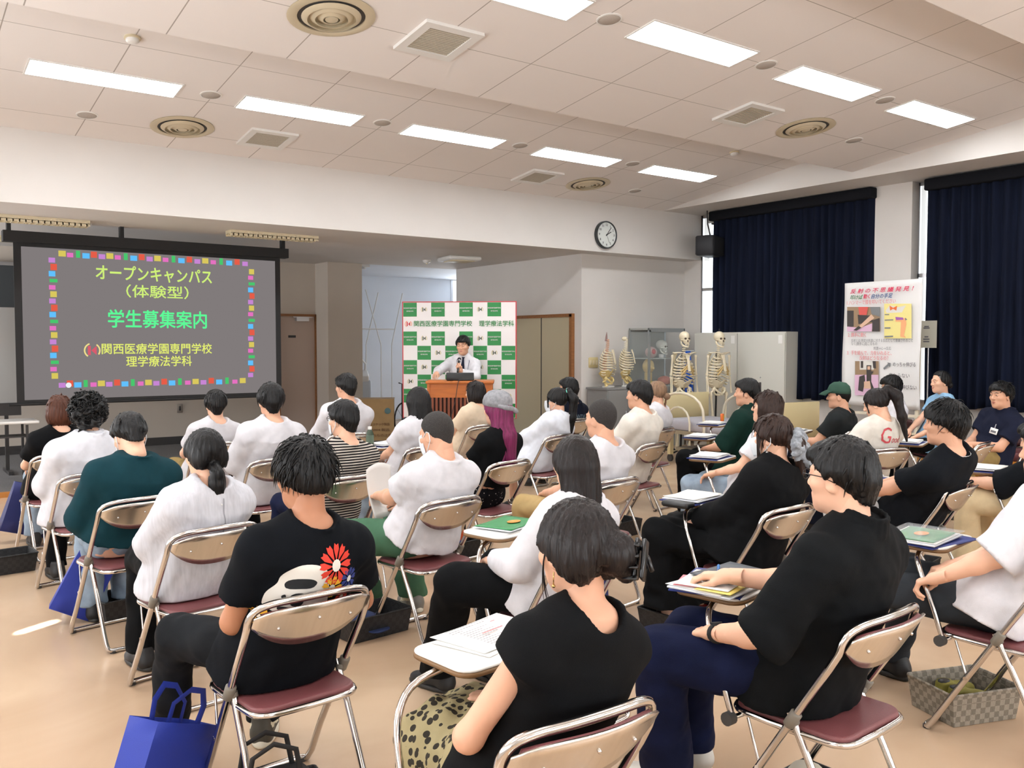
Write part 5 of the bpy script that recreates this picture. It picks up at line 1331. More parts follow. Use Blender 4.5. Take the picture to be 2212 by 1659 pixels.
def person(key, label, seat, head, zt, yaw=0, sex='m', skin='l', hy=0, hp=0, hr=0, hair=('short', 'black'), shirt=None, pants=None, arms=None, legs=None, h=.013, face=False, s=None, girth=1.0, hand=('relax', 'relax'), shoe=('plain', 'shoe_black'), pole=None, stand=False, twist=0, seed=0, pelvis=(0, .025), hs=None):
    fem = sex == 'f'; s = s or (.93 if fem else 1.0)
    t = thing('person', label, 'person', (seat[0], seat[1], 0), radians(yaw), 'seated audience' if not stand else None)
    Ri = RZ(-radians(yaw)); hs = hs or (.95 if fem else 1.0)
    hw = Ri @ Vector((head[0]-seat[0], head[1]-seat[1], 0))
    hth = {'buzz': .125, 'curly': .146}.get(hair[0], .134)*hs
    hc = V3(hw.x, hw.y, zt-hth)
    Rh = RZ(radians(hy)) @ RX(-radians(hp)) @ RY(radians(hr))
    Hp = V3(pelvis[0], pelvis[1], .545 if not stand else .94)
    nb = hc-(RZ(radians(hy*.35)) @ V3(0, (.052+.0007*hp)*hs, (.142-.0008*hp)*hs))
    axis = (nb-Hp); vz = axis.length/(.50*s); zA = axis.normalized()
    xA = (RZ(radians(twist)) @ V3(1, 0, 0)); xA = (xA-zA*xA.dot(zA)).normalized(); yA = zA.cross(xA)
    R = np.array([[xA.x, yA.x, zA.x], [xA.y, yA.y, zA.y], [xA.z, yA.z, zA.z]])
    def T(v): return Hp+xA*(v[0]*s)+yA*(v[1]*s)+zA*(v[2]*s*vz)
    sw = .158 if fem else .180
    arms = arms or ((-.10, .24, .655), (.10, .24, .655))
    A = []
    for sd in (0, 1):
        sg = (-1, 1)[sd]; S = T((sg*sw, -.018, .405))
        pl = (pole or {}).get(sd, (sg*.6, -.4, -.7))
        E, W = ik(S, Vector(arms[sd]), .275*s, .235*s, pl); A.append((S, E, W))
    L = []
    for sd in (0, 1):
        sg = (-1, 1)[sd]
        if stand: d = ((sg*.10, .03, .50), (sg*.11, 0, .09))
        else: d = (legs or (((-.13, .43, .545), (-.13, .42, .085)), ((.13, .43, .545), (.13, .42, .085))))[sd]
        L.append((Hp+V3(sg*.085*s, .02, -.01), Vector(d[0]), Vector(d[1])))
    # body, one surface
    f = Fld((-.50, -.50, .0), (.50, .95, 1.5 if not stand else 1.85), h)
    rg = [(-.09, .14, .10, 0, 0), (0, .155, .112, 0, -.01), (.12, .138, .095, 0, -.02), (.22, .135, .09, 0, -.025), (.34, .15, .092, 0, -.03), (.42, .145, .08, 0, -.026), (.47, .10, .058, 0, -.015), (.50, .058, .048, 0, -.005)]
    f.loft(Hp, R, [(z*s*(vz if z > 0 else 1), rx*s*g2, ry*s*g2, 0, cy*s) for z, rx, ry, _, cy in rg for g2 in (min(girth, 1.12),)], k=.03)
    f.cap(nb-zA*.03, hc-(Rh @ V3(0, .035*hs, .06*hs)), (.050 if fem else .057)*s, (.045 if fem else .053)*hs, k=.04)
    for sd in (0, 1):
        S, E, W = A[sd]; sg = (-1, 1)[sd]
        f.cap(T((sg*.04, -.015, .465)), S, .042*s, .044*s, k=.05)
        am = (.040, .036, .025) if fem else (.047, .041, .0275)
        f.cap(S, E, am[0]*s*girth**.5, am[1]*s, k=.03); f.cap(E, E+(W-E)*.35, am[1]*s, am[1]*s*1.0, k=.02); f.cap(E+(W-E)*.3, W, am[1]*s*.98, am[2]*s, k=.02)
        hp_, kn, an = L[sd]
        f.cap(hp_, kn, .080*s, .055*s, k=.04); f.cap(kn, kn+(an-kn)*.4, .052*s, .053*s, k=.02); f.cap(kn+(an-kn)*.35, an+V3(0, 0, -.01), .052*s, .034*s, k=.02)
    if not stand: f.plane((0, 0, .442), (0, 0, -1), (-.5, -.5, .3), (.5, .2, .5))
    parts = [f.mesh(), (xf(HEADV[fem][0], Rh, hc, hs), HEADV[fem][1])]
    hands = []
    for sd in (0, 1):
        S, E, W = A[sd]; hd = hand[sd]
        kind, dr, up = (hd, None, None) if isinstance(hd, str) else (hd+(None, None))[:3]
        yd = Vector(dr).normalized() if dr is not None else (W-E).normalized()*.6+V3((.25, -.25)[sd], .4, -.1)
        yd.normalize(); zu = Vector(up) if up is not None else V3(0, 0, 1); zu = (zu-yd*zu.dot(yd)).normalized(); xr = yd.cross(zu)
        RH = np.array([[xr.x, yd.x, zu.x], [xr.y, yd.y, zu.y], [xr.z, yd.z, zu.z]])
        v, fc = HANDV[kind]; mir = sd == 0
        parts.append((xf(v, RH, W, s*.98, mir), flip(fc) if mir else fc)); hands.append((W, RH))
    np_obj('body', parts, SKIN[skin], t)
    info = dict(t=t, T=T, R=R, Hp=Hp, hc=hc, Rh=Rh, hs=hs, arms=A, legs=L, nb=nb, s=s, hands=hands, vz=vz, stand=stand)
    P = info
    if shirt:
        o = dict(kind='tee', sleeve='short', off=.018, hem=-.10, neck=('crew', 0.0), mat=WHITE, name='shirt'); o.update(shirt)
        info['shirt'] = np_obj(o['name'], [shirt_mesh(P, T, Hp, R, s, vz, sw, A, nb, o['off'], o['kind'], o['sleeve'], o['hem'], seed*7+3, h*.82, o['neck'], girth)], o['mat'], t)
    if pants:
        o = dict(kind='trousers', wide=.01, mat=BLACK); o.update(pants)
        if o['kind'] == 'skirt': np_obj('skirt', [skirt_mesh(Hp, s, L, o.get('length', .8), seed*5+1, h, o.get('flare', .05))], o['mat'], t)
        elif not stand: info['trousers'] = np_obj(o['kind'], [pants_mesh(Hp, s, L, o['wide'], seed*5+1, h, o.get('shorts'))], o['mat'], t)
        else:
            g = Fld((-.3, -.25, 0), (.3, .25, 1.12), h); g.ell(Hp+V3(0, 0, .02), (.165, .12, .12), k=.03)
            for sd in (0, 1): g.cap(L[sd][0], L[sd][1], .09, .072, k=.03); g.cap(L[sd][1], L[sd][2], .07, .06, k=.02)
            g.wrinkle(.004, .1, seed); g.plane((0, 0, .06), (0, 0, -1)); np_obj('trousers', [g.mesh()], o['mat'], t)
    if shoe:
        for sd in (0, 1):
            hp_, kn, an = L[sd]; (v, fc), (v2, f2) = SHOEV[shoe[0]]
            fwd = V3(an.x-hp_.x, an.y-hp_.y, 0); fa = atan2(-fwd.x, fwd.y)*.6 if fwd.length > .05 else 0
            fa = (shoe[2][sd] if len(shoe) > 2 else fa)
            zz = max(0, an.z-.085); Rs = np.array(RZ(fa))
            k2 = s*.98
            if shoe[0] == 'chunky':
                cen = np.array([v[list(q)].mean(0) for q in fc]); cream = ((cen[:, 1] > .10) & (cen[:, 2] > .034) & (np.abs(cen[:, 0]) < .030)) | ((np.abs(cen[:, 0]) > .028) & (np.abs(cen[:, 2]-.062+.25*(cen[:, 1]-.02)) < .011) & (cen[:, 1] > -.07) & (cen[:, 1] < .09))
                F1 = [q for q, c_ in zip(fc, cream) if not c_]; F2 = [q for q, c_ in zip(fc, cream) if c_]
                vv = xf(v, Rs, (an.x, an.y, zz), k2); so = np_obj('shoe', [(vv, F1), (vv, F2)], [MATS.get(shoe[1]), mat('shoe_cream', rgb(214, 206, 180), .6)], t, mi=[0, 1])
                lc_ = MB(); loc_ = lambda p: Vector(xf([p], Rs, (an.x, an.y, zz), k2)[0])
                for i in range(5): lc_.tube([loc_((-.024, .02+.018*i, .083-.006*i)), loc_((0, .022+.018*i, .094-.008*i)), loc_((.024, .02+.018*i, .083-.006*i))], .0035, 5)
                lc_.build('laces', mat('lace_maroon', rgb(74, 34, 42), .7), so)
            else: so = np_obj('shoe', [(xf(v, Rs, (an.x, an.y, zz), k2), fc)], MATS.get(shoe[1]) or mat(shoe[1], rgb(24, 24, 26), .5), t)
            np_obj('sole', [(xf(v2, Rs, (an.x, an.y, zz), k2), f2)], mat('sole_white', rgb(220, 214, 196), .6) if shoe[1] != 'shoe_black' else mat('sole_dark', rgb(40, 38, 36), .6), so)
    if hair:
        hp2 = make_hair(hair[0], seed+11, .0065 if h > .010 else .0055)
        ob = np_obj('hair', [(xf(v, Rh, hc, hs), fc) for v, fc in hp2], HAIR[hair[1]], t); info['hair'] = ob
    if face: head_parts(t, P, Rh, hc, hs)
    PEOPLE[key] = info
    return info
for nm_, c_ in (('shoe_black', (26, 26, 28)), ('shoe_white', (214, 210, 202)), ('shoe_grey', (120, 118, 112)), ('shoe_red', (176, 40, 44)), ('shoe_olive', (66, 62, 52))): mat(nm_, rgb(*c_), .55)
def on_head(I, name, mb, m, parent=None):
    return np_obj(name, [(xf(np.array(mb.v), I['Rh'], I['hc'], I['hs']), mb.f)], m, parent or I['t'])
def glasses(I, col=(40, 38, 38)):
    m = MB()
    for s in (-1, 1):
        m.tube([(s*.032+.021*cos(a), .101-.0*abs(cos(a)), .004+.016*sin(a)) for a in [2*pi*i/20 for i in range(20)]], .0016, 5, closed=True)
        m.tube([(s*.053, .10, .009), (s*.07, .085, .01), (s*.078, .02, .006), (s*.078, -.02, -.008)], .0016, 5)
    m.tube([(-.011, .102, .008), (0, .104, .011), (.011, .102, .008)], .0016, 5)
    g = on_head(I, 'glasses', m, mat('glasses_frame', rgb(*col), .3, .4))
def mask(I):
    m = MB()
    def fn(u, v):
        a = radians(-72+144*u); z = -.108+.105*v; b = .012*sin(v*pi)
        return (.071*sin(a)*(1-.12*(1-v)), .018+(.085+b)*cos(a)*(.94+.06*v)+.012*max(0, cos(a))**4*(v), z+.02*(1-cos(a)))
    m.grid(fn, 18, 10)
    o = on_head(I, 'face_mask', m, cloth('mask_white', rgb(222, 226, 230)))
    md = o.modifiers.new('thick', 'SOLIDIFY'); md.thickness = .003
    l = MB()
    for s in (-1, 1): l.tube([(s*.066, .045, -.012), (s*.079, .0, .02), (s*.083, -.022, .012), (s*.08, -.02, -.03), (s*.062, .035, -.09)], .0022, 5)
    on_head(I, 'ear_loop', l, MATS['mask_white'], o)
def decal(I, polys, mats, name, base, x0=(1, 0, 0), back=True):
    """flat print laid on the cloth of the back (or chest): polys = [(mi, [(x, z), ...])] in torso units"""
    from mathutils.bvhtree import BVHTree
    me = I['shirt'].data; bv = BVHTree.FromPolygons([v.co for v in me.vertices], [p.vertices for p in me.polygons])
    R = I['R']; xA, yA, zA = Vector(R[:, 0]), Vector(R[:, 1]), Vector(R[:, 2]); out = MB()
    for k, (mi, pts) in enumerate(polys):
        bm = bmesh.new(); vs = [bm.verts.new((p[0], p[1], 0)) for p in pts]
        try: bm.faces.new(vs)
        except Exception: bm.free(); continue
        bmesh.ops.triangulate(bm, faces=bm.faces)
        for _ in range(3):
            long = [e for e in bm.edges if e.calc_length() > .018]
            if not long: break
            bmesh.ops.subdivide_edges(bm, edges=long, cuts=1, use_grid_fill=True)
            bmesh.ops.triangulate(bm, faces=bm.faces)
        bm.verts.index_update(); res = []; miss = False
        for v in bm.verts:
            o = I['Hp']+xA*(v.co.x*I['s'])+zA*(v.co.y*I['s']*I['vz'])+(-yA if back else yA)*.5
            hit, n, i_, d = bv.ray_cast(o, yA if back else -yA)
            if hit is None: miss = True; hit = o
            res.append(hit+(-yA if back else yA)*(.0020+.0005*(min(k, 4)+(1 if mi == 0 and k >= 6 else 0))))
        if not miss: out.add(res, [tuple(v.index for v in f_.verts) for f_ in bm.faces], mi)
        bm.free()
    return out.build(name, mats, I['shirt'] if base else I['t'], angle=180)
# ================================================================== CHAIRS
M_CHR = mat('chrome', rgb(214, 210, 206), .13, 1.0); M_BACKM = mat('brushed_steel_back', rgb(220, 214, 205), .25, 1.0, noise=.05, nscale=5, stretch=(14, 1, 1))
M_MAROON = mat('maroon_vinyl', rgb(118, 66, 68), .45, bump=.15, bscale=300); M_HINGE = mat('grey_hinge_plastic', rgb(118, 112, 102), .5); M_TAB = mat('tablet_white', rgb(232, 228, 222), .3); M_TEDGE = mat('tablet_wood_edge', rgb(120, 88, 54), .5); M_RUB = mat('foot_rubber', rgb(60, 58, 56), .7)
def build_chair(tablet):
    t = thing('folding_chair', 'x', 'chair')
    BX = .215
    pts = []
    def L(y): return (.232-(y+.0)*0)  # noqa
    def side(s):
        P0 = Vector((s*.205, .20, .014)); P1 = Vector((s*BX, -.225, .70))
        return [P0+(P1-P0)*k for k in (0, .25, .5, .75, 1)]
    left = side(-1); right = side(1)
    top = [Vector((-.212, -.236, .735)), Vector((-.195, -.25, .765)), Vector((-.15, -.266, .782)), Vector((-.08, -.279, .787)), Vector((0, -.283, .788)), Vector((.08, -.279, .787)), Vector((.15, -.266, .782)), Vector((.195, -.25, .765)), Vector((.212, -.236, .735))]
    bot = [Vector((.19, .212, .014)), Vector((.15, .217, .014)), Vector((-.15, .217, .014)), Vector((-.19, .212, .014))]
    MB().tube(smooth_path(left+top+list(reversed(right))+bot, 3, True), .0125, 10, closed=True).build('front_frame', M_CHR, t)
    rp = [Vector((-.195, -.055, .47)), Vector((-.197, -.16, .27)), Vector((-.198, -.262, .05)), Vector((-.19, -.275, .02)), Vector((-.165, -.277, .013)), Vector((.165, -.277, .013)), Vector((.19, -.275, .02)), Vector((.198, -.262, .05)), Vector((.197, -.16, .27)), Vector((.195, -.055, .47))]
    MB().tube(smooth_path(rp, 3), .0115, 10).build('rear_frame', M_CHR, t)
    sd = MB(); sd.rbox((0, -.03, .424), (.375, .40, .024), .06, None, 5); sd.build('seat', M_MAROON, t, bevel=.004)
    rim = [(x, y, .413) for x, y in [(-.187, -.16), (-.178, -.205), (-.15, -.23), (-.1, -.238), (.1, -.238), (.15, -.23), (.178, -.205), (.187, -.16), (.19, .1), (.18, .145), (.14, .175), (-.14, .175), (-.18, .145), (-.19, .1)]]
    MB().tube(smooth_path(rim, 3, True), .011, 8, closed=True).build('seat_rim', M_CHR, t)
    def bk(front):
        def fn(u, v):
            a = 2*u-1; zt = .776-.03*abs(a)**4; zb = .626+.085*abs(a)**2.6
            z = zb+(zt-zb)*v; y = -.225-.62*(z-.70)*1.0-.047*(1-a*a)-.012
            return (a*.208, y+(.006 if front else 0), z)
        return fn
    o = MB().grid(bk(False), 16, 5).build('backrest', M_BACKM, t, angle=180); md = o.modifiers.new('thick', 'SOLIDIFY'); md.thickness = .006; md.offset = 0
    def pad(u, v):
        q = Vector(bk(True)(.06+.88*u, .10+.84*v)); return (q.x, q.y+.007, q.z)
    o = MB().grid(pad, 14, 5).build('back_pad', M_MAROON, t, angle=180); md = o.modifiers.new('thick', 'SOLIDIFY'); md.thickness = .014; md.offset = 0
    for a in (-.62, 0, .62):
        u = (a+1)/2; q = Vector(bk(False)(u, .62 if a == 0 else .42)); MB().ball((q.x, q.y-.005, q.z), .0055, 8).build('screw', M_CHR, t)
    for s in (-1, 1):
        P0 = Vector((s*.205, .20, .014)); P1 = Vector((s*BX, -.225, .70)); d = (P1-P0).normalized(); c = P0+(P1-P0)*.655
        h = MB(); h.tube([c-d*.035, c-d*.03, c+d*.02, c+d*.025], [.014, .019, .019, .014], 10).tube([c-d*.01+Vector((-s*.012, 0, .0)), Vector((s*.196, -.075, .44))], [.017, .015], 8); h.build('hinge', M_HINGE, t)
        lk = MB(); lk.tube([Vector((s*.204, .045, .265)), Vector((s*.19, .1, .40))], .005, 6).cyl((s*.215, .045, .265), .008, .012, 10, RY(pi/2)); lk.build('link', M_CHR, t)
        for y, z, x in ((.212, .012, .19), (-.275, .012, .17)): MB().cyl((s*x, y, .007), .016, .014, 10).build('foot', M_RUB, t)
    if tablet:
        kn = MB().tube([(-.19, .12, .405), (-.235, .135, .40)], .008, 8).build('tablet_bracket', M_CHR, t); MB().cyl((-.243, .135, .40), .022, .03, 14, RY(pi/2)).build('knob', M_RUB, kn)
        MB().tube(smooth_path([(-.232, .13, .40), (-.236, .17, .52), (-.215, .235, .645), (-.15, .29, .70), (-.0, .335, .72)]), .0105, 8).build('tablet_arm', M_CHR, t)
        tb = MB().rbox((.045, .345, .742), (.38, .26, .008), .05, RZ(radians(8)), 5).build('writing_tablet', M_TAB, t); MB().rbox((.045, .345, .731), (.384, .264, .014), .052, RZ(radians(8)), 5).build('tablet_edge', M_TEDGE, tb)
    return t
CHA, CHB = build_chair(False), build_chair(True)
used = {False: False, True: False}
def chair(x, y, yaw, label, tablet=False):
    p = CHB if tablet else CHA
    if not used[tablet]:
        used[tablet] = True; p.location = (x, y, 0); p.rotation_euler = (0, 0, radians(yaw)); p['label'] = label; p['group'] = 'chrome folding chairs'; return p
    return dup(p, (x, y, 0), radians(yaw), label, 'chrome folding chairs')
def hpt(px, py, Y): p = at(px, py, Y=Y); return (p.x, p.y), p.z
def screen_yaw(x, y): return math.degrees(atan2(x-2.9, 11-y))
CH = 'chrome folding chair with maroon seat '
CHAIRS = {}; COBJ = {}
def sit(key, label, px, py, Y, clabel, dx=-.05, dy=.08, yaw=None, look=0, tablet=False, haschair=True, hand_w=None, knee_w=None, foot_w=None, **k):
    (hx, hy_), zt = hpt(px, py, Y)
    sx, sy_ = hx+dx, Y+dy
    if yaw is None: yaw = max(-8, min(16, screen_yaw(sx, sy_)*.6))+2
    CHAIRS[key] = (sx, sy_, yaw)
    if haschair: COBJ[key] = chair(sx, sy_, yaw, CH+clabel, tablet)
    Ri = RZ(-radians(yaw))
    def lc(w): return None if w is None else tuple(Ri @ Vector((w[0]-sx, w[1]-sy_, 0))+Vector((0, 0, w[2])))
    if hand_w:
        df = ((-.10, .25, .655), (.10, .25, .655)); k['arms'] = tuple(lc(hand_w[i]) if hand_w[i] else df[i] for i in (0, 1))
    if knee_w:
        dk = ((-.13, .43, .545), (.13, .43, .545)); df = ((-.13, .42, .085), (.13, .42, .085))
        k['legs'] = tuple((lc(knee_w[i]) if knee_w[i] else dk[i], lc(foot_w[i]) if foot_w and foot_w[i] else ((lc(knee_w[i])[0], lc(knee_w[i])[1]-.02, .085) if knee_w[i] else df[i])) for i in (0, 1))
    k.setdefault('hy', (screen_yaw(hx, hy_)-yaw)*.9+look)
    return person(key, label, (sx, sy_), (hx, hy_), zt, yaw=yaw, **k)
# ================================================================== THE AUDIENCE
LS = dict(kind='shirt', sleeve='long')
# ---- back row (nearest the camera)
P = sit('P20', 'woman in black cap-sleeve top, her low bun held by a sparkling claw clip', 1243, 1072, 1.60, 'nearest the camera, under the woman with the claw clip', dx=-.09, dy=.10, sex='f', skin='m', hair=('clip_bun', 'dark'), shirt=dict(mat=BLACK, sleeve='none', name='top', neck=('crew', .035), off=.016), pants=dict(kind='skirt', mat=PAISLEY, length=.75, flare=.0), h=.0085, hy=4, hp=4, tablet=True, hand_w=((1.20, 1.82, .62), (1.38, 1.92, .645)), knee_w=((1.23, 2.02, .52), (1.40, 2.06, .52)), foot_w=((1.24, 2.0, .085), (1.40, 2.04, .085)), seed=1, hand=('fold', 'relax'), pole={0: (-1, -.3, -.7)}, yaw=-2)
cl = MB()
for sg in (-1, 1):
    M0 = Vector((.078, -.150, -.02))
    cl.rbox(M0+Vector((sg*.0, -.012*sg, .0)), (.034, .012, .10), .01, RZ(.5) @ RY(.5))
    for i in range(4):
        b = M0+(RZ(.5) @ RY(.5)) @ Vector((0, 0, -.042+i*.028)); cl.tube([b+Vector((-.012, sg*.0, 0)), b+Vector((-.03, -.005+sg*.012, 0)), b+Vector((-.045, .012, 0))], [.005, .004, .002], 6)
cl.tube([M0+Vector((.018, -.02, -.03)), M0+Vector((.026, .0, .0)), M0+Vector((.018, .015, .03))], .006, 6)
mclip = mat('glitter_black', rgb(14, 14, 16), .25, noise=.9, nscale=300); on_head(P, 'hair_claw_clip', cl, mclip)
er = MB(); er.tube([(-.078, -.004, -.045), (-.079, -.002, -.075)], .0018, 5).ball((-.079, -.002, -.08), .005, 8); on_head(P, 'earring', er, mat('gold', rgb(206, 170, 110), .25, .9))
P = sit('P24', 'man in a black collared shirt and glasses, navy trousers, hand on papers', 1818, 940, 1.62, 'under the man in glasses and black collared shirt', dx=-.02, dy=.09, yaw=3, hy=3, hair=('short', 'black'), shirt=dict(mat=cloth('black_shirt_cloth', rgb(13, 15, 17)), kind='shirt', sleeve='half', neck=('collar', 0), off=.024, hem=-.13), pants=dict(mat=BLUED, wide=.032), h=.0085, face=True, tablet=True, hand_w=((2.22, 1.90, .66), (2.36, 1.95, .815)), knee_w=((2.17, 2.10, .55), (2.40, 2.17, .55)), foot_w=((2.28, 2.16, .085), (2.50, 2.25, .085)), hand=('fold', ('relax', (-.3, 1, -.1), (0, 0, 1))), shoe=('plain', 'shoe_white'), seed=2)
glasses(P)
w_ = MB(); W, RH = P['hands'][0]
w_.tube([Vector(W)+Vector(RH[:, 0])*.029*cos(a)*1.05+Vector(RH[:, 2])*.026*sin(a)-Vector(RH[:, 1])*.022 for a in [2*pi*i/18 for i in range(18)]], .0085, 6, closed=True); w_.cyl(Vector(W)+Vector(RH[:, 2])*.03-Vector(RH[:, 1])*.022, .019, .01, 16, Matrix(RH.tolist())); w_.build('wristwatch', M_BLK, P['t'])
P = sit('P32', 'person at the right edge in a white shirt with rolled sleeves and charcoal trousers', 2268, 905, 1.60, 'at the right edge under rolled white sleeves', dx=-.18, dy=.08, yaw=0, hy=5, hair=('short', 'black'), shirt=dict(mat=WHITE, kind='shirt', sleeve='half', neck=('collar', 0), off=.022), pants=dict(mat=GREYP, wide=.012), h=.0085, tablet=True, hand_w=((3.50, 1.83, .655), (3.64, 1.88, .655)), knee_w=((3.52, 2.12, .55), (3.86, 2.12, .55)), foot_w=((3.74, 2.36, .085), (3.98, 2.3, .085)), seed=3, pole={0: (-.3, -1, -.7)}, hand=('fold', 'fold'))
# ---- second row
P7 = sit('P7', 'man with cropped nape in a black T-shirt printed with a white face and flowers', 655, 947, 2.85, 'under the man in the flower-print black T-shirt', dx=-.06, dy=.09, yaw=4, hy=0, skin='t', hair=('undercut', 'black'), shirt=dict(mat=cloth('ink_black_jersey', rgb(10, 13, 18)), off=.018), pants=dict(mat=BLKD, wide=.014), h=.0085, knee_w=((.90, 3.28, .55), (1.33, 3.38, .55)), foot_w=((.92, 3.48, .085), (1.28, 3.44, .085)), shoe=('chunky', 'shoe_olive', (.5, -.55)), seed=4, hand_w=((1.07, 3.11, .66), (1.30, 3.10, .66)), pole={0: (-.55, -.8, -.3), 1: (.9, -.7, -.3)}, girth=1.04)
P = sit('P19', 'woman with half-tied long dark hair in a white blouse and black wide trousers', 1240, 937, 2.87, 'mostly hidden behind the woman with the claw clip', dx=-.06, dy=.08, yaw=4, sex='f', hair=('half_up', 'dark'), shirt=dict(mat=WHITE, kind='blouse', sleeve='long', off=.026, name='blouse', neck=('crew', .02)), pants=dict(mat=BLACK, wide=.035), h=.010, tablet=True, knee_w=((2.06, 3.22, .56), (2.40, 3.36, .55)), foot_w=((2.12, 3.45, .085), (2.38, 3.40, .085)), hand_w=((2.20, 3.12, .66), None), seed=5)
P = sit('P23', 'woman in a loose black dress with a big grey scrunchie and grey earring', 1668, 892, 2.90, 'under the woman in black with the grey scrunchie', dx=-.10, dy=.07, yaw=2, hy=16, sex='f', hair=('side_tail', 'brown'), shirt=dict(mat=cloth('black_gauze', rgb(11, 12, 14)), kind='blouse', sleeve='long', off=.04, name='dress_top', neck=('crew', .0)), pants=dict(kind='skirt', mat=cloth('black_gauze', rgb(11, 12, 14)), length=.82, flare=.05), h=.010, face=True, tablet=True, seed=6, hp=2, legs=(((-.18, .45, .55), (-.16, .40, .085)), ((.12, .45, .55), (.12, .42, .085))), shoe=('plain', 'shoe_red'))
mask(P)
sf = Fld((-.11, -.25, -.20), (.14, -.06, .09), .006); sc_ = MB()
for i in range(9):
    a = 2*pi*i/9; sf.cap((.012+.05*cos(a), -.145, -.035+.05*sin(a)), (.012+.075*cos(a+.3), -.15+.012*sin(a*2), -.035+.07*sin(a+.3)), .030, .022, k=.012)
sf.cap((.0, -.15, -.06), (.04, -.185, -.15), .034, .02, k=.015).cap((.03, -.14, -.05), (.085, -.15, -.14), .03, .016, k=.015).wrinkle(.006, .04, 3, 8); sc_.v, sc_.f = [tuple(v) for v in sf.mesh()[0]], [tuple(int(i) for i in q) for q in sf.mesh()[1]]
on_head(P, 'scrunchie', sc_, cloth('grey_gingham', rgb(142, 146, 152), noise=.3, nscale=60))
er = MB(); er.tube([(-.08, .0, -.04), (-.081, .0, -.07)], .0018, 5).ball((-.081, 0, -.078), .009, 8); on_head(P, 'earring', er, mat('silver', rgb(206, 206, 206), .2, .9))
P = sit('P30', 'man with fluffy black hair in a black T-shirt and white trousers, leaning back', 2042, 864, 2.62, 'under the leaning man with fluffy hair and white trousers', dx=.10, dy=.22, yaw=8, hy=6, hair=('mid', 'black'), hs=1.04, pelvis=(0, .07), skin='m', shirt=dict(mat=cloth('black_cotton_b', rgb(14, 17, 22)), off=.024), pants=dict(mat=cloth('white_trousers', rgb(206, 206, 208)), wide=.024), h=.010, face=True, tablet=True, hand_w=((4.93, 3.18, .66), (5.1, 3.2, .66)), seed=7)
nk_ = MB(); nk_.tube([P['T']((.066*sin(q), -.022+.062*cos(q), .508-.02*cos(q))) for q in [2*pi*i/24 for i in range(24)]], .0016, 5, closed=True); nk_.build('necklace', mat('silver', rgb(206, 206, 206), .2, .9), P['t'])
P = sit('P31', 'person at the right edge bending forward in a black T-shirt and beige trousers', 2243, 902, 2.62, 'at the right edge under beige trousers', dx=-.02, dy=-.06, yaw=8, hy=10, hp=18, hair=('short', 'black'), shirt=dict(mat=cloth('black_cotton_b', rgb(14, 17, 22)), sleeve='half', off=.024), pants=dict(mat=BEIGE, wide=.026), tablet=True, h=.011, face=True, hand_w=((6.03, 2.98, .68), (6.2, 3.0, .66)), shoe=('plain', 'shoe_grey'), seed=8)
# ---- third row
P = sit('P6', 'woman with a low ponytail in a pale grey blouse buttoned at the back', 441, 923, 4.10, 'under the woman in the pale grey blouse', yaw=10, hy=-2, hp=4, sex='f', hair=('low_tail', 'black'), shirt=dict(mat=knit_grey(), kind='blouse', sleeve='long', off=.034, hem=-.13, name='blouse', neck=('crew', .0)), pants=dict(mat=BLACK, wide=.02), h=.0105, seed=9, legs=(((-.04, .43, .545), (-.06, .40, .085)), ((.17, .43, .545), (.17, .42, .085))))
sc2 = MB(); sc2.tube([(.026*cos(a), -.118+.02*sin(a), -.078+.01*sin(a)) for a in [2*pi*i/16 for i in range(16)]], .009, 6, closed=True); on_head(P, 'hair_tie', sc2, mat('tie_grey', rgb(70, 70, 74), .7))
bt2 = MB()
for z in (.455, .42): bt2.ball(P['T']((.005, -.128+.0*z, z)), .006, 8)
bt2.build('button', M_WHITE, P['shirt'])
decal(P, [(0, [(.012, .485), (.018, .485), (.016, .42), (.024, .38), (.018, .30), (.012, .30), (.018, .38), (.010, .42)])], [cloth('seam_grey', rgb(150, 150, 156))], 'placket_seam', True)
P = sit('P11', 'man with cropped hair and face mask in a white T-shirt and green trousers', 943, 889, 4.09, 'under the man with cropped hair and green trousers', yaw=8, hy=8, hp=12, skin='m', hair=('buzz', 'buzz'), shirt=dict(mat=WHITE, off=.026, hem=-.055, neck=('crew', -.02)), pants=dict(mat=GREENP, wide=.028), h=.0105, knee_w=((2.13, 4.42, .55), (2.55, 4.6, .55)), foot_w=((2.42, 4.72, .085), (2.66, 4.62, .085)), hand_w=((2.36, 4.48, .74), (2.55, 4.5, .68)), shoe=('chunky', 'shoe_grey'), seed=10, girth=1.06)
mask(P)
P = sit('P16', 'boy with very short hair in a plain white T-shirt and khaki trousers', 1298, 862, 4.07, 'under the boy with very short hair and white T-shirt', yaw=6, skin='m', hair=('buzz', 'buzz'), shirt=dict(mat=WHITE, off=.024), pants=dict(mat=KHAKI, wide=.014), h=.011, seed=11, face=True)
P = sit('P22', 'woman with short brown hair in a white T-shirt and pale grey jeans', 1657, 842, 4.07, 'under the woman in pale jeans', dx=-.06, yaw=12, hy=18, hp=-6, sex='f', hair=('bob', 'brown'), shirt=dict(mat=WHITE, off=.026), pants=dict(mat=DENIM, wide=.025), h=.012, face=True, tablet=True, seed=12, hand_w=((5.0, 4.3, .66), None), hs=.97)
P = sit('P26', 'girl with a long high ponytail in a white sweatshirt lettered in red', 1893, 838, 3.95, 'under the girl in the red-lettered white sweatshirt', dx=-.02, yaw=-14, hy=34, hp=18, sex='f', hair=('high_tail', 'dark'), shirt=dict(mat=OFFW, sleeve='half', off=.026, name='sweatshirt'), pelvis=(0, .03), pants=dict(mat=NAVY, wide=.02), h=.011, face=True, seed=13, hand_w=((6.33, 4.22, .76), (6.48, 4.25, .76)))
P26 = P
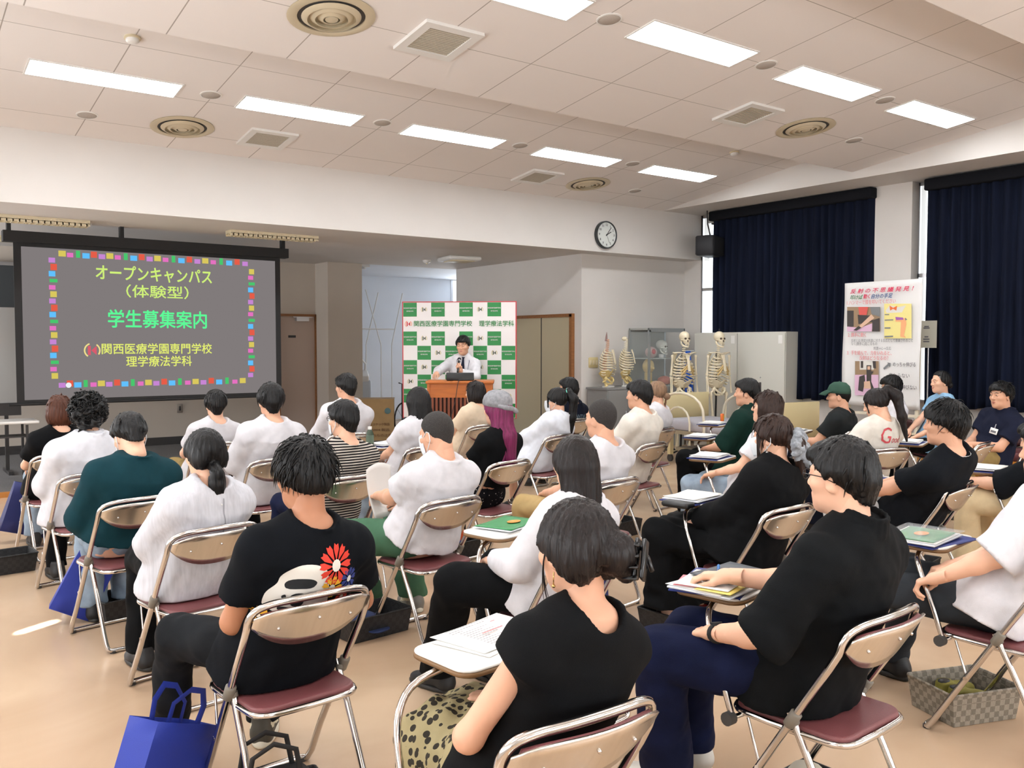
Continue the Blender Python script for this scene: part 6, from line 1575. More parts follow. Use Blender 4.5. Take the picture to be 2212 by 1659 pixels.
chair(7.42, 3.80, 12, CH+'standing empty beside the red-lettered sweatshirt girl', True)
# ---- fourth row
P = sit('P3', 'man in a dark teal sweater bending his head forward', 279, 890, 5.17, 'under the man in the dark teal sweater', yaw=10, hy=-4, hp=30, dy=.0, skin='l', hair=('parted', 'black'), shirt=dict(mat=TEAL, kind='knit', sleeve='long', off=.03, hem=-.05, name='sweater', neck=('crew', -.03)), pants=dict(mat=DENIM, wide=.03), h=.0115, seed=14, girth=1.08, legs=(((-.0, .43, .545), (-.02, .40, .085)), ((.2, .43, .545), (.2, .42, .085))))
mask(P)
P = sit('P9', 'person with short black hair and mask in a striped top', 741, 862, 5.12, 'under the person in the striped top', yaw=6, hy=8, hair=('short', 'black'), skin='l', shirt=dict(mat=STRIPE, sleeve='long', off=.016, name='striped_top'), pants=dict(mat=BLUED, wide=.006), h=.0115, seed=15, s=.95, hs=.97)
glasses(P); mask(P)
P = sit('P13', 'woman with long purple hair under a grey cap in a black crop top', 1073, 846, 5.12, 'under the woman with long purple hair', yaw=10, hy=4, sex='f', skin='l', hair=('long_cap', 'purple'), shirt=dict(mat=BLACK, off=.010, hem=.09, name='crop_top'), pants=dict(kind='skirt', mat=DOTS, length=.35, flare=.03), h=.0105, seed=16)
cp = MB()
cp.lathe([(.001, .148), (.04, .146), (.075, .128), (.098, .095), (.106, .06), (.103, .03), (.098, .028)], 28, Matrix.Diagonal((1, 1.14, 1)) @ RX(radians(8)))
cp.tube([(-.085, -.085, .035), (-.04, -.122, .02), (.03, -.13, .008), (.075, -.12, -.005)], [.012, .02, .02, .012], 8); cp.tube([(.02, -.128, .012), (.06, -.135, -.01), (.10, -.12, -.02)], [.02, .022, .008], 8)
on_head(P, 'newsboy_cap', cp, cloth('grey_cap_cloth', rgb(138, 138, 142), noise=.2, nscale=40))
P = sit('P17', 'young man with black hair in a pale beige T-shirt', 1380, 819, 5.32, 'under the man in pale beige T-shirt', yaw=12, hy=10, hair=('short', 'black'), skin='m', shirt=dict(mat=OFFW, off=.028, hem=-.12), pants=dict(mat=BLACK), h=.012, face=True, seed=17)
P = sit('P21', 'man with wavy black hair in a dark green shirt and black trousers', 1613, 816, 5.10, 'under the man in the dark green shirt', yaw=12, hy=20, hair=('parted', 'black'), skin='m', shirt=dict(mat=DGREEN, kind='shirt', sleeve='half', off=.026, neck=('collar', 0)), pants=dict(mat=BLACK, wide=.026), h=.012, face=True, tablet=True, seed=18, knee_w=((6.02, 5.5, .56), (6.3, 5.6, .55)), hand_w=((6.13, 5.36, .66), None))
P = sit('P25', 'man in a green baseball cap and charcoal T-shirt', 1812, 828, 4.97, 'under the man in the green cap', yaw=12, hy=20, hair=('buzz', 'black'), skin='m', shirt=dict(mat=CHAR, off=.024), pants=dict(mat=NAVY), h=.012, face=True, tablet=True, seed=19)
cp = MB(); cp.lathe([(.001, .142), (.05, .135), (.083, .105), (.097, .06), (.098, .03), (.094, .03)], 26, Matrix.Diagonal((1, 1.12, 1)) @ RX(radians(4))); cp.ball((0, -.005, .142), .007, 8)
on_head(P, 'cap_crown', cp, cloth('green_cap_cloth', rgb(56, 82, 70)))
def fn(u, v): a = -1.25+2.5*u; return (.088*sin(a)*(1-.15*v), .06*cos(a)+.035+.085*v*cos(a*.55), .045-.02*v-.022*v*v+.02*cos(a)*(1-v*.3))
o = on_head(P, 'cap_brim', MB().grid(fn, 16, 6), MATS['green_cap_cloth']); md = o.modifiers.new('thick', 'SOLIDIFY'); md.thickness = .004
# ---- fifth row
P = sit('P2', 'person with bushy curly black hair in a loose white shirt', 191, 846, 6.22, 'under the person with curly black hair', yaw=10, hair=('curly', 'black'), shirt=dict(mat=cloth('lilac_white_cotton', rgb(208, 208, 214)), kind='shirt', sleeve='long', neck=('collar', 0), off=.036, hem=-.14), pants=dict(mat=BLACK), h=.012, seed=20, legs=(((-.0, .43, .545), (-.02, .40, .085)), ((.2, .43, .545), (.2, .42, .085))))
P = sit('P5', 'man with rounded black hair in a white T-shirt', 584, 827, 6.22, 'under the man with rounded black hair', yaw=6, hair=('bowl', 'black'), skin='m', shirt=dict(mat=WHITE, off=.028, sleeve='half', hem=-.12), pants=dict(mat=BLACK), h=.012, seed=21)
P = sit('P10', 'woman with straight long black hair in a white T-shirt and light jeans', 902, 834, 6.24, 'under the woman with straight black hair', yaw=8, sex='f', hair=('long', 'black'), shirt=dict(mat=WHITE, off=.026), pants=dict(mat=DENIM, wide=.01), h=.012, tablet=True, seed=22)
P = sit('P14', 'girl with a low ponytail, mint hair tie and mask in a white shirt', 1202, 836, 6.30, 'under the girl with the mint hair tie', dx=-.15, yaw=12, hy=20, sex='f', hair=('high_tail', 'black'), shirt=dict(mat=cloth('school_white', rgb(222, 226, 234)), kind='shirt', sleeve='long', neck=('collar', 0), off=.032), pants=dict(kind='skirt', mat=NAVY, length=.3, flare=.02), h=.012, seed=23)
mask(P); sc3 = MB(); sc3.tube([(.03*cos(a), -.118+.01*sin(a), .09+.03*sin(a)) for a in [2*pi*i/14 for i in range(14)]], .008, 6, closed=True); on_head(P, 'hair_tie', sc3, mat('mint', rgb(110, 206, 186), .6))
P = sit('P18', 'woman with light brown tied-back hair in a white T-shirt', 1417, 822, 6.20, 'under the woman with light brown hair', dx=-.12, yaw=12, hy=14, sex='f', hair=('bun_low', 'ash'), shirt=dict(mat=WHITE, off=.026), pants=dict(mat=NAVY), h=.013, seed=24)
chair(7.45, 6.02, 12, CH+'standing empty beside the hospital bed', True)
# ---- front row
P = sit('P1', 'woman with a red-brown bob in a black top with a chain strap', 128, 852, 7.42, 'in the front row under the red-brown bob woman', yaw=8, sex='f', hair=('bob', 'red'), shirt=dict(mat=BLACK, off=.024), pants=dict(mat=DENIM, wide=.02), h=.013, seed=25, legs=(((-.0, .43, .545), (-.02, .40, .085)), ((.2, .43, .545), (.2, .42, .085))))
ch_ = MB()
for i in range(26):
    q = i/25; ch_.ball(P['T']((-.075-.02*sin(q*3), -.135-.012*sin(q*pi), .46-.34*q)), .005, 6)
ch_.build('chain_strap', mat('gold', rgb(206, 170, 110), .25, .9), P['t'])
P = sit('P4', 'person with round black hair in a white T-shirt below the screen', 465, 842, 7.47, 'in the front row below the screen', yaw=4, hair=('bowl', 'black'), shirt=dict(mat=WHITE, off=.022), pants=dict(mat=OLIVE), h=.013, seed=26, s=.94, hs=.95)
P = sit('P8', 'person with neat black hair in a white shirt at the alcove column', 747, 805, 7.50, 'in the front row before the alcove column', yaw=0, hair=('short', 'black'), skin='m', shirt=dict(mat=WHITE, kind='shirt', off=.026, sleeve='half'), pants=dict(mat=BLACK), h=.013, seed=27)
P = sit('P12', 'woman with a dark bob in a beige knit vest over white sleeves', 1026, 822, 7.50, 'in the front row before the lectern', yaw=8, sex='f', hair=('bob', 'dark'), shirt=dict(mat=CREAMK, kind='knit', off=.03, name='vest'), pants=dict(kind='skirt', mat=OFFW, length=.6), h=.013, seed=28)
P = sit('P15', 'man in glasses and a black T-shirt lettered across the back', 1228, 814, 7.50, 'in the front row under the lettered black T-shirt', yaw=8, hy=14, hair=('short', 'black'), skin='m', shirt=dict(mat=NAVY, off=.026), pants=dict(mat=BLACK), h=.012, seed=29)
glasses(P); P15 = P
# ---- staff along the windows
P = sit('P27', 'man with a black curtain haircut in a white T-shirt before the poster', 1925, 810, 5.28, 'under the man seated before the poster', dx=0, yaw=50, hy=14, hair=('curtain', 'black'), skin='m', shirt=dict(mat=WHITE, off=.022), pants=dict(mat=BLACK), h=.0115, face=True, seed=30)
P = sit('P28', 'woman in a pale blue top with two white hair clips', 2032, 800, 4.84, 'under the woman in the pale blue top', dx=0, yaw=62, hy=-2, sex='f', hair=('bun_low', 'black'), shirt=dict(mat=LBLUE, off=.014, name='top', sleeve='short'), pants=dict(mat=BLACK), h=.011, face=True, seed=31, hand_w=((8.86, 4.86, .66), (8.95, 5.05, .66)))
pn = MB()
for i in range(2): pn.tube([(-.082+.002*i, .018, .055-i*.014), (-.066, .062, .066-i*.014)], .0022, 5)
on_head(P, 'hair_clip', pn, M_WHITE)
P = sit('P29', 'man in a navy shirt with a white name badge, hands clasped', 2163, 824, 3.94, 'under the man with the name badge', dx=0, yaw=72, hy=0, hair=('spiky', 'black'), skin='m', shirt=dict(mat=STAFFN, kind='shirt', neck=('collar', 0), off=.022), pants=dict(mat=OLIVE, wide=.02), h=.0105, face=True, seed=32, arms=((-.03, .27, .67), (.03, .26, .665)), hand=(('fold', (.8, .6, -.1), (.1, .1, 1)), ('fold', (-.8, .6, -.1), (-.1, .1, 1))))
bd_ = MB(); q = P['T']((-.075, .125, .27)); R3 = Matrix(P['R'].tolist()); bd_.rbox(q, (.085, .006, .055), .002, R3); o = bd_.build('name_badge', M_WHITE, P['t'])
MB().tube([q+R3 @ Vector((0, 0, .028)), P['T']((-.072, .122, .345))], .004, 5).build('badge_clip', M_ALU, o); MB().box(q+R3 @ Vector((0, .0035, -.005)), (.06, .001, .02), R3).build('badge_print', mat('print_grey', rgb(108, 106, 110)), o, smooth=False)
# ---- the speaker
(hx, hy_), zt = hpt(1000, 724, 9.62)
SP = person('SP', 'standing man in a white shirt and dark tie speaking into a microphone', (hx-.02, hy_+.02), (hx, hy_), zt, yaw=146, hy=-18, hp=8, skin='m', hair=('parted', 'black'), shirt=dict(mat=WHITE, kind='shirt', sleeve='long', neck=('collar', 0), hem=-.02, off=.016), pants=dict(mat=GREYP), s=.95, arms=((-.0, .25, 1.26), (.30, .36, 1.24)), hand=(('grip', (.3, .5, .8), (-.2, .8, -.5)), ('relax', (.1, 1, -.1), (0, 0, 1))), pole={0: (-.8, .1, -.6), 1: (.9, -.3, -.5)}, stand=True, h=.0085, face=True, seed=40)
T = SP['T']
tie = MB(); tie.loft([[T((x, .118+y, z)) for x in (-w, w) for _ in (0,)]+[T((w, .126+y, z)), T((-w, .126+y, z))] for z, w, y in ((.475, .022, -.04), (.45, .012, -.02), (.36, .024, .0), (.2, .036, .012), (.02, .036, .012))], True); tie.build('necktie', cloth('dark_tie', rgb(34, 36, 50)), SP['t'])
ln = MB()
for s in (-1, 1): ln.tube([T((s*.06, .0, .50)), T((s*.085, .09, .43)), T((s*.055, .136, .2)), T((0, .143, .03))], .003, 5)
ln.build('lanyard', cloth('navy_lanyard', rgb(50, 56, 84)), SP['t'])
W, RH = SP['hands'][0]; mouth = SP['hc']+SP['Rh'] @ V3(0, .12, -.075)
SPM = SP['t']
g0 = Vector(W)+Vector(RH[:, 1])*.07-Vector(RH[:, 2])*.028
Mw = Matrix.Translation((SP['t'].location))@Matrix.Rotation(radians(146), 4, 'Z')
mic = thing('microphone', 'black handheld microphone at the speaker\'s mouth', 'microphone', Mw @ g0)
dw = ((Mw @ mouth)-(Mw @ g0)).normalized()
MB().tube([-dw*.10, dw*.09], [.013, .017], 12).build('handle', M_LAP, mic); MB().ball(dw*.115, .026, 14).build('head', mat('mic_mesh', rgb(50, 50, 54), .5, .5), mic); MB().tube([dw*.085, dw*.095], .021, 12).build('collar_ring', M_ALU, mic)

# ================================================================== PRINTS ON CLOTHES
def blob(cx, cz, rx, rz, n=20, f=None): return [(cx+rx*cos(2*pi*i/n)*(f(i) if f else 1), cz+rz*sin(2*pi*i/n)*(f(i) if f else 1)) for i in range(n)]
def flower(cx, cz, r, mi, nmi, petals):
    out = []
    for p in range(petals):
        a = 2*pi*p/petals; w = pi/petals*.86
        out.append((mi, [(cx+r*.22*cos(a), cz+r*.22*sin(a)), (cx+r*.75*cos(a-w), cz+r*.75*sin(a-w)), (cx+r*.97*cos(a-w*.55), cz+r*.97*sin(a-w*.55)), (cx+r*.9*cos(a), cz+r*.9*sin(a)), (cx+r*cos(a+w*.5), cz+r*sin(a+w*.5)), (cx+r*.75*cos(a+w*.95), cz+r*.75*sin(a+w*.95))]))
    out.append((nmi, blob(cx, cz, r*.28, r*.28, 12))); return out
MP = [mat('print_cream', rgb(222, 216, 206), .7), mat('print_ink', rgb(16, 18, 22), .7), mat('print_red', rgb(206, 52, 34), .7), mat('print_royal', rgb(40, 54, 122), .7), mat('print_yellow', rgb(222, 164, 40), .7)]
fx = -.08
hd_ = [(fx-.075, .08), (fx-.085, .13), (fx-.078, .17), (fx-.06, .205), (fx-.055, .235), (fx-.03, .27), (fx+.005, .29), (fx+.05, .295), (fx+.085, .28), (fx+.10, .24), (fx+.11, .19), (fx+.12, .12), (fx+.11, .08)]
polys = [(0, hd_), (1, [(fx-.04, .205), (fx-.03, .222), (fx+.01, .238), (fx+.045, .237), (fx+.06, .225), (fx+.05, .205), (fx+.01, .196), (fx-.035, .19)]), (1, [(fx-.02, .16), (fx-.005, .175), (fx+.02, .178), (fx+.045, .165), (fx+.028, .15), (fx+.02, .125), (fx-.01, .12), (fx-.022, .14)]), (0, blob(fx+.006, .157, .014, .006, 10)), (1, [(fx-.045, .155), (fx-.035, .165), (fx-.032, .15), (fx-.04, .143)]), (1, [(fx-.045, .09), (fx+.06, .082), (fx+.06, .1), (fx, .112), (fx-.045, .105)])]
polys += flower(fx+.125, .29, .066, 2, 0, 12)+flower(fx+.19, .235, .038, 3, 0, 9)+flower(fx+.12, .215, .042, 4, 0, 9)+flower(fx+.175, .17, .026, 2, 0, 8)+flower(fx-.085, .085, .035, 4, 0, 8)
polys = [(m_, [(x, .415+(z-.295)*(.80 if i_ < 6 else 1.0)) for x, z in p_]) for i_, (m_, p_) in enumerate(polys)]
polys = [(m_, [(q[0], q[1]) for q in smooth_path([(x, z, 0) for x, z in p_], 3, True)] if i_ < 6 else p_) for i_, (m_, p_) in enumerate(polys)]
decal(P7, polys, MP, 'shirt_print', True)
def word_polys(s, size, x, z, width, bold=.01, shear=0):
    m = MB(); text_into(m, s, size, (x, z), None, 0.0, 'CENTER', width=width, shear=shear)
    return [(0, [(m.v[i][0], m.v[i][1]) for i in f]) for f in m.f]
decal(P15, word_polys('STANTIAL', .06, .01, .385, .26), [mat('print_dull_blue', rgb(116, 138, 156), .7)], 'shirt_lettering', True)
decal(P26, word_polys('G', .17, -.055, .41, None, .012, .2)+word_polys('ood', .08, .06, .39, .11, .01, .2), [mat('print_dull_red', rgb(196, 70, 80), .7)], 'shirt_lettering', True)

for ch_ in COBJ['P20'].children:
    if ch_.name.startswith('writing_tablet'): ch_.location.x += .085
# ================================================================== BELONGINGS
M_P = [mat('paper_white', rgb(236, 234, 230), .6), mat('paper_cool', rgb(222, 226, 232), .5), mat('folder_blue', rgb(34, 50, 122), .5), mat('folder_green', rgb(30, 128, 66), .4), mat('folder_grey', rgb(70, 74, 80), .4), mat('leaf_pink', rgb(226, 130, 140), .6), mat('leaf_yellow', rgb(226, 206, 110), .6)]
M_FILM = mat('clear_film', (.95, .97, 1, 1), .08, spec=.6, alpha=.16)
M_INK = mat('ink_grey', rgb(168, 166, 168), .8); M_INKR = mat('ink_red', rgb(206, 110, 110), .8)
TABZ = .746
def ontab(key, dx=0.0, dy=0.0):
    x, y, w = CHAIRS[key]; q = RZ(radians(w)) @ Vector((dx, .345+dy, 0)); return (x+q.x, y+q.y, TABZ), radians(w+8)
def leaf(mb_w, mb_h, z, m, name, t, rot=0.0, off=(0, 0), curl=.0, th=.0012):
    R_ = RZ(rot)
    def fn(u, v): p = R_ @ Vector(((u-.5)*mb_w, (v-.5)*mb_h, 0)); return (p.x+off[0], p.y+off[1], z+curl*((u-.5)**2*4)+.001*sin(u*5+v*3))
    o = MB().grid(fn, 8, 8).build(name, m, t, angle=180); md = o.modifiers.new('thick', 'SOLIDIFY'); md.thickness = th; md.offset = 1; return o
def pile(key, label, group, layers, dx=0.0, dy=0.0, rot=0.0, name='handout_pile', cat='handouts'):
    loc, w = ontab(key, dx, dy); t = thing(name, label, cat, loc, w+rot, group); z = .001
    for (wd_, ht, m, nm_, r, off) in layers:
        th = .006 if 'folder' in nm_ or 'stack' in nm_ else .0015
        leaf(wd_, ht, z, m, nm_, t, r, off, .002, th); z += th+.0025
    return t, z
G_ = 'handouts on the writing tablets'
A4 = (.297, .21)
t, z = pile('P20', 'open white printed handout on the tablet nearest the camera', G_, [(.30, .21, M_P[0], 'sheet', .12, (0, 0)), (.297, .21, M_P[0], 'sheet', .04, (.01, .01))], .175, .055, .1)
pr = MB()
for i in range(13):
    w = [.20, .16, .05, .12, .09, .13, .15, .11, .06, .12, .10, .13, .08][i]; y = .085-i*.0135
    n_ = int(w/.012)
    for q_ in range(n_): pr.box((-.10+(.02 if i > 2 else 0)+.012*q_+.012, y+.01+.0005*q_, z+.003), (.0085, .0045, .0006), RZ(.04))
pr.build('print_lines', M_INK, t, smooth=False)
pr = MB()
for i, (x, y, w) in enumerate(((.02, .012, .09), (.03, -.05, .05), (.08, .07, .02))): pr.box((x, y, z+.0036), (w, .004, .0006), RZ(.04))
pr.build('red_lines', M_INKR, t, smooth=False)
t, z = pile('P24', 'pile of colourful leaflets in a clear file under the glasses man\'s hand', G_, [(.34, .25, M_P[2], 'blue_folder', .25, (.03, .03)), (.33, .24, M_P[1], 'leaflet_stack', .02, (-.01, -.01)), (.31, .22, M_P[0], 'leaflet', -.06, (-.02, .0)), (.14, .18, M_P[5], 'pink_leaflet', .3, (-.08, .02)), (.2, .13, M_P[6], 'yellow_leaflet', .1, (-.08, -.06)), (.22, .2, M_P[0], 'leaflet', .15, (-.06, .0)), (.24, .18, M_P[4], 'grey_folder', -.12, (.06, -.01))], -.02, .0, .0)
loc, w = ontab('P24', .03, .03); t = thing('pen', 'blue pen on the dark grey folder under the man\'s hand', 'pen', (loc[0]-.02, loc[1], loc[2]+.042), w+.5)
MB().tube([(-.07, 0, .006), (.06, 0, .006)], .0055, 8).build('barrel', mat('pen_blue', rgb(40, 110, 180), .3), t); MB().tube([(.06, 0, .006), (.075, 0, .006)], [.005, .0015], 8).build('tip', M_CHR, t); MB().box((-.045, 0, .013), (.04, .004, .002)).build('clip', M_CHR, t)
t, z = pile('P32', 'green brochure with orange oval in a clear bag on a blue folder', G_, [(.36, .26, M_P[2], 'blue_folder', -.18, (.04, -.01)), (.33, .23, M_P[1], 'leaflet_stack', .0, (0, 0)), (.31, .22, M_P[0], 'leaflet', .03, (0, .0)), (.285, .195, M_P[3], 'green_cover', .03, (0, .0))], -.02, .0, .0)
MB().lathe([(.0, z+.004), (.045, z+.004), (.045, z+.0025), (0, z+.0025)], 24, Matrix.Diagonal((1, .62, 1)), (.0, .0, 0)).build('orange_oval', mat('cover_orange', rgb(222, 140, 50), .5), t)
leaf(.35, .25, z+.006, M_FILM, 'clear_bag', t, .0, (-.01, 0), .002)
t, z = pile('P19', 'green covered handout on white papers on the ponytail woman\'s tablet', G_, [(.30, .21, M_P[0], 'leaflet_stack', .1, (.03, .0)), (.30, .21, M_P[1], 'leaflet', .16, (.04, .0)), (.285, .2, M_P[3], 'green_cover', .2, (.05, .01))], .03, .02, .0)
MB().lathe([(.0, z+.003), (.04, z+.003), (.04, z+.0015), (0, z+.0015)], 20, Matrix.Diagonal((1, .62, 1)), (.08, .0, 0)).build('orange_oval', MATS['cover_orange'], t)
def std(key, label, dx=0.0, dy=0.0, rot=.0, blue=True):
    L = [(.33, .24, M_P[2], 'blue_folder', -.05, (.01, 0))] if blue else []
    return pile(key, label, G_, L+[(.31, .22, M_P[1], 'leaflet_stack', .05, (0, .0)), (.30, .21, M_P[0], 'leaflet', .13, (.01, .01)), (.28, .2, M_P[0], 'leaflet', -.04, (-.01, .0))], dx, dy, rot)
t, z = std('P23', 'white papers on a blue bag on the tablet of the woman in black', -.02)
sb = MB(); sb.tube([(-.12, -.13, .004), (-.11, -.16, -.03), (-.06, -.17, -.06), (-.0, -.16, -.05), (.03, -.13, .0)], .008, 6, flat=.25); sb.build('bag_strap', M_P[2], t)
MB().rbox((-.19, -.02, -.0), (.09, .17, .03), .02).build('black_pouch', M_LAP, t)
std('P22', 'white papers on the tablet before the woman in pale jeans')
std('P21', 'white papers on the tablet before the man in dark green shirt')
std('P30', 'white papers and blue folder before the leaning man in black T-shirt')
std('P31', 'papers on the tablet at the right edge beside the beige trousers')
std('P25', 'papers in clear film on the green-capped man\'s tablet', blue=False)
CHAIRS['E1'] = (7.42, 3.80, 12); CHAIRS['E2'] = (7.45, 6.02, 12)
std('E1', 'papers over a blue folder on the empty chair beside the ponytail girl'); std('E2', 'papers on the empty chair\'s tablet before the hospital bed')
t, z = std('P10', 'small papers on the tablet of the woman with straight black hair', .04)
loc, w = ontab('P10', -.13, .0); t = thing('tea_bottle', 'dark green tea bottle with a white cap on a writing tablet', 'bottle', loc, w)
MB().lathe([(.0, 0), (.03, .002), (.032, .02), (.031, .11), (.022, .135), (.014, .148), (.0, .149)], 16).build('bottle', mat('tea_green', rgb(54, 70, 54), .25), t); MB().lathe([(.0165, .146), (.0165, .17), (0, .171)], 14).build('cap', M_WHITE, t); MB().lathe([(.0327, .03), (.0327, .10)], 16).build('label', mat('tea_label', rgb(90, 108, 92), .5), t)
# paper held by the man in green trousers
W_, RH_ = PEOPLE['P11']['hands'][0]; x_, y_, w_2 = CHAIRS['P11']; Mp = Matrix.Translation((x_, y_, 0))@Matrix.Rotation(radians(w_2), 4, 'Z')
c_ = Mp @ (Vector(W_)+Vector((.12, .06, -.07)))
t = thing('paper_sheet', 'white curled sheet held up by the man in green trousers', 'paper', c_, radians(20))
def fn(u, v): return ((u-.5)*.21-.02, .03*sin(v*2.5)+.05*v, (v-.25)*.28+.03*(1-(2*u-1)**2)*v)
o = MB().grid(fn, 10, 10).build('sheet', M_P[0], t, angle=180); md = o.modifiers.new('thick', 'SOLIDIFY'); md.thickness = .001

# ---- woven baskets on the floor
def weave(name, c1, c2):
    m = mat(name, c1, .6, bump=.3, bscale=120); nt, b = nodes_of(m)
    tc = nt.nodes.new('ShaderNodeTexCoord'); ck = nt.nodes.new('ShaderNodeTexChecker'); ck.inputs['Scale'].default_value = 40; ck.inputs[1].default_value = c1; ck.inputs[2].default_value = c2
    mp = nt.nodes.new('ShaderNodeMapping'); mp.inputs['Location'].default_value = (.0061, .0061, .003); nt.links.new(tc.outputs['Object'], mp.inputs[0]); nt.links.new(mp.outputs[0], ck.inputs[0]); nt.links.new(ck.outputs[0], b.inputs['Base Color']); return m
M_WB = weave('black_woven_band', rgb(34, 34, 36), rgb(22, 22, 24)); M_WG = weave('grey_woven_band', rgb(142, 134, 120), rgb(112, 104, 92))
def basket(label, x, y, rz, m=M_WB, w=.37, d=.26, h=.13, rivets=False):
    t = thing('storage_basket', label, 'basket', (x, y, 0), rz, 'baskets under the chairs')
    b = MB(); tp = .9
    def ring(k, z, o=0): return [(-w/2*k+o, -d/2*k+o, z), (w/2*k-o, -d/2*k+o, z), (w/2*k-o, d/2*k-o, z), (-w/2*k+o, d/2*k-o, z)]
    b.loft([ring(tp, .002), ring(1, h), ring(1, h, .008), ring(tp, .012, .008)], True); b.build('body', m, t, smooth=False)
    r_ = MB(); q = ring(1.005, h); r_.tube([(q[i][0]*(1-k)+q[(i+1) % 4][0]*k, q[i][1]*(1-k)+q[(i+1) % 4][1]*k, h) for i in range(4) for k in (.02, .5, .98)], .006, 6, closed=True); r_.build('rim', m, t)
    if rivets:
        v = MB()
        for i in range(6): v.ball((-w/2+.03+i*(w-.06)/5, -d/2-.002, h-.015), .004, 6)
        v.build('rivets', M_ALU, t)
    return t
basket('black woven basket under the chair of the man in teal', 1.24, 5.52, .15)
basket('black woven basket with a dark blue cap under the mask man\'s chair', 2.24, 4.38, .1, w=.40)
basket('black woven basket holding the orange patterned bag', 3.55, 5.58, .2)
basket('small black woven basket under the pale beige T-shirt man\'s chair', 5.10, 5.42, .1, w=.34)
basket('black woven basket with white rivets at bottom left behind flower T-shirt', 1.04, 2.74, -.12, rivets=True)
p = at(2120, 1560, Z=0); basket('grey woven basket holding olive shoes at the lower right', 3.83, 1.88, -.35, M_WG, .36, .27, .14)
p = at(1990, 1262, Z=0); basket('black woven basket under the chair of the leaning man', p.x+.1, p.y+.12, .2)
p = at(1455, 1385, Z=0); basket('black woven basket with a dark bag before the glasses man', p.x+.17, p.y+.14, .1)
p = at(1720, 1645, Z=0); basket('black woven basket with a pale cloth under the glasses man\'s chair', 2.50, 1.72, .05, w=.34)
basket('dark basket at the left end of the front rows', .78, 7.1, .1)
# ---- things in the baskets
t = thing('cap', 'dark blue cap lying in a black woven basket', 'cap', (2.2, 4.37, .02), .3); MB().ball((0, 0, .05), (.09, .1, .06), 14).build('crown', mat('cap_blue', rgb(30, 44, 84), .8), t); MB().rbox((0, -.12, .03), (.13, .09, .006), .04).build('brim', MATS['cap_blue'], t)
t = thing('patterned_bag', 'orange and blue patterned bag in a black basket', 'bag', (3.50, 5.57, .02), .2)
mm = mat('pattern_orange', rgb(214, 96, 44), .6); nt, b = nodes_of(mm); tc = nt.nodes.new('ShaderNodeTexCoord'); vv = nt.nodes.new('ShaderNodeTexVoronoi'); vv.inputs['Scale'].default_value = 16; rr = nt.nodes.new('ShaderNodeValToRGB'); rr.color_ramp.interpolation = 'CONSTANT'; rr.color_ramp.elements[0].color = rgb(220, 96, 46); rr.color_ramp.elements[1].position = .55; rr.color_ramp.elements[1].color = rgb(48, 92, 170); e_ = rr.color_ramp.elements.new(.8); e_.color = rgb(34, 36, 60)
nt.links.new(tc.outputs['Object'], vv.inputs['Vector']); nt.links.new(vv.outputs['Color'], rr.inputs[0]); nt.links.new(rr.outputs[0], b.inputs['Base Color'])
MB().rbox((0, 0, .12), (.27, .16, .2), .06).build('pouch', mm, t); MB().tube([(.12, 0, .2), (.15, 0, .25), (.19, 0, .24), (.19, 0, .17)], .008, 6).build('handle', M_LAP, t)
def shoe_pair(label, x, y, z, rz, up, sole_):
    for i, dx in enumerate((-.05, .05)):
        (v, f), (v2, f2) = SHOEV['plain']; t = thing('olive_shoe', label % ('left', 'right')[i], 'shoe', (x+dx*cos(rz), y+dx*sin(rz), z), rz+(.2, -.15)[i], 'olive shoes in the grey basket')
        np_obj('upper', [(xf(v, RX(radians(6)), (0, -.03, .0), .8), f)], up, t); np_obj('sole', [(xf(v2, RX(radians(6)), (0, -.03, .0), .8), f2)], sole_, t)
        np_obj('lining', [(np.array(m_.v), m_.f) for m_ in (MB().ball((0, -.07, .098), (.026, .036, .007), 10),)], M_LAP, t)
shoe_pair('olive green %s shoe lying in the grey woven basket', 3.83, 1.88, .035, -1.92, mat('shoe_olive_bright', rgb(120, 112, 40), .7), mat('sole_pale', rgb(214, 208, 190), .6))
t = thing('black_bag', 'black handbag in the riveted basket at bottom left', 'bag', (1.04, 2.74, .02), -.1); MB().rbox((0, 0, .09), (.28, .16, .17), .05).build('pouch', mat('bag_black', rgb(16, 16, 18), .6), t)
for s in (-1, 1): MB().tube([(-.09, s*.05, .16), (-.07, s*.055, .27), (0, s*.05, .30), (.07, s*.055, .27), (.09, s*.05, .16)], .009, 6, flat=.4).build('handle', MATS['bag_black'], t)
t = thing('dark_bag', 'dark bag standing in a basket before the glasses man', 'bag', (at(1455, 1385, Z=0).x+.2, at(1455, 1385, Z=0).y+.16, .02), .1); MB().rbox((0, 0, .14), (.26, .14, .26), .04).build('pouch', mat('bag_charcoal', rgb(44, 46, 48), .5), t); MB().tube([(-.08, 0, .26), (-.05, 0, .33), (.05, 0, .33), (.08, 0, .26)], .008, 6).build('handle', MATS['bag_charcoal'], t)
t = thing('pale_cloth', 'pale folded cloth in the basket under the glasses man\'s chair', 'cloth', (2.48, 1.72, .02), .3); MB().rbox((0, 0, .08), (.24, .16, .14), .06).build('folds', mat('cloth_pale', rgb(206, 198, 178), .8), t, bevel=.02); MB().rbox((.02, .02, .155), (.16, .1, .02), .04).build('top_fold', MATS['cloth_pale'], t)
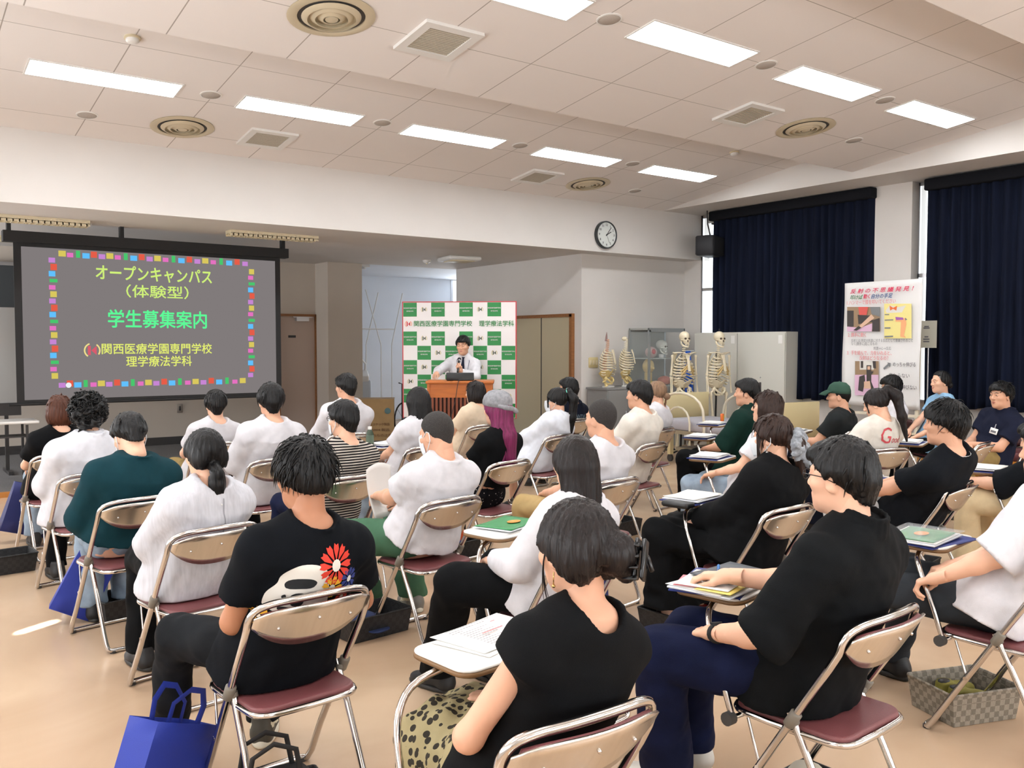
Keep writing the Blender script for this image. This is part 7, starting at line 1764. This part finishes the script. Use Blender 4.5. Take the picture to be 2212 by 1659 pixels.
# ---- blue non-woven tote bags
M_TOTE = mat('tote_blue', rgb(30, 52, 150), .6, bump=.25, bscale=500); M_TOTE2 = mat('tote_navy', rgb(26, 34, 92), .6, bump=.25, bscale=500)
def tote(label, x, y, rz, tilt, w=.32, h=.40, d=.09, m=M_TOTE, z=0.0, splay=0.0):
    t = thing('tote_bag', label, 'bag', (x, y, z), rz, 'blue non-woven tote bags'); Rt = RY(radians(tilt))
    b = MB(); n = 10
    def ring(v):
        ww = w/2*(1-.03*v); dd = d/2*(1-.55*v+splay*v)
        return [Rt @ Vector(p) for p in ((-ww, -dd, v*h), (-ww*.5, -dd*(1+.25*v), v*h), (ww*.5, -dd*(1.1-.2*v), v*h), (ww, -dd, v*h), (ww, dd, v*h), (ww*.5, dd*(1.1), v*h), (-ww*.5, dd*(1-.2*v), v*h), (-ww, dd, v*h))]
    zo = -min(p.z for p in ring(0))
    L = [[p+Vector((0, 0, zo+.003)) for p in ring(v)] for v in (0, .25, .5, .75, 1)]
    b.loft(L, False).add(list(reversed(L[0])), [tuple(range(8))]); o = b.build('bag_body', m, t, angle=30); md = o.modifiers.new('thick', 'SOLIDIFY'); md.thickness = .003
    for s in (-1, 1):
        pts = [Rt @ Vector(p)+Vector((0, 0, zo)) for p in ((-.07, s*d*.3, h*.97), (-.075, s*d*.35, h+.06), (-.03, s*d*.5, h+.11), (.03, s*d*.5, h+.11), (.075, s*d*.35, h+.06), (.07, s*d*.3, h*.97))]
        MB().tube(pts, .012, 6, flat=.2).build('handle', m, t)
    return t
p = at(160, 1345, Z=0); tote('bright blue tote bag leaning on the teal sweater man\'s chair', p.x-.02, p.y+.02, radians(-10), 27, .23, .41, .1)
p = at(58, 1172, Z=0); tote('dark blue tote bag at the far left edge', p.x-.02, p.y+.1, .1, 18, .36, .40, .12, M_TOTE2)
p = at(1312, 1345, Z=0); tote('navy tote bag standing beyond the woman with the claw clip', p.x, p.y+.06, radians(55), 0, .30, .42, .07, M_TOTE2)
p = at(325, 1790, Z=0); tote('crumpled bright blue tote bag at the bottom left beside sneakers', p.x, p.y, radians(30), 24, .30, .28, .12, M_TOTE, splay=.6)
t = thing('blue_towel', 'pale blue cloth hanging by the teal sweater man', 'cloth', (at(185, 1180, Z=.4).x, at(185, 1180, Z=.4).y, .30), .2)
def fn(u, v): return (-.05+.1*u+.01*sin(v*9), .02*sin(u*9+v*5), .28*v)
o = MB().grid(fn, 8, 12).build('drape', mat('towel_blue', rgb(160, 196, 216), .9), t, angle=180); md = o.modifiers.new('thick', 'SOLIDIFY'); md.thickness = .006
